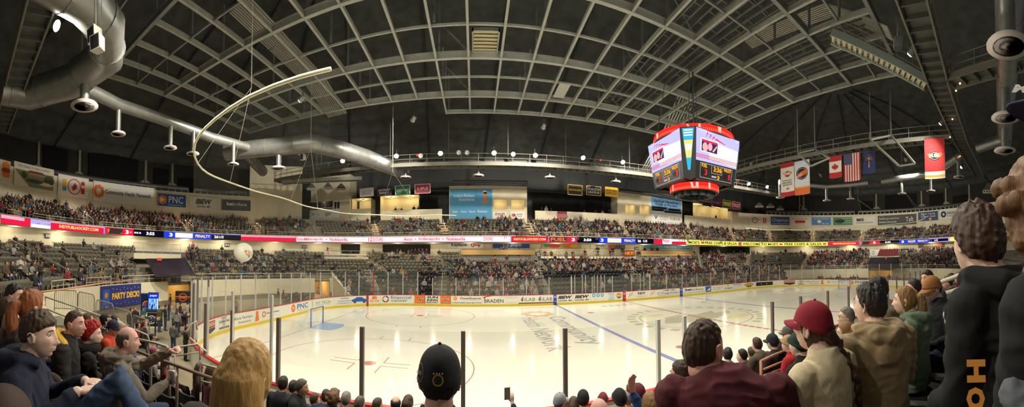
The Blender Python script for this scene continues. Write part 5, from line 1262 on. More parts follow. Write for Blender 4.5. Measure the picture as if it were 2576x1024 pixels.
# ------------------------------------------------------------------ bright arena lamps on the catwalks (each with its own light)
LAMPF = E('arena_lamp_face', (255, 250, 226), 60.0); LBODY = M('lamp_body', (150, 150, 144), .4, .5)
def arena_lamp(pos, target, label, power=0, r=.26, size=1.15, color=(1, .95, .80)):
    pos = Vector(pos); ax = (Vector(target)-pos).normalized(); root = empty('arena_spotlight', pos, 0, label, 'lamp')
    q = MB(); q.lathe([(.12, -.5), (.2, -.45), (r*.8, -.15), (r+.02, 0)], pos, 14, axis=ax, caps=False); q.lathe([(.12, -.5), (.02, -.52)], pos, 14, axis=ax); q.build('housing', LBODY, root, True)
    q = MB(); q.lathe([(r, -.02), (r*.6, .03), (.01, .05)], pos, 14, axis=ax); q.build('lamp_face', LAMPF, root)
    q = MB(); q.bar(pos-ax*.4, pos-ax*.4+Vector((0, 0, .6)), .06, .06); q.build('bracket', DARK, root)
    if power:
        L = bpy.data.lights.new('arena_lamp_light', 'SPOT'); L.energy = power; L.color = color; L.spot_size = size*2; L.spot_blend = .7; L.shadow_soft_size = r
        o = bpy.data.objects.new('arena_lamp_light', L); COL.objects.link(o); o.location = pos+ax*.12; o.rotation_euler = ax.to_track_quat('-Z', 'Y').to_euler()
PW = 3300
far_l = [(997, 393), (1108, 386), (1243, 385), (1347, 391), (1467, 397), (1567, 408)]
for i, (px, py) in enumerate(far_l):
    p = at(px, py, Y=16.3); arena_lamp(p, (p.x*.9, -2.0, 0), 'glaring lamp on the far catwalk, %s from the left of six' % ordn[i], PW)
for i, (px, py) in enumerate([(1838, 452), (1884, 463), (1930, 470)]):
    p = at(px, py, Y=14.6-.4*i); arena_lamp(p, (14+4*i, -2, 0), 'glaring lamp on the far catwalk right of the scoreboard, %s of three' % ordn[i], PW*.7)
p = at(862, 405, Y=16.0); arena_lamp(p, (-22, 0, 0), 'bright lamp at the left end of the far catwalk', PW*.8)
p = at(143, 65, Y=-16.2); arena_lamp(p, (-18, 0, 0), 'glaring lamp under the beams at the upper left', PW*.8, r=.24)
p = at(2288, 138, Y=-16.4); arena_lamp(p, (8, 2, 0), 'bright floodlight beside the long right catwalk', PW*.7, r=.2)
p = at(2365, 312, Y=-16.6); arena_lamp(p, (16, 2, 0), 'small bright lamp lower on the long right catwalk', PW*.7, r=.2)
for i, x in enumerate((-26, -20.5, -15, -9.5, -4)):
    arena_lamp((x, -16.4, 15.6), (x*.9, 2.5, 0), 'arena lamp on the near catwalk overhead, %s from the left' % ordn[i], PW)
arena_lamp((24.5, -17.4, 15.6), (20, 0, 0), 'arena lamp on the near catwalk beyond the flags', PW*.8)
for i, (px, py, Y) in enumerate(((1050, 391, 16.4), (1511, 403, 16.4), (1857, 455, 14.4))):
    p = at(px, py, Y=Y); q = MB(); q.ball(p, .11, 8); tag(q.build('red_beacon', E('beacon_red', (255, 30, 30), 6)), 'small red beacon on the far catwalk, %s from the left' % ordn[i], 'lamp')
for i, (px, py) in enumerate(((1154, 384), (1175, 384), (1291, 388), (1058, 392))):
    p = at(px, py, Y=16.5); q = MB(); q.lathe([(.05, -.3), (.26, -.1), (.27, .0), (.22, -.04)], p, 14, axis=(-.1, -1, -.3)); tag(q.build('unlit_reflector', M('reflector_white', (205, 206, 200), .3, .3), smooth=True), 'unlit round reflector on the far catwalk, %s from the left' % ordn[[1, 2, 3, 0][i]], 'lamp')
for i, (px, py) in enumerate(((2415, 210), (2405, 228), (2396, 300), (2390, 345), (2415, 393))):
    p = at(px, py, z=15.7); q = MB(); q.ball(p, .06, 8); tag(q.build('bare_bulb', E('bulb_warm', (255, 190, 120), 12)), 'small warm bulb under the long right catwalk', 'lamp', 'warm bulbs on the right catwalk')
# added house lamps, put up to brighten the stands and the near seats
for i, (x, y, z, tx, ty, tz, pw) in enumerate(((-30, 2, 17.5, -48, 2, 6, 9500), (-28, -10, 17.5, -44, -12, 4, 7000), (-22, 8, 17.2, -38, 27, 9, 8500), (-10, 9.5, 17.2, -12, 29, 10, 9000), (3, 9.5, 17.2, 6, 29, 10, 8500), (16, 8, 17.2, 24, 28, 9.5, 9000), (28, 4, 17.4, 50, 4, 9, 10000), (26, -10, 17.4, 48, -10, 8, 8000), (-12, -13, 18.0, -14, -22, 3, 3600), (-2, -13, 18.0, -6, -20, 3, 2400), (-24, -12, 18, -22, -19.5, 3, 4200))):
    arena_lamp((x, y, z), (tx, ty, tz), 'added house lamp at roof level and turned toward the %s' % ['left stand, middle', 'left stand, near part', 'far left bend', 'far stand left of centre', 'far stand right of centre', 'far right bend', 'right stand, middle', 'right stand, near part', 'near seats', 'near seats to the right', 'near seats to the left'][i], pw, r=.22, size=.82 if i < 8 else 1.1, color=(1, .93, .78))

# ------------------------------------------------------------------ air ducts with drop outlets
DUCT = M('spiral_duct', (150, 151, 148), .42, .7, noise_scale=1.5, noise_amt=.15); DUCTD = M('dark_duct', (104, 104, 102), .45, .6); DIFF = M('diffuser_white', (226, 214, 208), .5)
def duct(pts, r, label, drops=(), m=DUCT, dr=.2, zdrop=None, seams=True):
    P = [Vector(p) for p in pts]; root = empty('ventilation_duct', P[len(P)//2], 0, label, 'air duct'); q = MB(); q.tube(P, r, 18); q.build('pipe', m, root, radians(50))
    if seams:
        q = MB()
        for i in range(len(P)-1):
            L = (P[i+1]-P[i]).length; n = max(1, int(L/2.2))
            for j in range(n): a = P[i].lerp(P[i+1], (j+.3)/n); d = (P[i+1]-P[i]).normalized(); q.tube([a-d*.05, a+d*.05], r*1.025, 18)
        q.build('pipe_seam', m, root)
    for (x, y, z) in drops:
        f = MB(); b = min(P, key=lambda p: (p.x-x)**2+(p.y-y)**2); best = None
        for i in range(len(P)-1):
            for t in range(21):
                g = P[i].lerp(P[i+1], t/20); e = (g.x-x)**2+(g.y-y)**2
                if best is None or e < best[0]: best = (e, g)
        g = best[1]; f.tube([(x, y, z+.1), (x, y, g.z-.05)], dr, 12); dp = f.build('drop_pipe', m, root, radians(50))
        f = MB(); k = dr/.2
        for rr in (.58, .42, .26): f.lathe([(rr*k, 0), (rr*k-.1*k, .08*k), (rr*k-.1*k, .1*k), (rr*k, .04*k)], (x, y, z), 20)
        f.lathe([(.08*k, 0), (.02, .05)], (x, y, z), 12); f.lathe([(.54*k, .085*k), (.01, .09*k)], (x, y, z), 18); f.build('diffuser', DIFF, dp, True)
duct([(-38.9, -18.1, 16), (-39.2, -16, 16), (-36.6, -13.6, 16), (-33.5, -12.6, 16.2), (-31.6, -13.6, 16.4), (-30.6, -15.2, 16.5), (-29.5, -18.5, 16.5), (-29, -26, 16.5)], 1.05, 'fat silver duct bending round at the upper left', [(-35.2, -13.3, 13.8)], dr=.3)
duct([(-36.9, -13.2, 16), (-38.2, -9.3, 16), (-38.5, -4.3, 16), (-38.6, .4, 16), (-37.6, 5.4, 16)], .45, 'slim silver duct running along the left end with four drop outlets', [(-38.2, -9.4, 13.8), (-38.4, -4.4, 13.8), (-38.3, -2, 13.8), (-37.8, 2.7, 13.8)])
duct([(-40.5, 4.5, 16), (-37.1, 5.6, 16), (-34.1, 6.6, 16), (-31.6, 7.2, 16), (-30.3, 9.2, 16), (-28.2, 13.2, 16), (-27.2, 16.4, 16.1), (-25.5, 20.5, 16.2)], .88, 'fat silver duct with an elbow left of the far catwalk', [(-35, 6.4, 13.8)], dr=.26)
duct([(-38.5, 5.2, 16), (-41, 10, 16.4), (-44, 15.5, 17)], .7, 'stub of a fat duct ending in a wall behind the elbow', m=DUCTD)
duct([(-27, 18.9, 16.7), (-16, 18.9, 16.7), (-6, 18.8, 16.7), (4, 18.4, 16.7), (14, 17.6, 16.7)], .4, 'duct behind the far catwalk with five drop outlets', [(-24.9, 18.7, 14.95), (-16, 18.7, 14.95), (-7.2, 18.6, 14.95), (1.5, 18.2, 14.95), (12, 17.7, 14.95)], dr=.24, m=DUCTD)
duct([(XF(1138), YF-.6, 16.9), (XF(1326), YF-.6, 16.9)], .22, 'thin pipe along the top of the block with the blue banner', m=DUCTD)
duct([(XF(1556), YF-.6, 16.6), (XF(1640), YF-.6, 16.5), (XF(1716), YF-.9, 16.2), (XF(1840), YF-1.5, 15.6)], .3, 'thin pipe along the top of the block with the college banner', m=DUCTD)
rd = [at(px, py, z=13.4) for px, py in ((1963, 497), (2080, 505), (2140, 501), (2269, 488), (2342, 481), (2412, 446))]
duct([(p.x-.2, p.y, 15.6) for p in (rd[0], rd[1], rd[2])]+[((rd[2].x+rd[3].x)/2, (rd[2].y+rd[3].y)/2+1, 15.6)], .4, 'slim silver duct over the right stand behind the flags, three outlets', [tuple(p) for p in rd[:3]], dr=.22)
duct([((rd[2].x+rd[3].x)/2+.4, (rd[2].y+rd[3].y)/2-1, 15.6)]+[(p.x-.2, p.y, 15.6) for p in rd[3:6]], .42, 'slim silver duct over the right stand below the red banner, three outlets', [tuple(p) for p in rd[3:]], dr=.22)
re_ = [at(px, py, z=z) for px, py, z in ((2537, 118, 13.6), (2530, 298, 13.6), (2528, 380, 13.6))]
duct([(-4, -21.7, 16.2), (4, -22.0, 16.2), (12, -22.3, 16.2), (20, -22.7, 16.2)], .72, 'fat duct overhead at the far right edge with round outlets', [tuple(p) for p in re_], dr=.34)
duct([at(2540, 345, z=16.0), at(2460, 372, z=15.6)], .55, 'short slanting duct branch at the right below the fat one')
for nm, u0, u1, z, lab in (('l', -2.4, -1.72, 15.9, 'dark duct along the top of the left end wall above the banners'), ('l', -1.70, -1.45, 15.9, 'dark duct piece at the far bend of the left end wall'), ('r', 1.3, 1.76, 15.9, 'dark duct along the right end wall, far piece'), ('r', 1.78, 2.4, 15.9, 'dark duct along the right end wall, near piece')):
    duct([(*ring(U, 29.5, 30.6), z) for U in Us(u0, u1, 14)], .42, lab, m=DUCTD, seams=False)
    q = MB()
    for U in Us(u0, u1, int((u1-u0)*44)): x, y = ring(U, 29.5, 30.3); q.bar((x, y, 14.95), (x, y, 15.7), .16, .16)
    tag(q.build('trim_duct_post', M('pale_post', (186, 178, 156), .7)), kind='structure')
# ------------------------------------------------------------------ columns, black curtained windows on the end walls
COLM = M('column_paint', (150, 142, 120), .8)
for px in (97, 200, 366, 432, 2022, 2205, 2318, 2380, 2438):
    U = U_px(px, 30, 32.8, 18); x, y = ring(U, 30, 32.8); q = MB(); q.bar((x, y, 14), (x, y, 21.5), .35, .35); n_ = ring_n(U); t_ = Vector((n_.y, -n_.x, 0))
    q.add([(x+t_.x*s_, y+t_.y*s_, zz) for s_, zz in ((-1.1, 16.9), (1.1, 16.9), (.25, 17.5), (-.25, 17.5))], [(0, 1, 2, 3)]); tag(q.build('pillar', COLM), 'pale roof column in front of the dark end wall', 'column', 'pale columns on the end walls')
for i, (p0, p1, z0, z1) in enumerate(((110, 172, 15.6, 20.4), (223, 346, 15.6, 21.0), (386, 424, 15.6, 19.6), (447, 500, 15.6, 18.4), (2166, 2196, 15.4, 19.0), (2226, 2306, 15.4, 20.2), (2338, 2372, 15.4, 19.6), (2396, 2434, 15.4, 18.6))):
    pts = [ring(U, 30, 32.7) for U in (U_px(p0, 30, 32.7, 18), U_px(p1, 30, 32.7, 18))]
    curtain('black_drape', pts[0], pts[1], z0, z1, 'black drape over a window high on the %s end wall, %s from the left' % ('left' if i < 4 else 'right', ordn[i % 4]))
# ------------------------------------------------------------------ loudspeakers, lamp clusters, hung frames
SPK = M('speaker_white', (214, 208, 196), .5)
for i, (px, py, d, r) in enumerate(((240, 92, 13.4, .2), (247, 112, 13.2, .5), (757, 383, 33, .3), (763, 396, 33, -.3), (2258, 110, 17.0, .4))):
    p = at(px, py, d=d); root = empty('loudspeaker', p, r, ['white loudspeaker hung in front of the fat upper left duct, upper of two', 'white loudspeaker hung in front of the fat upper left duct, lower of two', 'small white loudspeaker above the press box, upper of two', 'small white loudspeaker above the press box, lower of two', 'dark grey loudspeaker hung beside the long right catwalk'][i], 'loudspeaker')
    k = .42; m = SPK if i < 4 else DARK
    q = MB(); q.add([(-k*.6, -k*.5, -k*.7), (k*.6, -k*.5, -k*.7), (k*.45, k*.5, -k*.6), (-k*.45, k*.5, -k*.6), (-k*.6, -k*.65, k*.7), (k*.6, -k*.65, k*.7), (k*.45, k*.45, k*.7), (-k*.45, k*.45, k*.7)], [(0, 3, 2, 1), (4, 5, 6, 7), (1, 2, 6, 5), (2, 3, 7, 6), (3, 0, 4, 7), (0, 1, 5, 4)]); q.build('cabinet', m, root, local=True)
    q = MB(); q.quad((-k*.5, -k*.53, -k*.6), (k*.5, -k*.53, -k*.6), (k*.5, -k*.665, k*.6), (-k*.5, -k*.665, k*.6)); q.build('grille', INK, root, local=True)
    q = MB()
    for sx in (-.3, .3): q.tube([(sx*k, 0, k*.6), (sx*k, 0, k*.6+2.2)], .012, 4)
    q.build('hanging_wire', DARK, root, local=True)
def cluster(px, py, Y, label, w=1.5, d=None):
    p = at(px, py, Y=Y) if d is None else at(px, py, d=d); f = (Vector((CX, CY, p.z))-p).normalized(); s = Vector((0, 0, 1)).cross(f); root = empty('lamp_cluster', p, 0, label, 'lamp cluster')
    q = MB(); a = p-f*.15; q.add([a-s*w*.55+Vector((0, 0, .1)), a+s*w*.55+Vector((0, 0, .1)), a+s*.15+Vector((0, 0, .95)), a-s*.15+Vector((0, 0, .95)), a-f*.7-s*w*.5, a-f*.7+s*w*.5], [(0, 1, 2, 3), (0, 3, 4), (1, 5, 2), (4, 3, 2, 5)]); q.build('hood', CATM, root)
    for k in range(4):
        c = p+s*(w*(k/3-.5)*.8); q = MB(); q.lathe([(.12, -.35), (.2, 0), (.2, .03), (.13, .0), (.09, -.1)], c, 14, axis=f+Vector((0, 0, -.25))); cn = q.build('can', M('can_white', (228, 224, 210), .4), root, True)
        q = MB(); q.lathe([(.085, .035), (.01, .04)], c, 10, axis=f+Vector((0, 0, -.25))); q.build('lens', INK, cn)
for i, (px, py) in enumerate(((784, 476), (825, 474), (858, 476))): cluster(px, py, 26.5, 'row of four white cans under a grey hood above the press box, %s of three' % ordn[i], 1.55)
for i, (px, py) in enumerate(((1910, 520), (1938, 521), (1963, 527))): cluster(px, py, 24.5, 'row of four white cans under a hood over the right bend, %s of three' % ordn[i], 1.75)
for i, (px, py) in enumerate(((2487, 482), (2513, 471), (2548, 455))): cluster(px, py, None, 'row of four white cans under a hood at the far right, %s of three' % ordn[i], 1.1, 34)
def hung_frame(c4, d, label):
    P = [at(x, y, d=dd) for (x, y), dd in zip(c4, d)]; root = empty('hung_frame', P[0], 0, label, 'steel frame'); q = MB()
    for i in range(4): q.bar(P[i], P[(i+1) % 4], .13, .16)
    q.build('frame', CATL, root); [MB().bar(p, p+Vector((0, 0, 4.5)), .08, .08).build('hanger', CATL, root) for p in P[:2]]
hung_frame([(2007, 386), (2050, 376), (2086, 398), (2040, 418)], (33, 34, 31, 30), 'square pale steel frame hung left of the maple leaf flag')
hung_frame([(2190, 352), (2242, 341), (2302, 412), (2262, 418)], (31, 32, 28, 27), 'larger pale steel frame hung right of the navy flag')
# ------------------------------------------------------------------ bodies: overlapping closed shapes fused into one continuous skin
def fuse(q, voxel, smooth=3, ratio=1.0, name='body'):
    me = bpy.data.meshes.new(name); me.from_pydata(q.v, [], q.f); me.update()
    o = bpy.data.objects.new(name, me)
    r = o.modifiers.new('r', 'REMESH'); r.mode = 'VOXEL'; r.voxel_size = voxel; r.adaptivity = 0
    if smooth: s = o.modifiers.new('s', 'SMOOTH'); s.iterations = smooth; s.factor = .5
    if ratio < 1: d = o.modifiers.new('d', 'DECIMATE'); d.ratio = ratio
    out = bench_mesh(o); bpy.data.meshes.remove(me); out.name = name
    return out
def limb(q, nodes, n=10):
    """Tapered round limb through (x, y, z, radius) nodes, rounded at both ends."""
    P = [Vector(p[:3]) for p in nodes]; R_ = [p[3] for p in nodes]
    d0 = (P[0]-P[1]).normalized(); d1 = (P[-1]-P[-2]).normalized()
    pts = [P[0]+d0*R_[0]*.9, P[0]+d0*R_[0]*.55]+P+[P[-1]+d1*R_[-1]*.55, P[-1]+d1*R_[-1]*.9]
    rs = [R_[0]*.35, R_[0]*.8]+R_+[R_[-1]*.8, R_[-1]*.35]
    return q.tube(pts, rs, n)
def loft(q, nodes, n=16):
    """Stacked horizontal ellipses (x, y, z, rx, ry), closed top and bottom."""
    vs = [(x+rx*cos(2*PI*k/n), y+ry*sin(2*PI*k/n), z) for x, y, z, rx, ry in nodes for k in range(n)]
    L = len(nodes)
    q.add(vs, [(i*n+k, i*n+(k+1) % n, (i+1)*n+(k+1) % n, (i+1)*n+k) for i in range(L-1) for k in range(n)]+[tuple(range(n))[::-1], tuple((L-1)*n+k for k in range(n))])
    return q
def far_person(pose, hair, ratio=1.0, voxel=.036):
    q = MB(); st = pose in ('stand', 'stand_fold'); dz = .42 if st else 0
    lean = .10 if pose == 'lean' else 0
    loft(q, [(0, -.02, .47+dz, .15, .12), (0, -.02, .56+dz, .18, .13), (0, -.02+lean*.3, .75+dz, .165, .115), (0, -.02+lean*.6, .92+dz, .195, .12), (0, -.03+lean*.9, 1.03+dz, .19, .095), (0, -.02+lean, 1.09+dz, .09, .07)])
    hy = .0+lean*1.2; hz = 1.25+dz
    limb(q, [(0, -.02+lean, 1.06+dz, .055), (0, hy-.005, 1.16+dz, .052)])
    q.ball((0, hy, hz), (.078, .095, .118), 14); q.ball((0, hy+.06, hz-.06), (.05, .045, .055), 10); q.ball((0, hy+.1, hz-.01), (.016, .02, .025), 8)
    if hair == 'long': q.ball((0, hy-.03, hz-.03), (.095, .09, .15), 12); limb(q, [(0, hy-.07, hz-.05, .075), (0, hy-.09, hz-.2, .07)])
    elif hair == 'cap': q.ball((0, hy-.005, hz+.045), (.088, .105, .085), 12); q.obox((0, hy+.13, hz+.035), (.07, 0, 0), (0, .06, -.01), (0, 0, .012))
    elif hair == 'bun': q.ball((0, hy-.02, hz+.02), (.086, .095, .11), 12); q.ball((0, hy-.09, hz+.07), .045, 8)
    else: q.ball((0, hy-.02, hz+.025), (.084, .095, .105), 12)
    for s in (-1, 1):
        sh = (s*.2, -.03+lean*.9, 1.0+dz)
        if pose in ('lap', 'lean'): A = [(*sh, .06), (s*.26, .04+lean, .76+dz, .05), (s*.12, .27+lean, .62+dz, .04)]
        elif pose == 'clap': A = [(*sh, .06), (s*.26, .06, .80, .05), (s*.04, .28, .95, .04)]
        elif pose == 'chin': A = [(*sh, .06), (s*.24, .1, .78, .05), (s*.05 if s > 0 else s*.12, .16 if s > 0 else .25, 1.08 if s > 0 else .62, .04)]
        elif pose == 'stand_fold': A = [(*sh, .06), (s*.27, .02, .74+dz, .05), (-s*.08, .2, .84+dz, .042)]
        else: A = [(*sh, .06), (s*.26, -.02, .72+dz, .05), (s*.27, .06, .48+dz, .04)]
        limb(q, A); q.ball(A[-1][:3], .048, 8)
        if st: limb(q, [(s*.09, -.02, .92, .095), (s*.1, 0, .5, .07), (s*.1, -.02, .1, .052)]); limb(q, [(s*.1, -.04, .05, .05), (s*.11, .14, .04, .042)])
        else: limb(q, [(s*.09, .0, .52, .095), (s*.12, .42, .5, .072), (s*.12, .44, .12, .052)]); limb(q, [(s*.12, .42, .05, .05), (s*.13, .58, .04, .04)])
    me = fuse(q, voxel, 2, ratio, 'person_'+pose)
    n = len(me.polygons); idx = np.zeros(n, np.int32); c = np.zeros(n*3); me.polygons.foreach_get('center', c); c = c.reshape(-1, 3)
    # slots: 0 skin, 1 top, 2 hair, 3 trousers
    z = c[:, 2]-dz; y = c[:, 1]; ax = np.abs(c[:, 0])
    idx[:] = 1
    head = z > 1.11; idx[head] = 0
    hr = head & ((z > 1.30) | ((y < hy-.0) & (z > 1.16)) | ((y < hy+.045) & (z > 1.24)))
    if hair == 'long': hr |= (z > .98) & (y < hy-.03) & (ax < .12) | head & (ax > .07) & (y < hy+.06)
    idx[hr] = 2
    if st: idx[c[:, 2] < .95] = 3
    else: idx[(c[:, 2] < .47) | ((c[:, 2] < .60) & (y > .1))] = 3
    hands = {'lap': (.12, .27, .62), 'lean': (.12, .37, .62), 'clap': (.04, .28, .95), 'chin': (.05, .16, 1.08), 'stand_fold': (.08, .2, .84), 'stand': (.27, .06, .48)}[pose]
    idx[(np.hypot(ax-hands[0], y-hands[1]) < .06) & (np.abs(z-hands[2]) < .06) & (idx != 2)] = 0
    me.polygons.foreach_set('material_index', idx); me.polygons.foreach_set('use_smooth', np.ones(n, bool))
    return me
VAR = [('lap', 'short'), ('lap', 'long'), ('lean', 'short'), ('chin', 'cap'), ('clap', 'short'), ('lap', 'cap'), ('lean', 'long'), ('chin', 'bun'), ('stand', 'short'), ('stand_fold', 'cap'), ('stand', 'long')]
HI = [far_person(*v) for v in VAR]
LO = [far_person(*v, ratio=.16, voxel=.042) for v in VAR]
TOPS = [('black', (34, 32, 34), 11), ('charcoal', (62, 60, 62), 8), ('navy', (40, 44, 66), 6), ('maroon', (92, 38, 44), 4), ('grey', (122, 118, 112), 5), ('red', (156, 48, 50), 2.4), ('white', (212, 206, 196), 3), ('blue', (84, 112, 150), 2), ('mustard', (190, 150, 72), .9), ('pink', (186, 108, 132), 1), ('olive', (96, 94, 66), 2.5), ('brown', (104, 80, 62), 3), ('pale grey', (176, 172, 166), 3), ('teal', (60, 122, 128), 1.2), ('orange', (196, 106, 62), .6), ('tan', (176, 150, 118), 2)]
TOPM = [M('cloth_'+n.replace(' ', '_'), tuple(x*.84 for x in c), .85, noise_scale=6, noise_amt=.15) for n, c, w in TOPS]; TW = np.array([t[2] for t in TOPS], float); TW /= TW.sum()
HAIRS = [('dark', (38, 30, 26)), ('brown', (82, 58, 40)), ('fair', (170, 132, 84)), ('grey', (140, 134, 126)), ('auburn', (110, 52, 34))]
HAIRM = [M('hair_'+n, c, .6) for n, c in HAIRS]; HW = np.array([.38, .3, .17, .08, .07])
SKINS = [M('skin_light', (222, 172, 146), .55), M('skin_mid', (196, 142, 112), .55), M('skin_deep', (112, 76, 58), .55)]; SKW = np.array([.6, .28, .12])
PANTS = [M('denim', (58, 72, 104), .85), M('black_trousers', (30, 30, 34), .85), M('khaki', (140, 122, 94), .85)]; PW_ = np.array([.5, .38, .12])
CAPC = [0, 1, 3]

# ------------------------------------------------------------------ seats
SEATG = M('seat_olive_grey', (106, 102, 86), .5, noise_scale=2, noise_amt=.08); SEATB = M('seat_black', (40, 41, 44), .45); SEATF = M('seat_frame', (70, 68, 62), .5)
def seat_mesh(parts, up=True):
    back, pan, fr = MB(), MB(), MB(); n = 4
    vs = []
    for j, (z, y) in enumerate(((.40, -.12), (.62, -.17), (.80, -.21), (.86, -.225))):
        for i in range(n+1): u = -1+2*i/n; w = .235 if j < 3 else .19; vs.append((u*w, y-.035*(1-u*u)+.0, z))
    k = n+1; back.add(vs+[(x, y-.035, z) for x, y, z in vs], [(j*k+i, j*k+i+1, (j+1)*k+i+1, (j+1)*k+i) for j in range(3) for i in range(n)]+[(20+(j+1)*k+i, 20+(j+1)*k+i+1, 20+j*k+i+1, 20+j*k+i) for j in range(3) for i in range(n)]+[(15+i, 16+i, 36+i, 35+i) for i in range(n)])
    if up: pan.obox((0, -.02, .56), (.225, 0, 0), (0, .05, .17), (0, -.03, .012))
    else: pan.obox((0, .1, .44), (.225, 0, 0), (0, .2, .01), (0, -.002, .025))
    for s in (-1, 1): fr.obox((s*.26, -.06, .3), (.018, 0, 0), (0, .03, 0), (0, 0, .3)); fr.obox((s*.26, .03, .6), (.022, 0, 0), (0, .15, .0), (0, 0, .015))
    return back, pan, fr
def seat_thing(m, label, group, up=True, parts=True):
    back, pan, fr = seat_mesh(True, up)
    root = empty('stadium_chair', (0, 0, 0), 0, label, 'seat', group)
    back.build('backrest', m, root, radians(40), local=True); pan.build('seat_pan', m, root, local=True); fr.build('frame', SEATF, root, local=True)
    return root
def merged(me_parts):
    """Stuff-type mesh: list of (verts Nx3 array, faces list of int arrays, material idx array)."""
    pass
AISLE = {'lower': [940, 1113, 1368, 1612, 1742, 1872], 'mid': [84, 186, 722, 944, 1117, 1356, 1606, 1760, 1880, 2028, 2180, 2290], 'upper': [28, 205, 462, 645, 790, 945, 1118, 1335, 1572, 1741, 1843, 1936, 2046, 2168, 2322]}
AU = {}
for t, lst in AISLE.items():
    T = TIERS[t]; a, r, z = tier_line(T, T['n']/2); AU[t] = [U_px(px, a, r, z) for px in lst]
def blocked(t, U, k, px):
    T = TIERS[t]; a, r, z = tier_line(T, k)
    for u in AU[t]:
        w = .62/(a if abs(u) < 1 else r*PI/2)
        if abs(U-u) < w: return True
    if t == 'mid':
        if 338 < px < 492 and k < 8: return not (px > 470 and k > 4)
        if 2186 < px < 2262 and k < 6: return True
        if 815 < px < 928 and k >= 5: return True
        if k >= 5 and (1158 < px < 1347 or 1360 < px < 1462 or 1478 < px < 1600 or 1612 < px < 1742): return True
        if 762 < px < 850 and k < 1: return True
    if t == 'upper' and (768 < px < 812) and k < 5: return True
    return False
def dens(t, px, k):
    if t == 'upper':
        if px < 640: return .78 if px > 20 else .5
        if px < 760: return .62 if k > 3 else .3
        if px < 935: return .05 if px < 890 else .3
        if px < 1110: return .42 if k in (1, 5, 6, 3) else .12
        if px < 1330: return .2 if px < 1190 else (.5 if px > 1250 else .25)
        if px < 1560: return .62
        if px < 1735: return .82
        if px < 1845: return .62
        if px < 2050: return .22
        if px < 2210: return .38
        return .6
    if t == 'mid':
        if px < 330: return (.14 if k > 2 else .34)
        if px < 500: return .7
        if px < 715: return .42 if k < 5 else .2
        if px < 935: return .14
        if px < 1110: return .3
        if px < 1350: return .5 if k < 5 else .25
        if px < 1600: return .84
        if px < 1760: return .86
        if px < 1880: return .42
        if px < 2030: return .2
        if px < 2180: return .85
        return .72
    if px < 1000: return .3
    if px < 1110: return .32
    if px < 1368: return .84
    if px < 1600: return .16
    return .78
SLOTS = []     # tier, row, U, xyz, facing, px, py, distance
for t, T in TIERS.items():
    for k in range(T['n']):
        a, r, z = tier_line(T, k); a2, r2, _ = tier_line(T, k+1); f = .42; am, rm = a+(a2-a)*f, r+(r2-r)*f
        U = T['U'][0]+.004
        while U < T['U'][1]-.004:
            x, y = ring(U, am, rm); 
            if y > CY+3.0 or (y > CY+.8 and hypot(x-CX, y-CY) > 12):
                px, py = proj(x, y, z+1.2)
                if -40 < px < 2480 and not blocked(t, U, k, px): SLOTS.append((t, k, U, x, y, z, px, py, hypot(x-CX, y-CY)))
            U += .545/(am if abs(U) < 1 else rm*PI/2)
taken = {}
# people read off the photograph in the left part of the middle stand (head positions)
LEFT_HEADS = [(18, 606), (36, 600), (79, 606), (94, 616), (103, 612), (110, 615), (157, 607), (213, 609), (237, 611), (257, 613), (266, 612), (97, 640), (137, 653), (157, 655), (214, 655), (228, 654), (284, 654), (300, 646), (15, 665), (26, 673), (46, 666), (55, 672), (70, 667), (76, 668), (180, 680), (200, 682), (233, 684), (246, 680), (271, 677), (283, 679), (305, 680), (315, 678), (356, 680), (101, 703), (111, 706), (122, 704), (133, 700), (305, 650), (313, 648)]
for hx, hy in LEFT_HEADS:
    c = [i for i, s in enumerate(SLOTS) if s[0] == 'mid' and abs(s[6]-hx) < 16 and abs(s[7]-hy) < 12 and i not in taken]
    if c: taken[min(c, key=lambda i: abs(SLOTS[i][6]-hx)+abs(SLOTS[i][7]-hy))] = 1
prev = False
for i, s in enumerate(SLOTS):
    if i in taken: continue
    p = dens(s[0], s[6], s[1])
    if s[0] == 'mid' and s[6] < 330: p *= .45
    p2 = min(.97, p*1.25) if prev else p*.8          # people come in company
    prev = random.random() < p2
    if prev: taken[i] = 1
people = []
for i in taken:
    s = SLOTS[i]; v = int(RNG.choice(11, p=[.2, .15, .12, .1, .06, .12, .09, .08, .03, .03, .02])); people.append(dict(slot=i, v=v, top=int(RNG.choice(len(TOPS), p=TW)), hair=int(RNG.choice(5, p=HW)), skin=int(RNG.choice(3, p=SKW)), pants=int(RNG.choice(3, p=PW_)), sc=random.uniform(.92, 1.06), rz=random.gauss(0, .25), d=s[8]))
def face_ang(x, y):          # +Y of the body turned toward the middle of the ice
    return atan2(-(x*.62-x), (-y)) if False else atan2(x-x*.45, -(y-0))*1.0
def yaw_to(x, y, tx, ty): return atan2(-(tx-x), ty-y)
people.sort(key=lambda p: p['d'])
for p in people: s = SLOTS[p['slot']]; SLOTS[p['slot']] = s[:3]+(s[3]+random.uniform(-.07, .07), s[4]+random.uniform(-.12, .06))+s[5:]
N_IND = 222
ROWW = ['front', 'second', 'third', 'fourth', 'fifth', 'sixth', 'seventh', 'back']
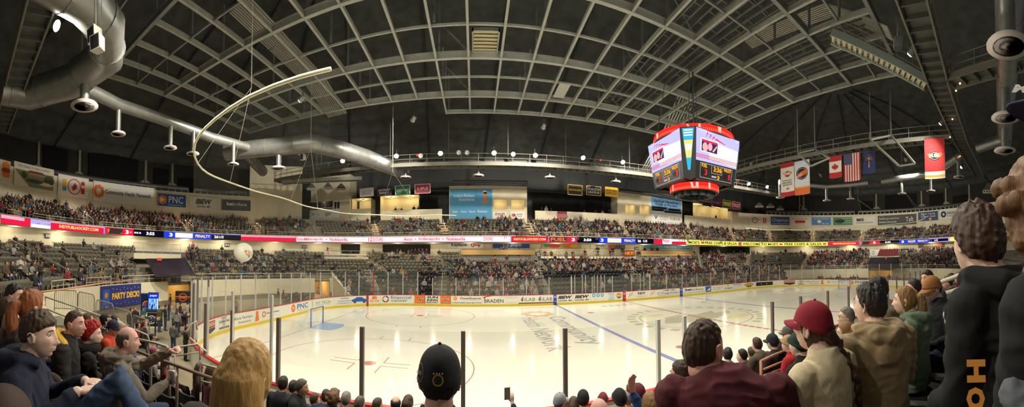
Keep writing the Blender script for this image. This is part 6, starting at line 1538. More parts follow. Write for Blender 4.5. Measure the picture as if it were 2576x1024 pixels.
LAND = {
 'lower': [(880, 'above the blue car board'), (945, 'by the stair above the orange can board'), (1000, 'above the four-colour ring board'), (1070, 'above the orange face boards'), (1170, 'above the orange ball board'), (1260, 'above the red swoosh board'), (1345, 'above the twin flame board'), (1440, 'above the slanted capitals'), (1525, 'above the teal discs'), (1610, 'above the slanted orange bars'), (1680, 'above the navy name board'), (1745, 'right of the blue strip'), (1800, 'above the blue square board'), (1850, 'above the half sun board'), (1920, 'above the green name plate')],
 'mid': [(20, 'at the left picture edge'), (60, 'left of the upper left plate'), (119, 'below the upper left plate'), (180, 'right of the upper left plate'), (240, 'behind the party deck banner, left'), (300, 'behind the party deck banner'), (350, 'by the sloping wall'), (480, 'beside the railed deck'), (520, 'left of the white ball, far side'), (570, 'left of the white ball'), (612, 'near the white ball'), (680, 'right of the white ball'), (740, 'left of the small flag deck'), (870, 'by the small flag deck'), (1020, 'below the wide drape'), (1170, 'below the key banner'), (1285, 'below the soda banner'), (1410, 'below the food banner'), (1530, 'below the grey banner'), (1680, 'below the pale blue strip'), (1820, 'below the right drape'), (1920, 'right of the right drape'), (2020, 'above the far red badge board'), (2110, 'right end'), (2230, 'at the black awning'), (2340, 'right of the black awning')],
 'upper': [(20, 'below the burger banner'), (85, 'below the vineyard banner'), (180, 'below the red bird banner'), (310, 'below the orange burst banner'), (430, 'below the blue banner'), (510, 'below the slanted capitals'), (594, 'below the slate banner'), (700, 'by the corner wall'), (800, 'below the press box'), (910, 'below the narrow suite'), (1030, 'below the warm suite'), (1185, 'below the insurance banner'), (1290, 'below the two windows'), (1450, 'below the long drape'), (1590, 'below the paired windows'), (1675, 'below the college banner'), (1741, 'right of the college banner'), (1810, 'below the scoreboard suite'), (1900, 'below the brown ring banner'), (2010, 'below the red plate banner'), (2120, 'below the green banner'), (2250, 'below the charcoal banner'), (2340, 'below the right navy banner')]}
TN = {'lower': 'lower stand', 'mid': 'middle stand', 'upper': 'upper stand'}
KID = {v: [] for v in range(11)}
def place_person(mesh, loc, rz, sc, top, hair, skin, pants, label, group=None, cat='person'):
    o = bpy.data.objects.new('person', mesh); COL.objects.link(o); o.location = loc; o.rotation_euler = (0, 0, rz); o.scale = (sc, sc, sc)
    if len(mesh.materials) == 0:
        for m in (SKINS[0], TOPM[0], HAIRM[0], PANTS[0]): mesh.materials.append(m)
    for i, m in enumerate((skin, top, hair, pants)): o.material_slots[i].link = 'OBJECT'; o.material_slots[i].material = m
    return tag(o, label, cat, group)
def hair_of(p): return TOPM[CAPC[p['hair'] % 3]] if VAR[p['v']][1] == 'cap' else HAIRM[p['hair']]
def base_label(p):
    s = SLOTS[p['slot']]; v = VAR[p['v']]
    hw = {'cap': 'and a cap', 'long': 'with long %s hair' % HAIRS[p['hair']][0], 'bun': 'with %s hair tied up' % HAIRS[p['hair']][0], 'short': 'with %s hair' % HAIRS[p['hair']][0]}[v[1]]
    lm = min(LAND[s[0]], key=lambda l: abs(l[0]-s[6]))[1]
    return '%s in %s %s, %s row, %s %s' % ('standing person' if 'stand' in v[0] else 'person', TOPS[p['top']][0], hw, ROWW[s[1]] if s[1] < TIERS[s[0]]['n']-1 else 'back', TN[s[0]], lm)
byl = {}
for p in people[:N_IND]: byl.setdefault(base_label(p), []).append(p)
for lab, ps in byl.items():
    ps.sort(key=lambda p: SLOTS[p['slot']][6])
    for i, p in enumerate(ps):
        p['label'] = lab if len(ps) == 1 else ('%s one of %s' % (['left', 'second', 'third', 'fourth', 'fifth'][min(i, 4)] if i < len(ps)-1 or len(ps) > 5 else 'right', lab.replace('person in', 'those in'))) if False else lab+('' if len(ps) == 1 else ', the %s one' % ('left' if i == 0 else 'right' if i == len(ps)-1 else 'middle'))
for p in people[:N_IND]:
    s = SLOTS[p['slot']]; rz = yaw_to(s[3], s[4], s[3]*.45, -2.0)+p['rz']
    w = p['label'].split()
    if len(w) > 16: a_, b_ = p['label'].split(', ', 1); w = ' '.join([a_.split(' with ')[0].split(' and a cap')[0]+',', b_]).split()[:16]
    place_person(HI[p['v']], (s[3], s[4], s[5]), rz, p['sc'], TOPM[p['top']], hair_of(p), SKINS[p['skin']], PANTS[p['pants']], ' '.join(w), 'spectators in the '+TN[s[0]])
# everyone further off: one mass
def gather(mesh):
    nv = len(mesh.vertices); co = np.empty(nv*3, np.float32); mesh.vertices.foreach_get('co', co)
    nf = len(mesh.polygons); st = np.empty(nf, np.int32); tot = np.empty(nf, np.int32); mi = np.empty(nf, np.int32); mesh.polygons.foreach_get('loop_start', st); mesh.polygons.foreach_get('loop_total', tot); mesh.polygons.foreach_get('material_index', mi)
    lv = np.empty(len(mesh.loops), np.int32); mesh.loops.foreach_get('vertex_index', lv)
    return co.reshape(-1, 3), st, tot, mi, lv
def mass(name, items, mats, label, cat, smooth=True):
    """items: (gathered mesh, location, rz, scale, material index map) -> one object of kind stuff."""
    V, Ls, S, Tt, Mi = [], [], [], [], []; vb = lb = 0
    for (co, st, tot, mi, lv), loc, rz, sc, mp in items:
        c, s = cos(rz), sin(rz); x = co[:, 0]*sc; y = co[:, 1]*sc
        V.append(np.stack([x*c-y*s+loc[0], x*s+y*c+loc[1], co[:, 2]*sc+loc[2]], 1)); Ls.append(lv+vb); S.append(st+lb); Tt.append(tot); Mi.append(np.array(mp, np.int32)[mi]); vb += len(co); lb += len(lv)
    V = np.concatenate(V).astype(np.float32); Ls = np.concatenate(Ls); S = np.concatenate(S); Tt = np.concatenate(Tt); Mi = np.concatenate(Mi)
    me = bpy.data.meshes.new(name); me.vertices.add(len(V)); me.vertices.foreach_set('co', V.ravel()); me.loops.add(len(Ls)); me.loops.foreach_set('vertex_index', Ls); me.polygons.add(len(S)); me.polygons.foreach_set('loop_start', S); me.polygons.foreach_set('material_index', Mi)
    for m in mats: me.materials.append(m)
    if smooth: me.polygons.foreach_set('use_smooth', np.ones(len(S), bool))
    me.update(calc_edges=True); me.validate()
    o = link_mesh(name, me); return tag(o, label, cat, None, 'stuff')
GL = [gather(m) for m in LO]
CM = SKINS+TOPM+HAIRM+PANTS; oT, oH, oP = 3, 3+len(TOPM), 3+len(TOPM)+5
items = []
for p in people[N_IND:]:
    s = SLOTS[p['slot']]; rz = yaw_to(s[3], s[4], s[3]*.45, -2.0)+p['rz']; hm = oT+CAPC[p['hair'] % 3] if VAR[p['v']][1] == 'cap' else oH+p['hair']
    items.append((GL[p['v']], (s[3], s[4], s[5]), rz, p['sc'], (p['skin'], oT+p['top'], hm, oP+p['pants'])))
mass('crowd', items, CM, 'the seated crowd filling the far stands all round the rink', 'crowd')
# seats: the nearest empty ones as things, the rest as one mass
proto = {}
empt = sorted([i for i in range(len(SLOTS)) if i not in taken], key=lambda i: SLOTS[i][8])
N_SEAT = 236
pg = seat_thing(SEATG, 'empty olive grey tip-up seat', 'seats'); pb = seat_thing(SEATB, 'empty black tip-up seat', 'seats')
first = {id(pg): True, id(pb): True}
def put_seat(p, loc, rz, label, group):
    o = p if first[id(p)] else copy_tree(p); first[id(p)] = False
    o.location = loc; o.rotation_euler = (0, 0, rz); o['label'] = label; o['group'] = group
    return o
for i in empt[:N_SEAT]:
    s = SLOTS[i]; lm = min(LAND[s[0]], key=lambda l: abs(l[0]-s[6]))[1]; lab = 'empty %s tip-up seat, %s row, %s %s' % ('black' if s[0] == 'lower' else 'olive grey', ROWW[s[1]] if s[1] < TIERS[s[0]]['n']-1 else 'back', TN[s[0]], lm)
    put_seat(pb if s[0] == 'lower' else pg, (s[3], s[4], s[5]), yaw_to(s[3], s[4], s[3]*.45, -2.0), lab, lab.split(',')[0].replace('seat', 'seats')+' in the '+ROWW[s[1]]+' row, '+lm)
sb = MB(); bk, pn, fr = seat_mesh(True, True); sm = MB(); sm.v = list(bk.v); sm.f = list(bk.f); sm.m = [0]*len(bk.f)
for o_ in (pn,): b = len(sm.v); sm.v += o_.v; sm.f += [tuple(b+j for j in f) for f in o_.f]; sm.m += [0]*len(o_.f)
tmp = bpy.data.meshes.new('seat_low'); tmp.from_pydata(sm.v, [], sm.f); GS = gather(tmp)
its = [(GS, SLOTS[i][3:6], yaw_to(SLOTS[i][3], SLOTS[i][4], SLOTS[i][3]*.45, -2.0), 1.0, (0 if SLOTS[i][0] == 'lower' else 1,)) for i in empt[N_SEAT:]]
mass('stadium_seats', its, [SEATB, SEATG], 'rows of empty tip-up seats in the far stands', 'seats', False)

# ------------------------------------------------------------------ aisle stairs and their rails
def aisle(t, U, px, lit):
    T = TIERS[t]; n_ = ring_n(U); tt = Vector((n_.y, -n_.x, 0)); q = MB(); c = None
    for k in range(T['n']):
        a, r, z = tier_line(T, k); a2, r2, z2 = tier_line(T, k+1); rise = (T['o'][2]-T['i'][2])/(T['n']-1)
        for h in range(2):
            f0 = .5*h; P0 = Vector((*ring(U, a+(a2-a)*f0, r+(r2-r)*f0), 0)); P1 = Vector((*ring(U, a2, r2), 0))
            if c is None: c = Vector((P0.x, P0.y, z))
            zz = z+rise*.5*h; m = (P0+P1)/2
            q.obox((m.x, m.y, zz-rise*.25+.012), tt*.55, (P1-P0)/2, (0, 0, rise*.25))
    root = empty('aisle_stair', c, 0, '%s stair aisle in the %s at %s' % ('warm lit' if lit else 'concrete', TN[t], 'picture column %d' % px), 'stair'); lm = min(LAND[t], key=lambda l: abs(l[0]-px))[1]
    root['label'] = '%s aisle stair climbing the %s, %s' % ('pale' if lit else 'grey', TN[t], lm)
    q.build('steps', STEP if lit else CONC, root); q = MB()
    a, r, z = tier_line(T, 1); b, r1, z1 = tier_line(T, T['n']-1.2); p, p1 = Vector((*ring(U, a, r), z)), Vector((*ring(U, b, r1), z1))
    sides = (-.5, .5) if t == 'upper' and px in (462, 645, 28, 205) else (0,)
    for sd in sides:
        o = tt*sd; m1 = p.lerp(p1, .42); m2 = p.lerp(p1, .58)
        for (s0, s1) in ((p, m1), (m2, p1)):
            q.tube([s0+o, s0+o+Vector((0, 0, .9)), s1+o+Vector((0, 0, .9)), s1+o], .03, 6); q.tube([s0+o+Vector((0, 0, .5)), s1+o+Vector((0, 0, .5))], .022, 5)
    q.build('handrail', RAILM, root)
    if lit and t == 'upper':
        m = p.lerp(p1, .5)+n_*-.6; MB().ball(m+Vector((0, 0, .95)), .06, 8).build('added_stair_lamp', SOFL, root)  # added bulb over the steps, standing in for light from the exits
        Lp = bpy.data.lights.new('added_stair_light', 'POINT'); Lp.energy = 75; Lp.color = (1, .72, .46); Lp.shadow_soft_size = .12; lo_ = bpy.data.objects.new('added_stair_light', Lp); COL.objects.link(lo_); lo_.location = m+Vector((0, 0, 1.25))-n_*.25
seen_l = {}
for t, lst in AISLE.items():
    for px, U in zip(lst, AU[t]): aisle(t, U, px, (t == 'upper' and px not in (28, 790, 2322)) or (t == 'mid' and px in (944, 1880, 2028, 2180)))
# ring railings in front of the middle and upper stands
def ring_rail(U0, U1, a, r, z0, h, label, post=1.6, mid=1):
    L = ring_len(U0, U1, a, r); n = max(2, int(L/post)); uu = Us(U0, U1, n); x, y = ring((U0+U1)/2, a, r); root = empty('railing', (x, y, z0), 0, label, 'railing'); q = MB()
    fine = [(*ring(U, a, r), z0+h) for U in Us(U0, U1, n*2)]; q.tube(fine, .035, 6)
    for j in range(mid): q.tube([(p[0], p[1], z0+h*(j+1)/(mid+1)) for p in fine], .02, 5)
    q.build('rail', RAILM, root)
    for U in uu: x, y = ring(U, a, r); MB().tube([(x, y, z0), (x, y, z0+h)], .025, 5).build('post', RAILM, root)
for t, a, r, z0, h, U0, U1, cuts in (('middle stand', 19, 21.75, 2.45, .62, -2.5, 2.45, AU['mid']), ('upper stand', 27, 25.25, 8.3, .5, -2.45, 2.45, AU['upper'])):
    cs = [U0]+list(cuts)+[U1]
    for i in range(len(cs)-1):
        if cs[i+1]-cs[i] < .02: continue
        xm, ym = ring((cs[i]+cs[i+1])/2, a, r); pm = proj(xm, ym, z0)[0]; lm = min(LAND['mid' if t[0] == 'm' else 'upper'], key=lambda l: abs(l[0]-pm))[1]
        ring_rail(cs[i]+(.5 if i else 0)/25, cs[i+1]-.5/25, a, r, z0 if abs((cs[i]+cs[i+1])/2) > 1.46 or t[0] == 'u' else 2.75, h, 'pale railing in front of the %s, %s' % (t, lm))

# ------------------------------------------------------------------ decks set into the middle stand
AWN = M('dark_awning', (38, 30, 44), .6, bump=.5, bump_scale=3)
def deck_mid(px0, px1, yr, yd, yb, rr, label, wall=CREAM, dpt=2.2):
    U0, U1 = U_px(px0, 21, rr, 4.8), U_px(px1, 21, rr, 4.8); Um = (U0+U1)/2; x, y = ring(Um, 21, rr); d = hypot(x-CX, y-CY); pm = (px0+px1)/2
    zr, zd, zb = at(pm, yr, d=d).z, at(pm, yd, d=d).z, at(pm, yb, d=d).z; root = empty('railed_deck', (x, y, zb), 0, label, 'deck')
    q = MB(); sweep(q, [(21, rr, zb), (21, rr, zd), (21, rr+dpt, zd), (21, rr+dpt, zb)], U0, U1, 8, closed=True); q.build('platform', wall, root)
    q = MB(); L = ring_len(U0, U1, 21, rr); n = max(3, int(L/1.1)); pts = [(*ring(U, 21, rr+.06), zr) for U in Us(U0, U1, n)]; q.tube(pts, .035, 6); q.tube([(p[0], p[1], (zr+zd)/2) for p in pts], .02, 5)
    for p in pts: q.tube([(p[0], p[1], zd), p], .025, 5)
    q.build('railing', RAILM, root)
    return U0, U1, zr, zd
deck_mid(337, 455, 613, 638, 652, 25.0, 'railed deck above a dark awning in the left stand', dpt=3.2)
deck_mid(816, 927, 631, 646, 652, 27.0, 'small railed deck with a flag at its left, middle stand', dpt=1.6)
deck_mid(1362, 1462, 630, 645, 650, 27.0, 'railed deck under the food photo banner', dpt=1.6)
deck_mid(1478, 1600, 630, 645, 651, 27.0, 'railed deck under the grey and white banner', dpt=1.6)
u0, u1, zr, zd = deck_mid(2186, 2262, 612, 643, 647, 25.0, 'right stand deck behind a white and maroon banner', dpt=3)
U0, U1 = U_px(2189, 21, 24.9, 4.8), U_px(2261, 21, 24.9, 4.8); Um = (U0+U1)/2; L = ring_len(U0, U1, 21, 24.9); x, y = ring(Um, 21, 24.9); d = hypot(x-CX, y-CY); zt, zb = at(2225, 627, d=d).z, at(2225, 643, d=d).z
banner(RingSurf(Um, 21, 24.88, (zt+zb)/2, L, zt-zb), multi(Pp([(-.15, .5), (.5, .5), (.5, -.5), (-.25, -.5)], MA_, .004), Dd(-.38, 0, .22, .3, G_, .004, .7), TX('HORSE RACING', W_, .1, .4, .16, 0, 0, .12), TX('at the park', W_, -.2, .3, .12, 0, 0, .1), Dd(.38, 0, .36, .36, W_, .008, .85), Pp([(.35, -.2), (.42, -.1), (.4, .25), (.36, .1)], W_, .01)), 'long white and maroon banner above the right black awning', frame=False)
def awning(c4, label):
    P = [at(x, y, d=d) for x, y, d in c4]; root = empty('awning', P[0], 0, label, 'awning'); q = MB(); nx, ny = 10, 6; vs = []
    for j in range(ny+1):
        for i in range(nx+1):
            u, v = i/nx, j/ny; a = P[0].lerp(P[1], u); b = P[3].lerp(P[2], u); p = a.lerp(b, v); p = p-Vector((0, 0, .22*sin(PI*u)*sin(PI*v)+.06*sin(u*14)*v)); vs.append(p)
    k = nx+1; q.add(vs+[v-Vector((0, 0, .03)) for v in vs], [(j*k+i, j*k+i+1, (j+1)*k+i+1, (j+1)*k+i) for j in range(ny) for i in range(nx)]+[(77+(j+1)*k+i, 77+(j+1)*k+i+1, 77+j*k+i+1, 77+j*k+i) for j in range(ny) for i in range(nx)]); q.build('cloth', AWN, root, True)
    q = MB(); q.tube(P, .03, 5, closed=True); q.build('frame', DARK, root)
awning([(366, 651, 34), (466, 650, 35), (490, 690, 29), (392, 697, 28)], 'dark sagging awning sheet over the passage by the party deck')
awning([(2190, 648, 61), (2262, 647, 59), (2262, 673, 56), (2178, 675, 58)], 'black awning sheet over the passage in the right stand')
# flag on a pole at the small railed deck
p = at(823, 652, Y=24.5); q0 = empty('flag_on_pole', (p.x, p.y, p.z), 0, 'small stars and stripes flag on a pole at the small railed deck', 'flag'); q = MB(); q.tube([p, p+Vector((0, 0, 1.9))], .025, 6); q.build('pole', RAILM, q0)
q = MB()
for k in range(8): q.add([(p.x-.05-.0*k, p.y-.02, p.z+1.85-.14*k), (p.x+.42, p.y-.1, p.z+1.6-.13*k), (p.x+.42, p.y-.1, p.z+1.47-.13*k), (p.x-.05, p.y-.02, p.z+1.71-.14*k)], [(0, 1, 2, 3)], k % 2)
q.quad((p.x-.06, p.y-.05, p.z+1.86), (p.x+.2, p.y-.08, p.z+1.73), (p.x+.2, p.y-.08, p.z+1.25), (p.x-.06, p.y-.05, p.z+1.36), 2); q.build('cloth', [FRD, FW, FBL], q0)
# ------------------------------------------------------------------ the near seating, where the picture was taken from
NR = lambda k: (-20.35+.85*(k-1), 2.80-.38*(k-1))       # back edge Y and height of near row k
NX0, NX1 = -28.6, 27.0
mb = MB()
for k in range(-2, 9):
    y, z = NR(k); mb.box((NX0, y, -.05 if k > -2 else z-.4), (NX1, y+.852, max(z, .24)))
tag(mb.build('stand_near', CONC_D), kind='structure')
# seats near the camera: the black rows seen at the lower left and lower right
pbn = seat_thing(SEATB, 'black tip-up seat', 'seats', False); used_n = [False]
def near_seat(x, k, label, group):
    o = copy_tree(pbn) if used_n[0] else pbn; used_n[0] = True
    y, z = NR(k); o.location = (x, y+.36, z); o['label'] = label; o['group'] = group
for k, xa, xb_ in ((1, -19.6, -16.9), (2, -21.4, -17.2), (3, -23.0, -18.2), (4, -23.6, -18.8), (5, -23.6, -19.6), (6, -24.2, -20.2)):
    x = xa
    while x <= xb_: near_seat(x, k, 'black tip-up seat in the %s row ahead, lower left beside the handrails' % ordn[k-1], 'black seats, %s row, lower left' % ordn[k-1]); x += .56
for k, xa, xb_ in ((1, -15.6, -12.6), (2, -13.8, -11.0), (3, -12.6, -9.2)):
    x = xa
    while x <= xb_: near_seat(x, k, 'black tip-up seat in the %s row ahead, lower right among the sweaters' % ordn[k-1], 'black seats, %s row, lower right' % ordn[k-1]); x += .56
# handrails
def rail_path(pts, r, label, posts=(), m=RAILM, drop=.9):
    P = [at(x, y, d=d) for x, y, d in pts]; root = empty('handrail', P[0], 0, label, 'handrail'); q = MB(); q.tube(P, r, 8); q.build('rail', m, root, True)
    for i in posts: q = MB(); q.tube([P[i], P[i]-Vector((0, 0, drop))], r*.9, 8); q.build('post', m, root, True)
WARMR = M('warm_railing', (206, 150, 116), .45); BRNR = M('brown_railing', (128, 106, 92), .45)
rail_path([(349, 854, 5.2), (392, 863, 5.0), (420, 872, 4.9), (426, 884, 4.85), (426, 1000, 4.8)], .022, 'white bent handrail beside the man in the grey-brown hoodie')
rail_path([(300, 865, 4.6), (380, 897, 4.2), (446, 920, 4.0), (548, 957, 3.8)], .022, 'flat brown rail running down to the right behind the blond head', (1, 2, 3), BRNR, 1.0)
rail_path([(505, 985, 6.0), (503, 930, 6.0), (510, 916, 6.0), (560, 930, 5.8), (600, 942, 5.7)], .022, 'white looped handrail left of the blond head', (0,))
rail_path([(505, 958, 6.0), (560, 972, 5.8)], .018, 'lower bar of the white looped handrail')
rail_path([(114, 747, 12.5), (190, 772, 11.6), (257, 796, 11.0)], .03, 'pale sloping handrail above the man with shaved hair', (0, 1, 2))
rail_path([(118, 778, 12.0), (175, 800, 11.4), (245, 826, 10.6)], .03, 'second pale sloping handrail just below the first', (0, 2))
rail_path([(318, 822, 9.5), (345, 832, 9.2), (371, 843, 9.0), (374, 852, 9.0), (374, 880, 9.0)], .025, 'short white handrail left of the standing group')
rail_path([(432, 882, 8.4), (440, 874, 8.3), (498, 866, 8.0), (503, 872, 8.0), (503, 905, 8.0)], .025, 'white gate rail by the left near corner, upper bar', (1, 3))
rail_path([(432, 897, 8.4), (500, 886, 8.0)], .02, 'white gate rail by the left near corner, lower bar')
rail_path([(477, 850, 10), (478, 818, 10), (494, 808, 10), (496, 830, 10)], .03, 'white hoop rail at the rink gate')
rail_path([(478, 850, 9.5), (500, 870, 8.5), (520, 885, 8.0)], .025, 'white sloping rail at the rink gate')
rail_path([(1914, 909, 4.6), (1945, 894, 4.9), (1978, 881, 5.2)], .022, 'tan rail left of the dark green beanie, topmost of four', (0,), WARMR, .8)
for i, (y0, y1) in enumerate(((929, 908), (945, 926), (957, 945))): rail_path([(1922, y0, 4.5), (1973, y1, 4.9)], .016, 'tan rail left of the dark green beanie, %s of four from the top' % ordn[i+1], (), WARMR)
rail_path([(2378, 738, 5.0), (2420, 726, 4.6), (2428, 718, 4.55), (2427, 700, 4.5), (2415, 692, 4.6), (2360, 712, 5.2), (2340, 722, 5.4)], .035, 'thick cream looped rail beside the man in the tan cap', (), RAILM)
rail_path([(98, 735, 15.2), (165, 727, 17), (260, 712, 21.5), (330, 706, 24.5)], .05, 'warm orange rail curving along the left end wall', (), WARMR)
# picket barriers stepping down the stair at the left
for i, (pa, pb_, ya, yb) in enumerate(((138, 195, 730, 731), (197, 238, 733, 742), (242, 285, 753, 765), (287, 331, 772, 786), (334, 376, 792, 806), (646, 682, 738, 739), (684, 718, 739, 741))):
    da = 16.6-.55*i if i < 5 else 34; A, B = at(pa, ya, d=da), at(pb_, yb, d=da-.45); root = empty('picket_barrier', (A+B)/2-Vector((0, 0, 1.1)), 0, 'grey picket barrier '+('on the stair down to the party deck, %s from the left' % ordn[i] if i < 5 else 'behind the left end glass, %s of two' % ordn[i-5]), 'barrier'); q = MB(); dn = Vector((0, 0, -1.05))
    c1 = A.lerp(B, .08); c2 = A.lerp(B, .92)
    q.tube([A+dn, A+Vector((0, 0, -.15)), c1, c2, B+Vector((0, 0, -.15)), B+dn], .025, 6); q.tube([A+Vector((0, 0, -.92)), B+Vector((0, 0, -.92))], .02, 5); q.build('frame', M('picket_grey', (160, 152, 140), .4, .3), root)
    for k in range(1, 11): a = A.lerp(B, k/11); MB().tube([a+Vector((0, 0, -.92)), a+Vector((0, 0, -.02))], .011, 5).build('picket', M('picket_grey', (0, 0, 0)), root)
mb = MB()
for k in range(9): mb.box((-30.6, -17.5+.75*k, 0), (-28.65, -16.74+.75*k, max(.26, 2.0-.22*k)))
tag(mb.build('stand_stair', CONC), kind='structure')
# ------------------------------------------------------------------ party deck: coolers, counter, tables, stall
def cooler(px, py0, py1, d, w, label, lit):
    A = at(px, py0, d=d); f = (Vector((CX, CY, 0))-Vector((A.x, A.y, 0))).normalized(); s = Vector((0, 0, 1)).cross(f); zt = A.z; z0 = FZ; c = Vector((A.x, A.y, (zt+z0)/2)); root = empty('drink_cooler', (A.x, A.y, z0), 0, label, 'cooler')
    q = MB(); q.obox(c-f*.35, s*w/2, f*.35, Vector((0, 0, (zt-z0)/2))); q.build('cabinet', M('cooler_navy', (20, 34, 84), .35), root)
    S = Surf(c+f*.005, s, (0, 0, 1), w, zt-z0); q = MB()
    if lit:
        q.rect(S, -w*.44, -S.h*.44, w*.4, S.h*.32, .01, 0)
        for k in range(5):
            for j in range(5): q.rect(S, -w*.36+w*.145*j, -S.h*.38+S.h*.145*k, -w*.27+w*.145*j, -S.h*.29+S.h*.145*k, .02, [1, 2, 3][(j+k) % 3])
        q.rect(S, w*.40, -S.h*.44, w*.45, S.h*.32, .015, 4); q.rect(S, -w*.5, S.h*.34, w*.5, S.h*.49, .01, 5); q.text(S, 'pepsi', 0, S.h*.415, w*.6, S.h*.08, .02, 4)
        q.build('lit_door', [E('cooler_glow', (110, 170, 255), 1.2), E('lit_bottle_blue', (60, 110, 220), .8), E('lit_bottle_white', (220, 230, 255), .9), E('lit_bottle_teal', (90, 190, 230), .8), E('cooler_tube', (225, 240, 255), 2.0), E('cooler_sign', (30, 60, 220), 1.0)], root)  # bottles glow themselves: the cooler's inner light put into their colour
    else:
        q.disc(S, 0, S.h*.1, w*.34, w*.34, .01, 0, 20); q.disc(S, 0, S.h*.1, w*.3, w*.3, .015, 1, 20, 0, PI); q.disc(S, 0, S.h*.1, w*.3, w*.3, .015, 2, 20, PI, 2*PI); q.build('side_print', [WHITE, REDINK, BLUEINK], root)
cooler(369, 740, 0, 22.3, .78, 'dark navy drink cooler side with a round red, white and blue ball', False)
cooler(386, 738, 0, 21.9, .72, 'glowing blue glass-door drink cooler by the party deck', True)
c = at(385, 806, d=20.2); root = empty('bar_counter', (c.x, c.y, FZ), 0, 'white bar counter with a black ring emblem in front of the glowing cooler', 'counter'); f = (Vector((CX, CY, 0))-Vector((c.x, c.y, 0))).normalized(); s = Vector((0, 0, 1)).cross(f)
q = MB(); q.obox((c.x, c.y, FZ+.5), s*.62, f*.3, (0, 0, .5)); q.build('front_panel', WHITE, root); q = MB(); q.obox((c.x, c.y, FZ+1.03), s*.68, f*.36, (0, 0, .03)); q.build('counter_top', INK, root)
S = Surf(Vector((c.x, c.y, FZ+.52))+f*.3, s, (0, 0, 1), 1.24, 1.0); q = MB(); q.rect(S, -.35, -.4, .58, .4, .008, 0); q.disc(S, -.1, 0, .26, .26, .012, 1, 20, inner=.8); q.text(S, '1', -.1, 0, .1, .3, .014, 1, .04); q.text(S, 'OF', .38, .1, .3, .2, .014, 1); q.text(S, 'FUEL', .38, -.15, .34, .16, .014, 1); q.build('emblem', [INK, WHITE], root)
def pub_table(px, py, d, label, r=.38, cups=4):
    c = at(px, py, d=d); root = empty('pub_table', (c.x, c.y, FZ), 0, label, 'table'); q = MB(); q.lathe([(r, 1.02), (r, 1.06)], (c.x, c.y, FZ), 18); q.build('table_top', INK, root); q = MB(); q.tube([(c.x, c.y, FZ+.03), (c.x, c.y, FZ+1.02)], .04, 8); q.lathe([(.26, 0), (.05, .05)], (c.x, c.y, FZ), 14); q.build('pedestal', DARK, root)
    for k in range(cups):
        t = 2.4*k; x, y = c.x+.2*cos(t), c.y+.2*sin(t); q = MB(); q.lathe([(.035, 0), (.045, .14)], (x, y, FZ+1.061), 10); tag(q.build('cup', [WHITE, REDINK, BLUEINK, GOLD][k % 4]), '%s drink cup on the %s' % (['white', 'red', 'blue', 'yellow'][k % 4], label.split(' with')[0]), 'cup')
pub_table(353, 783, 17.5, 'round black table with bright cups left of the coolers', .5)
pub_table(391, 808, 17.0, 'round black table beside the man in the green jacket')
pub_table(467, 798, 18.5, 'round black table among the group by the rink gate', .45)
c = at(460, 757, d=27); root = empty('stall_cart', (c.x, c.y, FZ), 0, 'black stall cart with an orange winged emblem in the lit passage', 'cart'); f = (Vector((CX, CY, 0))-Vector((c.x, c.y, 0))).normalized(); s = Vector((0, 0, 1)).cross(f); zt = at(460, 733, d=27).z
q = MB(); q.obox((c.x, c.y, (zt+.95)/2), s*.62, f*.4, (0, 0, (zt-.95)/2)); q.build('box', INK, root); S = Surf(Vector((c.x, c.y, (zt+.95)/2))+f*.4, s, (0, 0, 1), 1.2, zt-.95); q = MB(); q.disc(S, 0, 0, .33, .33, .01, 0, 20, inner=.85); q.rect(S, -.58, .02, .58, .08, .015, 0); q.rect(S, -.58, -.1, .58, -.05, .015, 1); q.text(S, 'FUEL', 0, 0, .5, .22, .02, 0, .05, .2); q.build('emblem', [ORANGE, REDINK], root)
q = MB()
for a in (-.55, .55): q.tube([Vector((c.x, c.y, FZ))+s*a+f*.3, Vector((c.x, c.y, .95))+s*a+f*.3], .03, 6)
q.build('leg_frame', DARK, root)
p = at(442, 705, d=26.3); q = MB(); q.obox(p, (.35, 0, 0), (0, .25, 0), (0, 0, .22)); tag(q.build('wall_speaker', INK), 'black loudspeaker box above the stall passage', 'loudspeaker')
# folding chairs behind the boards (left corner and right end)
CH = [None]
def fold_chair(x, y, rz, label, group):
    if CH[0] is None:
        r_0 = empty('folding_chair', (0, 0, 0)); q = MB(); q.obox((0, .0, .45), (.2, 0, 0), (0, .19, 0), (0, 0, .015)); q.build('seat', SEATB, r_0, local=True); q = MB(); q.obox((0, -.2, .75), (.2, 0, 0), (0, .015, 0), (0, -.02, .12)); q.build('backrest', SEATB, r_0, local=True)
        for sx in (-.2, .2): q = MB(); q.tube([(sx, .2, 0), (sx, -.12, .5), (sx, -.22, .86)], .012, 5); q.tube([(sx, -.24, 0), (sx, .12, .45)], .012, 5); q.build('leg', DARK, r_0, local=True)
        CH[0] = r_0; o = r_0
    else: o = copy_tree(CH[0])
    o.location = (x, y, FZ+.015); o.rotation_euler = (0, 0, rz); tag(o, label, 'chair', group)
for r in range(3):
    for i in range(9): fold_chair(-31.6-.85*r-.18*i, 5.2+.62*i, -1.3, 'black folding chair on the floor behind the glass, left far corner, %s row' % ordn[r], 'folding chairs, left far corner, %s row' % ordn[r])
    for i in range(20): fold_chair(32.0+.8*r, -4.8+.62*i, 1.57, 'black folding chair on the floor behind the far right goal, %s row' % ordn[r], 'folding chairs, right end, %s row' % ordn[r])
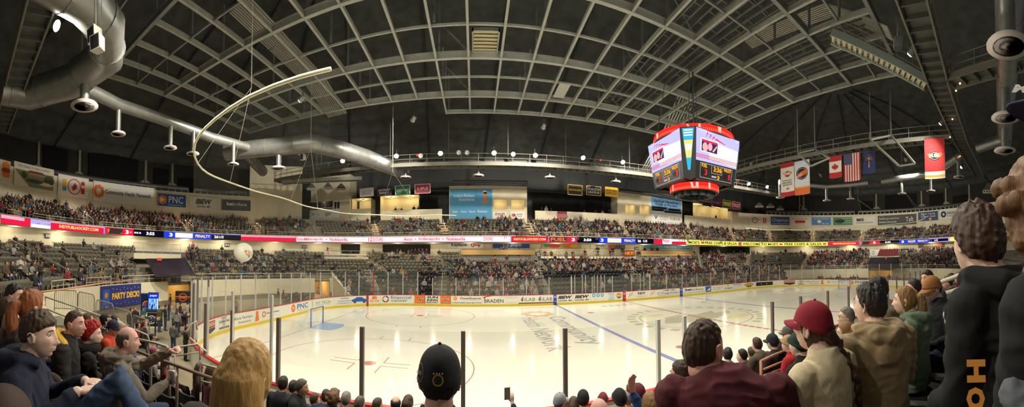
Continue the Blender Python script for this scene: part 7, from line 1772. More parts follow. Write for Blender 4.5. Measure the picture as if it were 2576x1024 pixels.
# ------------------------------------------------------------------ people standing or sitting on the floor by the party deck
def floor_person(px, py, d, v, top, hair, rz, label, z=None, pants=0, skin=0, sc=1.0):
    st = 'stand' in VAR[v][0]; c = at(px, py, d=d); zf = FZ if z is None else z
    if z is None: sc = max(.8, min(1.15, (c.z-zf)/(1.67 if st else 1.25)))
    else: zf = c.z-1.25*sc
    hm = HAIRM[hair] if VAR[v][1] != 'cap' else TOPM[hair]
    place_person(HI[v], (c.x, c.y, zf), rz, sc, TOPM[top], hm, SKINS[skin], PANTS[pants], label, 'people round the party deck')
for a in ((402, 773, 18.9, 8, 10, 0, -1.2, 'man in an olive green jacket and jeans standing by the round black table'), (417, 770, 19.3, 8, 1, 0, -.4, 'man in a charcoal jacket standing with a drink, facing the picture'), (428, 749, 26.5, 8, 0, 0, 2.6, 'guard in black standing before the lit passage'), (439, 774, 19, 8, 12, 1, -2.3, 'person in a pale grey hooded top facing left'), (453, 764, 21, 8, 2, 0, 2.4, 'man in a navy top behind the pale grey hooded one'), (471, 766, 21.5, 8, 6, 0, 2.2, 'man in a white shirt smiling at the group by the rink gate'), (481, 774, 20.5, 10, 0, 2, 1.8, 'fair haired woman in black top and white trousers by the rink gate', None, 2), (458, 786, 18.5, 5, 11, 11, 1.5, 'seated person in a brown top and cap at the far round table'), (437, 817, 14.6, 8, 4, 0, .2, 'boy in a grey and black jacket seen from behind near the gate rail'), (468, 830, 13.6, 9, 0, 3, -.3, 'person in a dark coat and knit hat beside the gate rail', None, 1), (493, 821, 14.2, 8, 6, 0, -.6, 'person in a white and red jersey at the rink gate'), (382, 769, 22.0, 8, 0, 0, 2.6, 'server behind the white bar counter'), (347, 818, 12.0, 0, 5, 0, -.9, 'seated person in a red top and glasses left of the green jacket', 1), (363, 813, 11.5, 1, 0, 4, -.9, 'seated auburn haired woman in black beside the red top', 1), (383, 850, 9.2, 5, 15, 2, -1.0, 'seated child in a tan coat and navy cap', 1), (340, 776, 18.2, 10, 0, 1, -1.9, 'woman in black by the table of bright cups'), (361, 775, 19.5, 8, 13, 0, 2.0, 'person in teal behind the table of bright cups'), (425, 766, 22.5, 10, 1, 1, 2.2, 'woman in charcoal behind the man in the charcoal jacket'), (446, 779, 17.8, 10, 12, 1, .3, 'long haired person in pale grey with back turned, in the group'), (486, 765, 22.5, 8, 6, 0, 1.8, 'tall person in white at the back of the group'), (330, 780, 16.5, 8, 0, 0, -1.2, 'person in black at the foot of the picket stair')):
    floor_person(*a)
for i, (px, py, d, v, top, hair, lab) in enumerate(((263, 806, 6.2, 5, 0, 0, 'man in a black cap turned toward the camera, above the red hair'), (300, 822, 6.8, 5, 6, 6, 'person in a white cap right of the backward cap'), (289, 806, 7.0, 0, 1, 0, 'man with dark hair and glasses behind the white cap'), (222, 803, 6.0, 1, 15, 1, 'brown haired woman behind the man with shaved hair'), (420, 905, 7.0, 1, 5, 1, 'person in a red plaid jacket beyond the looped can'), (503, 925, 6.6, 1, 11, 1, 'brown haired child left of the white looped handrail'), (531, 930, 6.3, 1, 8 if False else 9, 1, 'brown haired girl in a purple-pink top by the looped handrail'), (386, 885, 7.2, 5, 12, 9, 'person in a pink knit hat below the tan child'))):
    floor_person(px, py, d, v, top, hair, -.4, lab, 1)
for i, (px, py) in enumerate(((722, 727), (745, 722), (799, 724), (700, 728), (712, 730))): floor_person(px, py, 41-1.2*i, [0, 1, 2, 5, 6][i], [0, 1, 12, 2, 5][i], 0, -1.2, 'spectator on the floor chairs in the left far corner, %s from the back' % ordn[i], None)
for i, px in enumerate((2060, 2068, 2090, 2106, 2113, 2140, 2148, 2156, 2196, 2210, 2218, 2226, 2236, 2242, 2250)): floor_person(px, 690+(i % 3)*2, (55.6 if px < 2100 else 53.6)+(i % 3)*.8, [0, 2, 1, 5, 6][i % 5], [0, 5, 6, 2, 14, 1][i % 6], i % 4, 1.5, 'spectator behind the far right goal, number %s from the left' % ['one', 'two', 'three', 'four', 'five', 'six', 'seven', 'eight', 'nine', 'ten', 'eleven', 'twelve', 'thirteen', 'fourteen', 'fifteen'][i])
q0 = floor_person(595, 768, 25.0, 8, 8, 0, -.2, 'person in a tan coat seen through the left end glass')
# people in the suites and on the decks of the far side
SU = [(px, py, 30.7, v, t, 'in the warm suite left of the blue banner') for px, py, v, t in ((995, 522, 10, 1), (1003, 526, 0, 0), (1010, 522, 0, 5), (1041, 518, 8, 0), (1052, 519, 8, 2))]+[(px, py, 30.4, v, t, 'in the suite under the scoreboard') for px, py, v, t in ((1761, 550, 0, 0), (1776, 549, 2, 3), (1786, 547, 8, 1), (1801, 541, 9, 2), (1812, 550, 0, 0), (1822, 551, 6, 4))]
SU += [(px, py, 30.6, v, t, 'on the railed party area by the long drape') for px, py, v, t in ((1363, 523, 8, 0), (1374, 519, 10, 6), (1387, 526, 0, 0), (1470, 530, 0, 4), (1498, 531, 2, 1), (1516, 530, 0, 6), (1533, 529, 8, 0))]
SU += [(px, py, 28.5 if w[0] in 'sp' and w[1] in 'oa' else 27.8, v, t, 'on the deck under the '+w) for px, py, v, t, w in ((1371, 630, 0, 5, 'food banner'), (1387, 631, 1, 0, 'food banner'), (1402, 630, 0, 6, 'food banner'), (1424, 632, 2, 1, 'food banner'), (1441, 631, 0, 0, 'food banner'), (1469, 633, 9, 4, 'food banner'), (1504, 620, 8, 0, 'grey banner'), (1534, 621, 10, 9, 'grey banner'), (1541, 622, 8, 3, 'grey banner'), (1566, 622, 8, 1, 'grey banner'), (1244, 627, 0, 3, 'soda banner'), (1262, 626, 2, 0, 'soda banner'), (1276, 625, 0, 4, 'soda banner'), (1304, 625, 1, 6, 'soda banner'), (1330, 626, 0, 0, 'soda banner'), (1622, 622, 8, 0, 'pale blue strip'), (1640, 621, 10, 5, 'pale blue strip'), (1654, 622, 8, 2, 'pale blue strip'), (862, 631, 0, 0, 'small flag'), (875, 630, 1, 5, 'small flag'), (914, 623, 8, 0, 'small flag'), (923, 624, 10, 1, 'small flag'))]
for i, (px, py, Y, v, t, w) in enumerate(SU):
    c = at(px, py, Y=Y); st = 1.67 if 'stand' in VAR[v][0] else 1.25
    place_person(HI[v], (c.x, c.y, c.z-st), PI-.1, 1.0, TOPM[t], HAIRM[i % 5], SKINS[i % 2], PANTS[i % 3], '%s person in %s with %s hair %s' % ('standing' if st > 1.3 else 'seated', TOPS[t][0], HAIRS[i % 5][0], w), 'people in the suites and decks')
for px, py, d, w in ((401, 652, 33.0, 'left'), (2229, 650, 59.5, 'right')):
    p = at(px, py, d=d); q = MB(); q.obox(p, (.28, .05, 0), (-.01, .05, 0), (0, 0, .13)); tag(q.build('exit_sign', E('exit_red', (255, 60, 44), 1.6)), 'small glowing red exit box over the %s awning' % w, 'sign')
# ------------------------------------------------------------------ people close to the camera
def sstep(a, b, x): t = np.clip((x-a)/(b-a), 0, 1); return t*t*(3-2*t)
def sphere_dirs(na, nb, warp=.0):
    A = np.linspace(0, 2*PI, na, endpoint=False); A = A-warp*np.sin(A); B = np.linspace(-PI/2, PI/2, nb+2)[1:-1]
    D = np.array([(sin(a)*cos(b), cos(a)*cos(b), sin(b)) for b in B for a in A]+[(0, 0, -1), (0, 0, 1)])
    k = na*nb; fs = [(i*na+j, i*na+(j+1) % na, (i+1)*na+(j+1) % na, (i+1)*na+j) for i in range(nb-1) for j in range(na)]
    fs += [((j+1) % na, j, k) for j in range(na)]+[((nb-1)*na+j, (nb-1)*na+(j+1) % na, k+1) for j in range(na)]
    return D, fs
def head_pts(D, fem=0.0, child=0.0):
    a, b, c = .075, .098, .119
    r = 1/np.sqrt((D[:, 0]/a)**2+(D[:, 1]/b)**2+(D[:, 2]/c)**2); P = D*r[:, None]; x, y, z = P[:, 0].copy(), P[:, 1].copy(), P[:, 2].copy()
    t = np.clip(-z/.119, 0, 1); x *= 1-(.26+.08*fem)*t**1.6; x *= 1-.10*sstep(.02, .08, y)*sstep(.05, -.02, z); back = y < 0; y[back] *= (1-.42*t**1.1)[back]; fr = ~back
    y[fr] = (y+.020*t)[fr]; top = np.clip(z/.119, 0, 1); x *= 1+.03*top
    g = lambda x0, z0, sx, sz: np.exp(-((x-x0)/sx)**2-((z-z0)/sz)**2)
    dy = .024*g(0, -.031, .012, .012)+.015*g(0, -.006, .009, .026)-.006*(g(.047, -.056, .02, .025)+g(-.047, -.056, .02, .025))+.007*(g(.012, -.036, .008, .007)+g(-.012, -.036, .008, .007))
    for s in (-1, 1): dy += -.014*g(s*.031, .014, .017, .012)+(.005-.003*fem)*g(s*.03, .036, .022, .008)+.005*g(s*.042, -.018, .018, .018)
    dy += .012*g(0, -.0575, .022, .006)+.012*g(0, -.0705, .019, .0065)-.009*g(0, -.0638, .024, .0028)+.012*g(0, -.102, .02, .015)-.006*g(0, -.084, .016, .006)+.003*g(0, .06, .04, .03)
    y = y+np.where(fr, dy, 0)
    return np.stack([x, y, z], 1)
HEAR = [0, .6, 1.0, 1.3, 1.65, 2.1, PI]; 
def hair_mesh(q, fn, style, seed=0, th=.012, na=72, nb=48):
    """Hair as a closed shell around the head: outside the skin where hair grows, inside it elsewhere."""
    D, fs = sphere_dirs(na, nb); P = head_pts(D); az = np.abs(np.arctan2(P[:, 0], P[:, 1])); z = P[:, 2]; r = np.linalg.norm(P, axis=1)
    lines = {'short': [.076, .070, .050, .024, -.004, -.050, -.074], 'buzz': [.078, .074, .055, .024, -.008, -.052, -.074], 'long': [.080, .070, .03, -.05, -.10, -.115, -.115], 'fringe': [.056, .054, .042, .030, .012, -.035, -.062], 'bald': [.2, .2, .2, .03, .0, -.06, -.085]}[style]
    line = np.interp(az, HEAR, lines); m = sstep(line-.007, line+.007, z)
    if style == 'bald': m *= 1-.9*sstep(.045, .085, z)*1.0
    nz = np.array([noise.noise(Vector(d)*9+Vector((seed, 0, 0))) for d in D]); gr = np.array([noise.noise(Vector((d[0]*28, d[1]*28, d[2]*5+seed))) for d in D])
    t = th*(1+(.5 if style != 'long' else .12)*nz+.25*gr)*(1+.5*sstep(.02, .1, z)); R2 = r*.86*(1-m)+(r+t)*m
    q.add([fn(v) for v in D*R2[:, None]], fs)
def smooth_shade(me): me.polygons.foreach_set('use_smooth', np.ones(len(me.polygons), bool))
def hand(q, w, d, up, side, curl, sc=1.0, thumb=1):
    """Palm, four unequal bent fingers and a thumb from the palm's side. w wrist, d pointing direction, up back-of-hand normal, side +1/-1 thumb side."""
    d = Vector(d).normalized(); up = Vector(up); up = (up-d*up.dot(d)).normalized(); sd = d.cross(up)*side; w = Vector(w); s = sc
    for k in range(4):
        o = sd*((.030-.020*k)*s); b = w+d*.028*s+o*.7; kn = w+d*(.085-.004*abs(k-1))*s+o; limb(q, [(*b, .014*s), (*(w+d*.055*s+o*.9), .0135*s), (*kn, .0115*s)], 8)
        L = (.042, .047, .044, .034)[k]*s; p = kn; a = 0; dirv = d; pts = [(*kn, .0098*s)]
        for j in range(3): a += curl*(1.0, 1.15, .8)[j]; dirv = d*cos(a)-up*sin(a); p = p+dirv*L*(1, .72, .55)[j]; pts.append((*p, (.0092, .0086, .0075)[j]*s))
        limb(q, pts, 8)
    tb = w+d*.03*s+sd*.03*s; t1 = tb+(d*.6+sd*.8-up*.25).normalized()*.036*s; t2 = t1+(d*.85+sd*(.45-.5*curl)-up*(.3+.5*curl)).normalized()*.032*s; t3 = t2+(d*.9-sd*(.2*curl)-up*.5*curl).normalized()*.024*s
    limb(q, [(*tb, .0135*s), (*t1, .012*s), (*t2, .0105*s), (*t3, .0085*s)], 8)
def wrinkle(me, amp, sc, zlo=-9, seed=0):
    n = len(me.vertices); co = np.empty(n*3, np.float32); no = np.empty(n*3, np.float32); me.vertices.foreach_get('co', co); me.vertices.foreach_get('normal', no); co = co.reshape(-1, 3); no = no.reshape(-1, 3)
    w = np.array([noise.noise(Vector((c[0]*sc+seed, c[1]*sc, c[2]*sc*1.7+2*noise.noise(Vector(c)*sc*.5)))) for c in co]); w = -np.abs(w)*2+.5
    co += no*(w*amp)[:, None].astype(np.float32); me.vertices.foreach_set('co', co.ravel()); me.update()
def strands(me, amp, sc, ax=2, seed=0):
    n = len(me.vertices); co = np.empty(n*3, np.float32); no = np.empty(n*3, np.float32); me.vertices.foreach_get('co', co); me.vertices.foreach_get('normal', no); co = co.reshape(-1, 3); no = no.reshape(-1, 3)
    S = [sc, sc, sc]; S[ax] = sc*.07
    w = np.array([noise.noise(Vector((c[0]*S[0]+seed, c[1]*S[1], c[2]*S[2]))) for c in co]); co += no*(w*amp)[:, None].astype(np.float32); me.vertices.foreach_set('co', co.ravel()); me.update()
def HM(name, rgb): return M('strand_'+name, rgb, .5, noise_scale=16, noise_amt=.32, stretch=(9, 9, .8), bump=.22, bump_scale=40)
LIP = M('lip', (186, 112, 100), .45); EYEW = M('eye_white', (226, 222, 214), .3); IRIS = M('iris', (62, 52, 44), .2); SKN = [M('skin_fair', (244, 206, 186), .5, noise_scale=30, noise_amt=.04), M('skin_tan', (226, 174, 148), .5, noise_scale=30, noise_amt=.05), M('skin_pink', (242, 188, 170), .5, noise_scale=30, noise_amt=.05)]
def near_person(px, py, d, rz, label, hair=None, hcol='brown', top=(40, 40, 44), topname='cloth', skin=0, hrz=0.0, tilt=0.0, sc=1.0, face=False, arms=None, hood=False, collar=None, cap=None, ext=(), pants=(44, 54, 80), vox=None, th=.012, group=None, lower=False, shoul=1.0, sh_up=.0, hx=0.0, lean=0.0, roll=0.0, legs=None):
    """Seated figure whose head centre stands at picture point (px, py), d metres off; body faces rz, head turned by hrz more. arms: per side (elbow, wrist[, hand dir, curl])."""
    H = at(px, py, d=d); hl = Vector((hx, .04+lean, 1.185-sh_up))*sc; base = H-Matrix.Rotation(rz, 3, 'Z') @ hl
    Mh = Matrix.Translation(hl) @ Matrix.Rotation(hrz, 4, 'Z') @ Matrix.Rotation(tilt, 4, 'X') @ Matrix.Rotation(roll, 4, 'Y') @ Matrix.Scale(sc, 4)
    fn = lambda v: Mh @ Vector(v); v1 = vox or max(.0045 if face else .0062, min(.02, d*(.0028 if face else .0042))); L = lambda *p: (p[0]*sc, p[1]*sc, p[2]*sc)
    B = MB(); fa = (96, 72, .45) if face else (48, 34, 0)
    D, fs = sphere_dirs(*fa); B.add([fn(p) for p in head_pts(D)], fs)
    for s in (-1, 1):
        B.ball(fn((s*.074, -.010, -.004)), (.009*sc, .016*sc, .026*sc), 12)
        if d < 4: limb(B, [(*fn((s*.079, .004, -.026)), .006*sc), (*fn((s*.083, .008, .005)), .0055*sc), (*fn((s*.086, -.004, .026)), .006*sc), (*fn((s*.088, -.022, .020)), .0062*sc), (*fn((s*.084, -.024, -.008)), .006*sc), (*fn((s*.078, -.010, -.032)), .007*sc)], 8)
    nb = L(0, -.035+lean*.7, 1.03); nk = fn((0, -.026, -.070)); limb(B, [(*nb, .064*sc), (*(Vector(nb).lerp(nk, .5)), .060*sc), (*nk, .058*sc)], 16)
    loft(B, [(*L(0, -.02, .46), .15*sc, .11*sc), (*L(0, -.02+lean*.4, .75), .14*sc, .09*sc), (*L(0, -.03+lean*.6, .97), .16*sc*shoul, .085*sc), (*L(0, -.035+lean*.7, 1.03), .06*sc, .05*sc)])
    C = MB(); z0 = .44
    loft(C, [(*L(0, -.02, z0), .185*sc, .145*sc), (*L(0, -.025+lean*.15, .55), .19*sc, .15*sc), (*L(0, -.03+lean*.35, .75), .185*sc*shoul, .135*sc), (*L(0, -.035+lean*.55, .90), .205*sc*shoul, .132*sc), (*L(0, -.04+lean*.65, .985), .205*sc*shoul, .116*sc), (*L(0, -.04+lean*.7, 1.03), .165*sc*shoul, .10*sc), (*L(0, -.034+lean*.72, 1.07), .10*sc*(.5+.5*shoul), .086*sc), (*L(0, -.030+lean*.74, 1.10), .074*sc, .072*sc)], 24)
    A = arms or {}
    for s in (-1, 1):
        sh = L(s*.185*shoul, -.035+lean*.65, .985); e, w, hd, cu, upv = (list(A.get(s, ()))+[None]*5)[:5]
        e = e or (s*.27, .02+lean*.5, .72); w = w or (s*.13, .27+lean*.4, .62); e = L(*e); w = L(*w); hd = hd or (-s*.5, .8, -.2); cu = .6 if cu is None else cu
        ew = Vector(e).lerp(Vector(w), .93)
        limb(C, [(*sh, .078*sc), (*Vector(sh).lerp(Vector(e), .5), .066*sc), (*e, .057*sc), (*Vector(e).lerp(Vector(w), .5), .05*sc), (*ew, .041*sc)], 14)
        limb(B, [(*e, .042*sc), (*w, .028*sc)], 12)
        hand(B, w, hd, upv or (0, -.2, 1), -s, cu, sc)
    if hood: B2 = limb(C, [(*L(-.10, .05+lean, 1.06), .028*sc), (*L(-.125, -.03+lean*.7, 1.07), .042*sc), (*L(-.07, -.13+lean*.7, 1.055), .052*sc), (*L(0, -.155+lean*.7, 1.03), .058*sc), (*L(.07, -.13+lean*.7, 1.055), .052*sc), (*L(.125, -.03+lean*.7, 1.07), .042*sc), (*L(.10, .05+lean, 1.06), .028*sc)], 14); C.ball(L(0, -.15+lean*.7, .95), (.10*sc, .045*sc, .09*sc), 14)
    Pn = MB()
    for s in (-1, 1):
        kn, an = (legs or {}).get(s, ((s*.13, .42, .50), (s*.13, .44, .12))); limb(Pn, [(*L(s*.09, .0, .50), .10*sc), (*L(*Vector((s*.09, .0, .50)).lerp(Vector(kn), .55)), .085*sc), (*L(*kn), .07*sc), (*L(*Vector(kn).lerp(Vector(an), .5)), .06*sc), (*L(*an), .052*sc)], 14); limb(B, [(*L(an[0], an[1]-.02, an[2]-.06), .04*sc), (*L(an[0], an[1]+.14, an[2]-.08), .036*sc)], 10)
    me = fuse(B, v1, 1 if face else 2); smooth_shade(me)
    if face and d < 4:
        n = len(me.polygons); c = np.empty(n*3); me.polygons.foreach_get('center', c); c = c.reshape(-1, 3); inv = np.array(Mh.inverted()); cl = c @ inv[:3, :3].T+inv[:3, 3]
        lip = (((cl[:, 0]/.024)**2+((cl[:, 2]+.0635)/.0115)**2) < 1) & (cl[:, 1] > .06); me.polygons.foreach_set('material_index', lip.astype(np.int32))
    root = link_mesh('person', me, [SKN[skin], LIP]); root.location = base; root.rotation_euler = (0, 0, rz); tag(root, label, 'person', group)
    cm = fuse(C, max(v1*1.3, .010), 3); 
    if d < 4.5: wrinkle(cm, (.011 if topname != 'knit' else .007)*sc, 8, seed=px*.1)
    smooth_shade(cm); tm = M('near_%s_%d_%d_%d' % (topname, *top), top, .88, noise_scale=40, noise_amt=.12, bump=.10, bump_scale=420 if topname != 'knit' else 160)
    co = link_mesh({'hoodie': 'hooded_top', 'knit': 'sweater'}.get(topname, 'top'), cm, tm, root)
    if True: pm = fuse(Pn, max(v1*1.4, .013), 3); (wrinkle(pm, .010, 11, seed=py) if d < 3 else None); smooth_shade(pm); link_mesh('trousers', pm, M('near_denim_%d_%d_%d' % pants, pants, .85, noise_scale=30, noise_amt=.2, bump=.1, bump_scale=400), root)
    if face:
        for s in (-1, 1):
            q = MB(); q.ball((0, 0, 0), .0125, 14); ec = (s*.031, .0715, .014); q2 = MB()
            me_e = MB(); me_e.add([fn(Vector(ec)+Vector(v)) for v in q.v], q.f); eo = me_e.build('eye', EYEW, root, True, local=True)
            ii = MB(); ii.lathe([(.0062, .0112), (.005, .0128), (.0005, .0134)], (0, 0, 0), 12, axis=(0, 1, 0)); i2 = MB(); i2.add([fn(Vector(ec)+Vector(v)) for v in ii.v], ii.f); i2.build('iris', IRIS, eo, True, local=True)
            eb = MB(); limb(eb, [(s*.014, .094, .034, .0028), (s*.03, .093, .040, .0034), (s*.048, .080, .035, .002)], 6); e2 = MB(); e2.add([fn(v) for v in eb.v], eb.f); e2.build('eyebrow', HM(hcol if isinstance(hcol, str) else 'x', HC[hcol]), root, True, local=True)
            lid = MB(); lid.ball((0, 0, 0), .0138, 16); l2 = MB(); keep = [f for f in lid.f if sum(lid.v[i][2] for i in f)/len(f) > .0035]; l2.add([fn(Vector(ec)+Vector(v)) for v in lid.v], keep); l2.build('eyelid', SKN[skin], root, True, local=True)
    if hair:
        q = MB(); st = hair.split('+')[0]; hair_mesh(q, fn, st if st in ('short', 'buzz', 'bald', 'fringe') else 'long', px, th)
        Lh = lambda *p: fn((p[0]/1, p[1], p[2]))
        if st == 'straight': 
            K = 28; vs = []; zs = [.085, .03, -.05, -.15, -.28, -.40]
            for j, z in enumerate(zs):
                for k in range(K): t = 2*PI*k/K; rx = (.056, .088, .100, .112, .120, .110)[j]; ry = (.076, .104, .094, .074, .056, .038)[j]; vs.append(fn((rx*cos(t), -.022-.012*j+ry*sin(t)*(1 if sin(t) < 0 else .55), z)))
            q.add(vs, [(i*K+k, i*K+(k+1) % K, (i+1)*K+(k+1) % K, (i+1)*K+k) for i in range(len(zs)-1) for k in range(K)]+[tuple(range(K))[::-1], tuple((len(zs)-1)*K+k for k in range(K))])
        if st == 'tail':
            pts = [(0, -.095, .03, .034), (0, -.128, .035, .036), (0, -.155, -.02, .042), (.01, -.15, -.10, .046), (.015, -.14, -.2, .04), (.015, -.13, -.29, .018)]; limb(q, [(*fn(p[:3]), p[3]*sc) for p in pts], 12)
        if st == 'curly':
            rr = random.Random(px)
            for k in range(70): dv = Vector((rr.gauss(0, 1), rr.gauss(-.35, 1), rr.gauss(.25 if d > 1 else -.15, 1))).normalized(); dv = dv if not (dv.y > .35 and dv.z < .55) else Vector((dv.x, -dv.y, dv.z)); q.ball(fn(Vector((dv.x, dv.y, dv.z*(1 if d > 1 else 1.45)))*(.105+.02*rr.random())), .026*sc, 8)
        hm = fuse(q, max(v1*.8, .0055), 2); (strands(hm, (.0035 if st == 'straight' else .006)*sc, 60 if st != 'curly' else 40, 2, px) if d < 6 else None); smooth_shade(hm); link_mesh('hair', hm, HM(hcol, HC[hcol]), root)
        if st == 'braid':
            q = MB()
            for k in range(17):
                t = k/16; p = Vector((.035+.085*t, -.115-.115*min(1, t*2.6)-.012*t, -.055-.52*t)); s = 1 if k % 2 else -1; w = .026*(1-.45*t)
                limb(q, [(*fn(p+Vector((s*.020, .004, .022))), w*.75*sc), (*fn(p), w*sc), (*fn(p+Vector((-s*.012, .0, -.022))), w*.7*sc)], 10)
            limb(q, [(*fn((.0, -.085, -.01)), .045*sc), (*fn((.03, -.112, -.06)), .034*sc)], 12); bm_ = fuse(q, .005, 1); strands(bm_, .004, 90, 2); smooth_shade(bm_); link_mesh('braid', bm_, HM(hcol, HC[hcol]), root)
    if cap:
        kind, cc = cap[0], cap[1]; Dc, fc = sphere_dirs(48, 30); P = head_pts(Dc); az = np.arctan2(P[:, 0], P[:, 1]); z = P[:, 2]; r = np.linalg.norm(P, axis=1); flip = kind == 'backcap'
        line = np.interp(np.abs(az) if not flip else PI-np.abs(az), [0, 1.2, 2.2, PI], [.034, .022, -.004, -.022]) if kind != 'beanie' else np.interp(np.abs(az), [0, 1.5, PI], [.045, .0, -.045]); m = sstep(line-.004, line+.004, z)
        t = .016 if kind == 'beanie' else .019; R2 = r*.9*(1-m)+(r+t+(.012*sstep(.03, .1, z) if kind != 'beanie' else .006*sstep(.02, .1, z)))*m; q = MB(); q.add([fn(v) for v in Dc*R2[:, None]], fc)
        cmx = M('cap_%d_%d_%d' % cc, cc, .8, noise_scale=60, noise_amt=.1, bump=.1, bump_scale=500); q.build('cap_crown', cmx, root, True, local=True)
        if kind != 'beanie':
            q = MB(); n = 14; sg = -1 if flip else 1; vs = []
            for j in range(6):
                for i in range(n+1): a = -1.3+2.6*i/n; f_ = j/5; vs.append(fn((sin(a)*(.090-.006*f_), sg*(.110*cos(a)+.075*f_*max(0, cos(a*1.2))**.5), .033-.014*f_-.020*f_*sin(a)**2)))
            k = n+1; q.add(vs+[Vector(v)-Vector((0, 0, .005)) for v in vs], [(j*k+i, j*k+i+1, (j+1)*k+i+1, (j+1)*k+i) for j in range(5) for i in range(n)]+[(6*k+(j+1)*k+i, 6*k+(j+1)*k+i+1, 6*k+j*k+i+1, 6*k+j*k+i) for j in range(5) for i in range(n)]+[(5*k+i, 5*k+i+1, 11*k+i+1, 11*k+i) for i in range(n)]); q.build('cap_visor', cmx, root, True, local=True)
            q = MB(); q.ball(fn((0, -.005, .152)), .008*sc, 8); q.build('cap_button', cmx, root, True, local=True)
        else:
            q = MB(); q.tube([fn((.088*cos(a), .004+.108*sin(a), .018+.040*sin(a))) for a in np.linspace(0, 2*PI, 24, endpoint=False)], .015*sc, 8, closed=True); q.build('cap_fold', cmx, root, True, local=True)
    for e in ext: e(root, fn, L, sc)
    return root
HC = {'brown': (74, 52, 36), 'dark': (40, 32, 28), 'black': (26, 23, 22), 'blond': (196, 152, 88), 'dirty': (150, 112, 68), 'auburn': (150, 84, 40), 'red': (176, 30, 26), 'grey': (136, 130, 122), 'greybrown': (96, 84, 72), 'curlbrown': (112, 78, 48), 'deep': (70, 48, 36)}
def on_back(draw, mats, name='print', z=.8, y=-.175, w=.3, h=.3, side=0):
    def f(root, fn, L, sc):
        S = Surf(L(side*.2 if side else 0, y, z), (1, 0, 0) if not side else (.5*0+.2, side*-.98*-1 if False else 0, 0) if False else (1, 0, 0), (0, .05, 1), w*sc, h*sc); q = MB(); draw(q, S); q.build(name, mats, root, local=True)
    return f
class CapSurf:
    """A patch of cap or head surface: u degrees of azimuth from the back (positive to the wearer's right... as seen from behind), v height."""
    def __init__(s, fn, az0, t=None): s.fn = fn; s.a = az0
    def p(s, u, v, e=0.0):
        a = s.a-u; D = np.array([(sin(a)*cos(v), cos(a)*cos(v), sin(v))]); P = head_pts(D)[0]; r = np.linalg.norm(P); return s.fn(D[0]*(r+.0205+.012*float(sstep(.03, .1, P[2]))+e))
def glasses(root, fn, L, sc):
    q = MB()
    for s in (-1, 1):
        q.tube([fn((s*.032+.022*cos(a), .098, .012+.016*sin(a))) for a in np.linspace(0, 2*PI, 14, endpoint=False)], .0018, 5, closed=True); q.tube([fn((s*.054, .096, .016)), fn((s*.078, .07, .018)), fn((s*.083, -.01, .012))], .0018, 5)
    q.tube([fn((-.01, .1, .016)), fn((.01, .1, .016))], .0018, 5); q.build('glasses', INK, root, local=True)
NP = near_person
STAND_ = {k: ((k*.1, .02, .03), (k*.1, 0, -.36)) for k in (-1, 1)}
# --- left of the camera
NP(97, 842, 1.72, -.42, 'boy in navy hooded top and jeans, one knee raised, nearest at the lower left', 'fringe', 'brown', (28, 34, 56), 'hoodie', 0, -.25, 0, .96, True, {1: ((.30, .04, .78), (.20, .27, .97), (-.15, .8, .1), 1.2), -1: ((-.27, .08, .76), (-.05, .30, .93), (.5, .6, .1), 1.0)}, True, legs={1: ((.27, .47, 1.06), (.30, .78, .50)), -1: ((-.12, .46, .52), (-.12, .50, .12))}, pants=(66, 84, 116), th=.016)
NP(80, 776, 2.25, -.1, 'woman with auburn ponytail behind the boy, hair tied low', 'tail', 'auburn', (60, 44, 40), 'cloth', 0, .35, 0, 1.0)
NP(16, 792, 2.45, -.5, 'woman with dark brown hair and open mouth at the left edge, pale pink sweater', 'straight', 'deep', (206, 184, 180), 'knit', 0, -.35, 0, 1.0, True)
NP(36, 746, 3.25, -.35, 'dark haired man at the left edge above the woman with open mouth', 'short', 'dark', (40, 42, 50), 'cloth', 1, -.3, 0, 1.0, True)
NP(187, 815, 3.15, -.5, 'man with shaved hair in a black jacket with yellow and red shoulders', 'buzz', 'brown', (42, 38, 38), 'cloth', 2, -.35, 0, 1.05, True, hood=False, th=.004,
   ext=[lambda root, fn, L, sc: [(lambda q, m, nm: q.build(nm, m, root, True, local=True))(*((lambda q: (limb(q, [(*L(-.17, -.03, 1.02-dz), .05*sc), (*L(-.06, -.12, 1.075-dz), .045*sc), (*L(.06, -.12, 1.075-dz), .045*sc), (*L(.17, -.03, 1.02-dz), .05*sc)], 12), q)[1])(MB()), m, nm)) for dz, m, nm in ((-.012, M('jacket_yellow', (226, 176, 60), .8), 'yoke'), (.055, M('jacket_red', (190, 46, 40), .8), 'shoulder_band'))]])
NP(231, 841, 3.45, -.2, 'person with bright red hair and a black furry collar', 'short', 'red', (36, 32, 34), 'cloth', 0, -.35, 0, 1.0, True, th=.028,
   ext=[lambda root, fn, L, sc: (lambda q: (q.tube([L(.13*cos(a), -.03+.12*sin(a), 1.06) for a in np.linspace(0, 2*PI, 20, endpoint=False)], .055*sc, 10, closed=True), q.build('fur_collar', M('black_fur', (26, 24, 26), .95, bump=1, bump_scale=60), root, True, local=True)))(MB())])
def can(root, fn, L, sc): q = MB(); q.lathe([(.02, -.062), (.032, -.055), (.032, .05), (.027, .06)], L(.27, .36, .93), 14); q.build('drink_can', M('can_metal', (176, 170, 168), .3, .7, noise_scale=30, noise_amt=.4), root, True, local=True)
hm_ = NP(320, 857, 3.05, -.35, 'balding man in a grey-brown hooded top with a raised fist', 'bald', 'greybrown', (122, 112, 98), 'hoodie', 2, -.25, 0, 1.06, True, {1: ((.33, .14, .80), (.25, .34, .90), (0, .3, 1), 1.2), -1: ((-.30, .22, .86), (-.06, .46, 1.06), (.6, .5, .5), 1.4)}, True, th=.008)
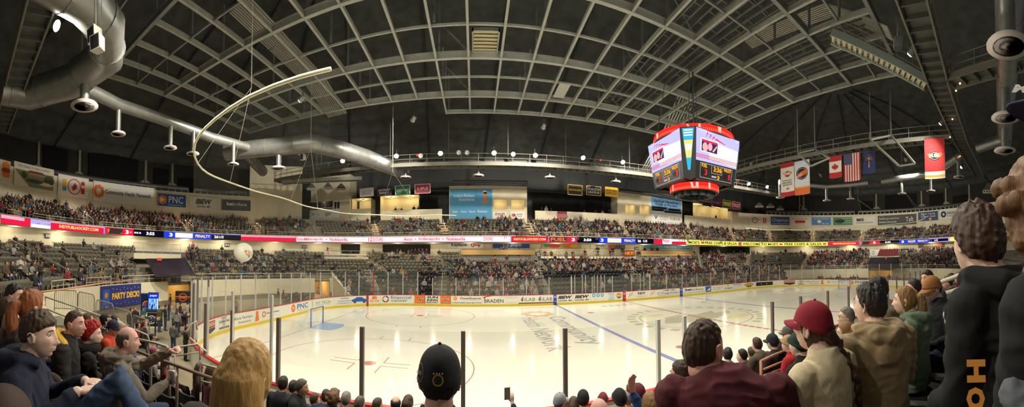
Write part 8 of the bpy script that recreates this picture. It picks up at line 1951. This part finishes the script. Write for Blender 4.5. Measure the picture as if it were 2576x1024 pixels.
w = hm_.matrix_basis @ Vector((.285, .40, 1.0)); q = MB(); q.lathe([(.022, -.062), (.033, -.055), (.033, .05), (.027, .06)], w, 16); tag(q.build('drink_can', M('can_metal', (176, 170, 168), .3, .7, noise_scale=30, noise_amt=.4), None, True), 'silver and red drink can held by the balding man', 'can')
NP(284, 826, 5.4, -.6, 'man in a black shirt with orange sleeves and a backward navy cap', 'buzz', 'dark', (206, 74, 40), 'cloth', 1, -.5, 0, 1.0, True, cap=('backcap', (44, 50, 74)), th=.005)
# --- straight ahead
NP(619, 952, 1.16, -.05, 'woman with long straight blond hair seen from behind, at the front centre left', 'straight', 'blond', (70, 60, 62), 'cloth', 0, .12, 0, 1.0, th=.016)
def hawk(root, fn, L, sc):
    q = MB(); S = CapSurf(fn, PI); q.disc(S, .0, .30, .19, .18, .004, 0, 18, inner=.70)
    for k in range(4): q.poly(S, [(-.11+.22*(k % 2), .38-.16*(k//2)), (-.04+.08*(k % 2), .32-.06*(k//2)), (-.07+.14*(k % 2), .28+.0*k)], .006, 1)
    for k in range(4): q.disc(S, -.15+.10*k, .49, .025, .03, .004, 2, 8)
    q.text(S, 'C', 0, .30, .12, .16, .008, 1, .05); q.build('emblem', [M('cap_gold', (206, 160, 50), .7), M('cap_green', (40, 92, 66), .7), WHITE], root, local=True)
    q = MB(); S = CapSurf(fn, PI+.95); q.disc(S, 0, .42, .34, .34, .003, 0, 20, inner=.93); q.text(S, 'CHAMPIONS', .02, .45, .5, .13, .006, 0, .02); q.text(S, '2013', .02, .24, .3, .12, .006, 0, .02); q.build('side_patch', M('cap_patch_grey', (160, 148, 160), .7), root, local=True)
NP(1106, 958, 1.42, 0, 'man in a black cap with a gold and green ring emblem, seen from behind', 'short', 'dark', (40, 40, 44), 'cloth', 2, .05, -.05, 1.04, cap=('cap', (34, 34, 38)), ext=[hawk], th=.006)
lowrow = [(713, 967, 5.3, .0, 'buzz', 'dark', (34, 34, 40), 'man with cropped dark hair seen from behind, leftmost at the rink edge'), (738, 975, 5.9, 0, 'short', 'dark', (40, 40, 44), 'dark haired head just right of the cropped one'), (759, 975, 5.1, -1.3, 'short', 'greybrown', (26, 26, 30), 'man with grey-brown hair in black, in profile to the right'), (792, 1006, 6.2, -.6, 'short', 'brown', (50, 50, 60), 'brown haired head right of the man in profile'), (820, 998, 6.0, 0, 'short', 'dark', (36, 44, 70), 'dark haired head left of the curly one'), (840, 1000, 5.0, 0, 'curly', 'curlbrown', (50, 46, 60), 'curly brown head at the rink edge'), (871, 1005, 5.4, 0, 'short', 'grey', (44, 46, 54), 'grey haired head right of the curly one'), (905, 1018, 5.2, -.4, 'short', 'greybrown', (60, 54, 56), 'broad brown-grey head before the nearest glass post'), (950, 1020, 5.8, -.8, 'short', 'brown', (54, 54, 64), 'brown haired head turned right, alone left of the bald spot'), (996, 1016, 5.2, 0, 'bald', 'dark', (42, 42, 50), 'dark haired head with a bald spot, left of the black cap'), (1027, 1014, 5.3, -.3, 'straight', 'brown', (60, 50, 56), 'long brown haired woman just left of the black cap')]
for px, py, d, rz, hs, hc, tp, lab in lowrow: NP(px, py, d, rz, lab, hs, hc, tp, 'cloth', 1, 0, 0, 1.0, rz < -1)
ph = NP(1262, 1062, 4.3, 0, 'raised hand with a phone at the bottom centre', 'short', 'dark', (40, 42, 50), 'cloth', 0, 0, 0, 1.0, False, {1: ((.30, .2, .95), (.17, .34, 1.30), (0, .1, 1), .45)})
w = at(1276, 990, d=4.0); q = MB(); q.obox(w, (.036, .006, 0), (-.001, .005, 0), (0, 0, .075)); tag(q.build('phone', M('phone_case', (206, 196, 186), .3), None, bevel=.003), 'pale phone held up by the hand at the bottom centre', 'phone')
midr = [(1408, 1012, 5.0, -1.0, 'short', 'grey', (60, 60, 66), ('cap', (150, 152, 154)), 'man in a light grey cap and glasses, turned right'), (1443, 1020, 4.9, -.3, 'straight', 'brown', (70, 60, 60), None, 'brown haired woman right of the grey cap'), (1467, 1006, 4.8, -.3, 'short', 'dark', (44, 44, 48), ('cap', (30, 30, 34)), 'person in a black cap right of the brown haired woman'), (1517, 1006, 6.0, -.3, 'buzz', 'dark', (190, 184, 180), ('beanie', (120, 40, 48)), 'head in a white and maroon hood behind the pink bald head'), (1508, 1042, 2.6, 0, None, 'dark', (70, 70, 74), None, 'pink bald head at the bottom edge'), (1559, 1004, 4.2, -.1, 'buzz', 'dark', (36, 36, 40), ('beanie', (34, 34, 38)), 'person in a black knit hat'), (1577, 1004, 5.0, -.1, 'short', 'grey', (60, 60, 62), None, 'grey haired head right of the black knit hat'), (1606, 990, 4.4, .2, 'buzz', 'dark', (214, 176, 60), ('beanie', (110, 34, 46)), 'person in a maroon knit hat and yellow coat holding a phone'), (1640, 1030, 2.6, 0, 'short', 'dirty', (120, 110, 100), None, 'blond head at the bottom edge left of the raised hand')]
for px, py, d, rz, hs, hc, tp, cp, lab in midr: NP(px, py, d, rz, lab, hs, hc, tp, 'cloth', 2, 0, 0, 1.0, False, cap=cp, ext=[glasses] if 'glasses' in lab else ())
w = at(1595, 999, d=4.1); q = MB(); q.obox(w, (.03, .012, 0), (-.002, .005, 0), (0, .01, .06)); pho = empty('phone', w, 0, 'lit phone held by the person in the maroon knit hat', 'phone'); q.build('case', INK, pho); q = MB(); q.obox(w+Vector((0, -.008, 0)), (.026, .010, 0), (0, .0015, 0), (0, .009, .054)); q.build('screen', E('phone_glow', (210, 225, 255), 1.2), pho)
NP(1714, 945, 2.85, .25, 'man in a blue and yellow jersey with a raised open hand', 'short', 'deep', (50, 84, 150), 'cloth', 2, .25, 0, 1.0, True, {-1: ((-.34, .1, .84), (-.40, .22, 1.10), (-.1, .15, 1), .35, (0, 1, 0))}, ext=[lambda root, fn, L, sc: (lambda q: (q.tube([L(.086*cos(a), -.036+.08*sin(a), 1.075) for a in np.linspace(0, 2*PI, 20, endpoint=False)], .016, 8, closed=True), q.build('collar', GOLD, root, True, local=True)))(MB())])
# --- right of the camera
NP(1771, 880, 1.56, -.75, 'big man with short dark brown hair in a maroon sweater, seen from behind', 'short', 'deep', (92, 34, 44), 'cloth', 2, -.6, -.05, 1.14, False, {1: ((.31, .0, .76), (.2, .25, .62)), -1: ((-.24, .02, .74), (-.12, .25, .62))}, shoul=1.1, sh_up=.045, hx=-.085, th=.007, roll=-.10)
def fade(root, fn, L, sc):
    q = MB(); S = CapSurf(fn, PI); q.text(S, 'Fuel', .35, .16, .42, .17, .004, 0, .03, .25); q.build('emblem', M('cap_cream', (226, 206, 170), .7), root, local=True)
    q = MB(); S = CapSurf(fn, -PI/2-.25); q.text(S, '47', 0, .14, .13, .09, .004, 0, .02); q.build('side_mark', WHITE, root, local=True)
    q = MB(); S = CapSurf(fn, PI); q.disc(S, .0, .03, .36, .22, .006, 0, 20, 0, PI); q.build('cap_opening', HM('deep', HC['deep']), root, local=True)
NP(2046, 826, 1.74, -.22, 'woman in a dark red cap and cream sweater with a long dark braid', 'braid', 'deep', (232, 216, 180), 'knit', 0, .2, .05, 1.0, True, shoul=.84, cap=('cap', (150, 26, 50)), ext=[fade], th=.006)
NP(2189, 768, 2.08, -.6, 'man with curly dark hair in a tan hooded sweatshirt', 'short', 'dark', (168, 146, 112), 'hoodie', 0, .35, 0, 1.08, True, hood=True, shoul=1.08, th=.015)
NP(2010, 868, 3.3, -.1, 'person in a dark green knit hat and black coat left of the cream sweater', 'buzz', 'dark', (28, 28, 32), 'cloth', 0, .2, 0, 1.0, False, cap=('beanie', (26, 58, 48)))
NP(1984, 866, 4.4, .1, 'child in a red coat with a tan hat, behind the dark green knit hat', 'buzz', 'brown', (190, 44, 44), 'cloth', 0, .2, 0, .92, False, cap=('beanie', (186, 158, 116)))
back = [(1982, 842, 5.4, 0, 'short', 'grey', (60, 60, 64), ('cap', (96, 92, 88)), 'person in a grey cap beyond the tan hat'), (1943, 862, 5.2, 0, 'short', 'dark', (28, 28, 30), ('cap', (34, 36, 50)), 'person in black with a dark cap by the tan rail'), (1958, 872, 5.5, 0, 'straight', 'deep', (40, 36, 40), None, 'dark long haired woman right of the dark cap'), (1904, 868, 5.6, 0, 'buzz', 'deep', (92, 82, 66), None, 'man with cropped dark hair and brown coat beyond the maroon shoulder'), (1891, 890, 6.2, 0, 'short', 'brown', (80, 74, 66), None, 'small brown head left of the cropped dark hair'), (1867, 896, 6.0, .5, 'buzz', 'black', (60, 60, 64), None, 'small black head beyond the maroon shoulder'), (1831, 893, 5.6, -.7, 'short', 'dark', (96, 92, 88), None, 'dark head just right of the big man\'s ear'), (2130, 798, 4.1, .6, 'short', 'grey', (150, 164, 190), None, 'grey haired man in a pale blue shirt and glasses'), (2127, 840, 3.6, .5, 'straight', 'dirty', (206, 198, 178), None, 'woman with fair grey hair and a pale patterned top'), (2208, 730, 3.1, .2, 'short', 'black', (150, 138, 116), None, 'dark head close behind the curly haired man')]
for px, py, d, rz, hs, hc, tp, cp, lab in back: NP(px, py, d, rz, lab, hs, hc, tp, 'cloth', 0, 0, 0, 1.0, rz > .4, cap=cp, ext=[glasses] if 'glasses' in lab else ())
NP(2277, 757, 2.9, .05, 'woman with a blond ponytail in a sage green hooded jacket', 'tail', 'dirty', (104, 124, 104), 'hoodie', 0, .1, 0, 1.0, True, hood=True)
def jersey(root, fn, L, sc):
    S = Surf(L(-.02, -.19, .80), (1, 0, 0), (0, -.02, 1), .3, .3); q = MB(); q.text(S, '98', 0, 0, .30, .22, .004, 0, .04); q.build('number', WHITE, root, local=True)
    q = MB()
    for s in (-1, 1):
        for k in range(2): q.tube([L(s*(.205+.022*k), -.04+.088*cos(a), .94-.05*k+.075*sin(a)) for a in np.linspace(0, 2*PI, 18, endpoint=False)], .012, 6, closed=True)
    q.build('sleeve_stripe', WHITE, root, True, local=True)
NP(2346, 728, 3.55, .75, 'man in a tan cap and a black jersey numbered 98', 'buzz', 'dark', (30, 30, 34), 'cloth', 0, .1, -.25, 1.04, True, cap=('cap', (170, 116, 66)), ext=[jersey], shoul=1.08)
NP(2333, 703, 4.5, .9, 'dark haired man behind the tan cap, face turned left', 'short', 'dark', (60, 60, 66), 'cloth', 1, .2, 0, 1.0, True)
for i, (px, py, d, hc, tp) in enumerate(((2393, 702, 7.2, 'dark', (90, 34, 40)), (2404, 706, 8.0, 'dark', (40, 40, 44)), (2414, 700, 6.6, 'brown', (60, 60, 70)), (2384, 712, 6.2, 'dark', (50, 60, 80)), (2300, 728, 4.2, 'dark', (44, 40, 40)))): NP(px, py, d, .3, 'dark clad person seated beyond the looped cream rail, %s from the rail' % ordn[i], 'short', hc, tp, 'cloth', 1, .2)
# standing youth, curly haired neighbour and the navy visor at the right edge
def sleeve(root, fn, L, sc):
    q = MB(); Ls = []
    for i, ch in enumerate('HOW'):
        z = .82-.076*i; S = Surf(L(-.185-.004*i, -.125, z), (0, 0, -1), (.8, -.6, 0), .1, .1); q.text(S, ch, 0, 0, .064*sc, .052*sc, .05, 0, .06)
    q.build('sleeve_lettering', M('letter_orange', (236, 160, 70), .7), root, local=True)
NP(2457, 612, 1.17, -.9, 'youth with thick dark hair in a black hooded top, standing at the right edge', 'short', 'deep', (9, 9, 11), 'hoodie', 0, .05, 0, 1.0, False, {-1: ((-.19, -.03, .70), (-.14, .2, .58))}, True, shoul=.70, hx=-.05, th=.022, ext=[sleeve], legs=STAND_)
curly = NP(2634, 545, .80, -1.2, 'person with long curly brown hair cut off by the right edge', 'curly', 'curlbrown', (20, 20, 24), 'cloth', 0, 0, 0, 1.0, False, {s: ((s*.09, .05, .72), (s*.06, .2, .6)) for s in (-1, 1)}, shoul=.42, th=.03, legs=STAND_)
def visor_m(root, fn, L, sc): S = Surf(fn((-.045, .150, .024)), (0, -1, 0), (.3, 0, 1), .1, .1); MB().text(S, 'M', 0, 0, .05, .026, .03, 0, .06, .3).build('cap_letter', WHITE, root, local=True)
NP(2692, 292, .95, 0, 'tall person beyond the right edge, only a navy cap visor jutting in', 'short', 'dark', (40, 42, 50), 'cloth', 0, 0, 0, 1.0, False, {k: ((k*.1, -.14, .75), (k*.08, -.12, .5)) for k in (-1, 1)}, shoul=.6, cap=('cap', (40, 44, 84)), ext=[visor_m], legs=STAND_)
# grey sleeve at the lower right corner and a dark seat back at the lower left corner
q = MB(); a, b = at(2548, 990, d=.62), at(2640, 1060, d=.62); limb(q, [(*a, .03), (*a.lerp(b, .5), .04), (*b, .05)], 14); me = fuse(q, .007, 2); wrinkle(me, .006, 25); smooth_shade(me); o = link_mesh('sleeve', me, M('sleeve_grey', (92, 96, 104), .9, bump=.15, bump_scale=300), curly); o.matrix_parent_inverse = curly.matrix_basis.inverted()
q = MB(); q.ball(at(8, 1052, d=1.05), (.11, .10, .105), 28); tag(q.build('brown_seatback', M('seatback_brown', (58, 40, 32), .75, bump=.15, bump_scale=200), None, True), 'rounded dark brown bag at the lower left corner', 'seatback')
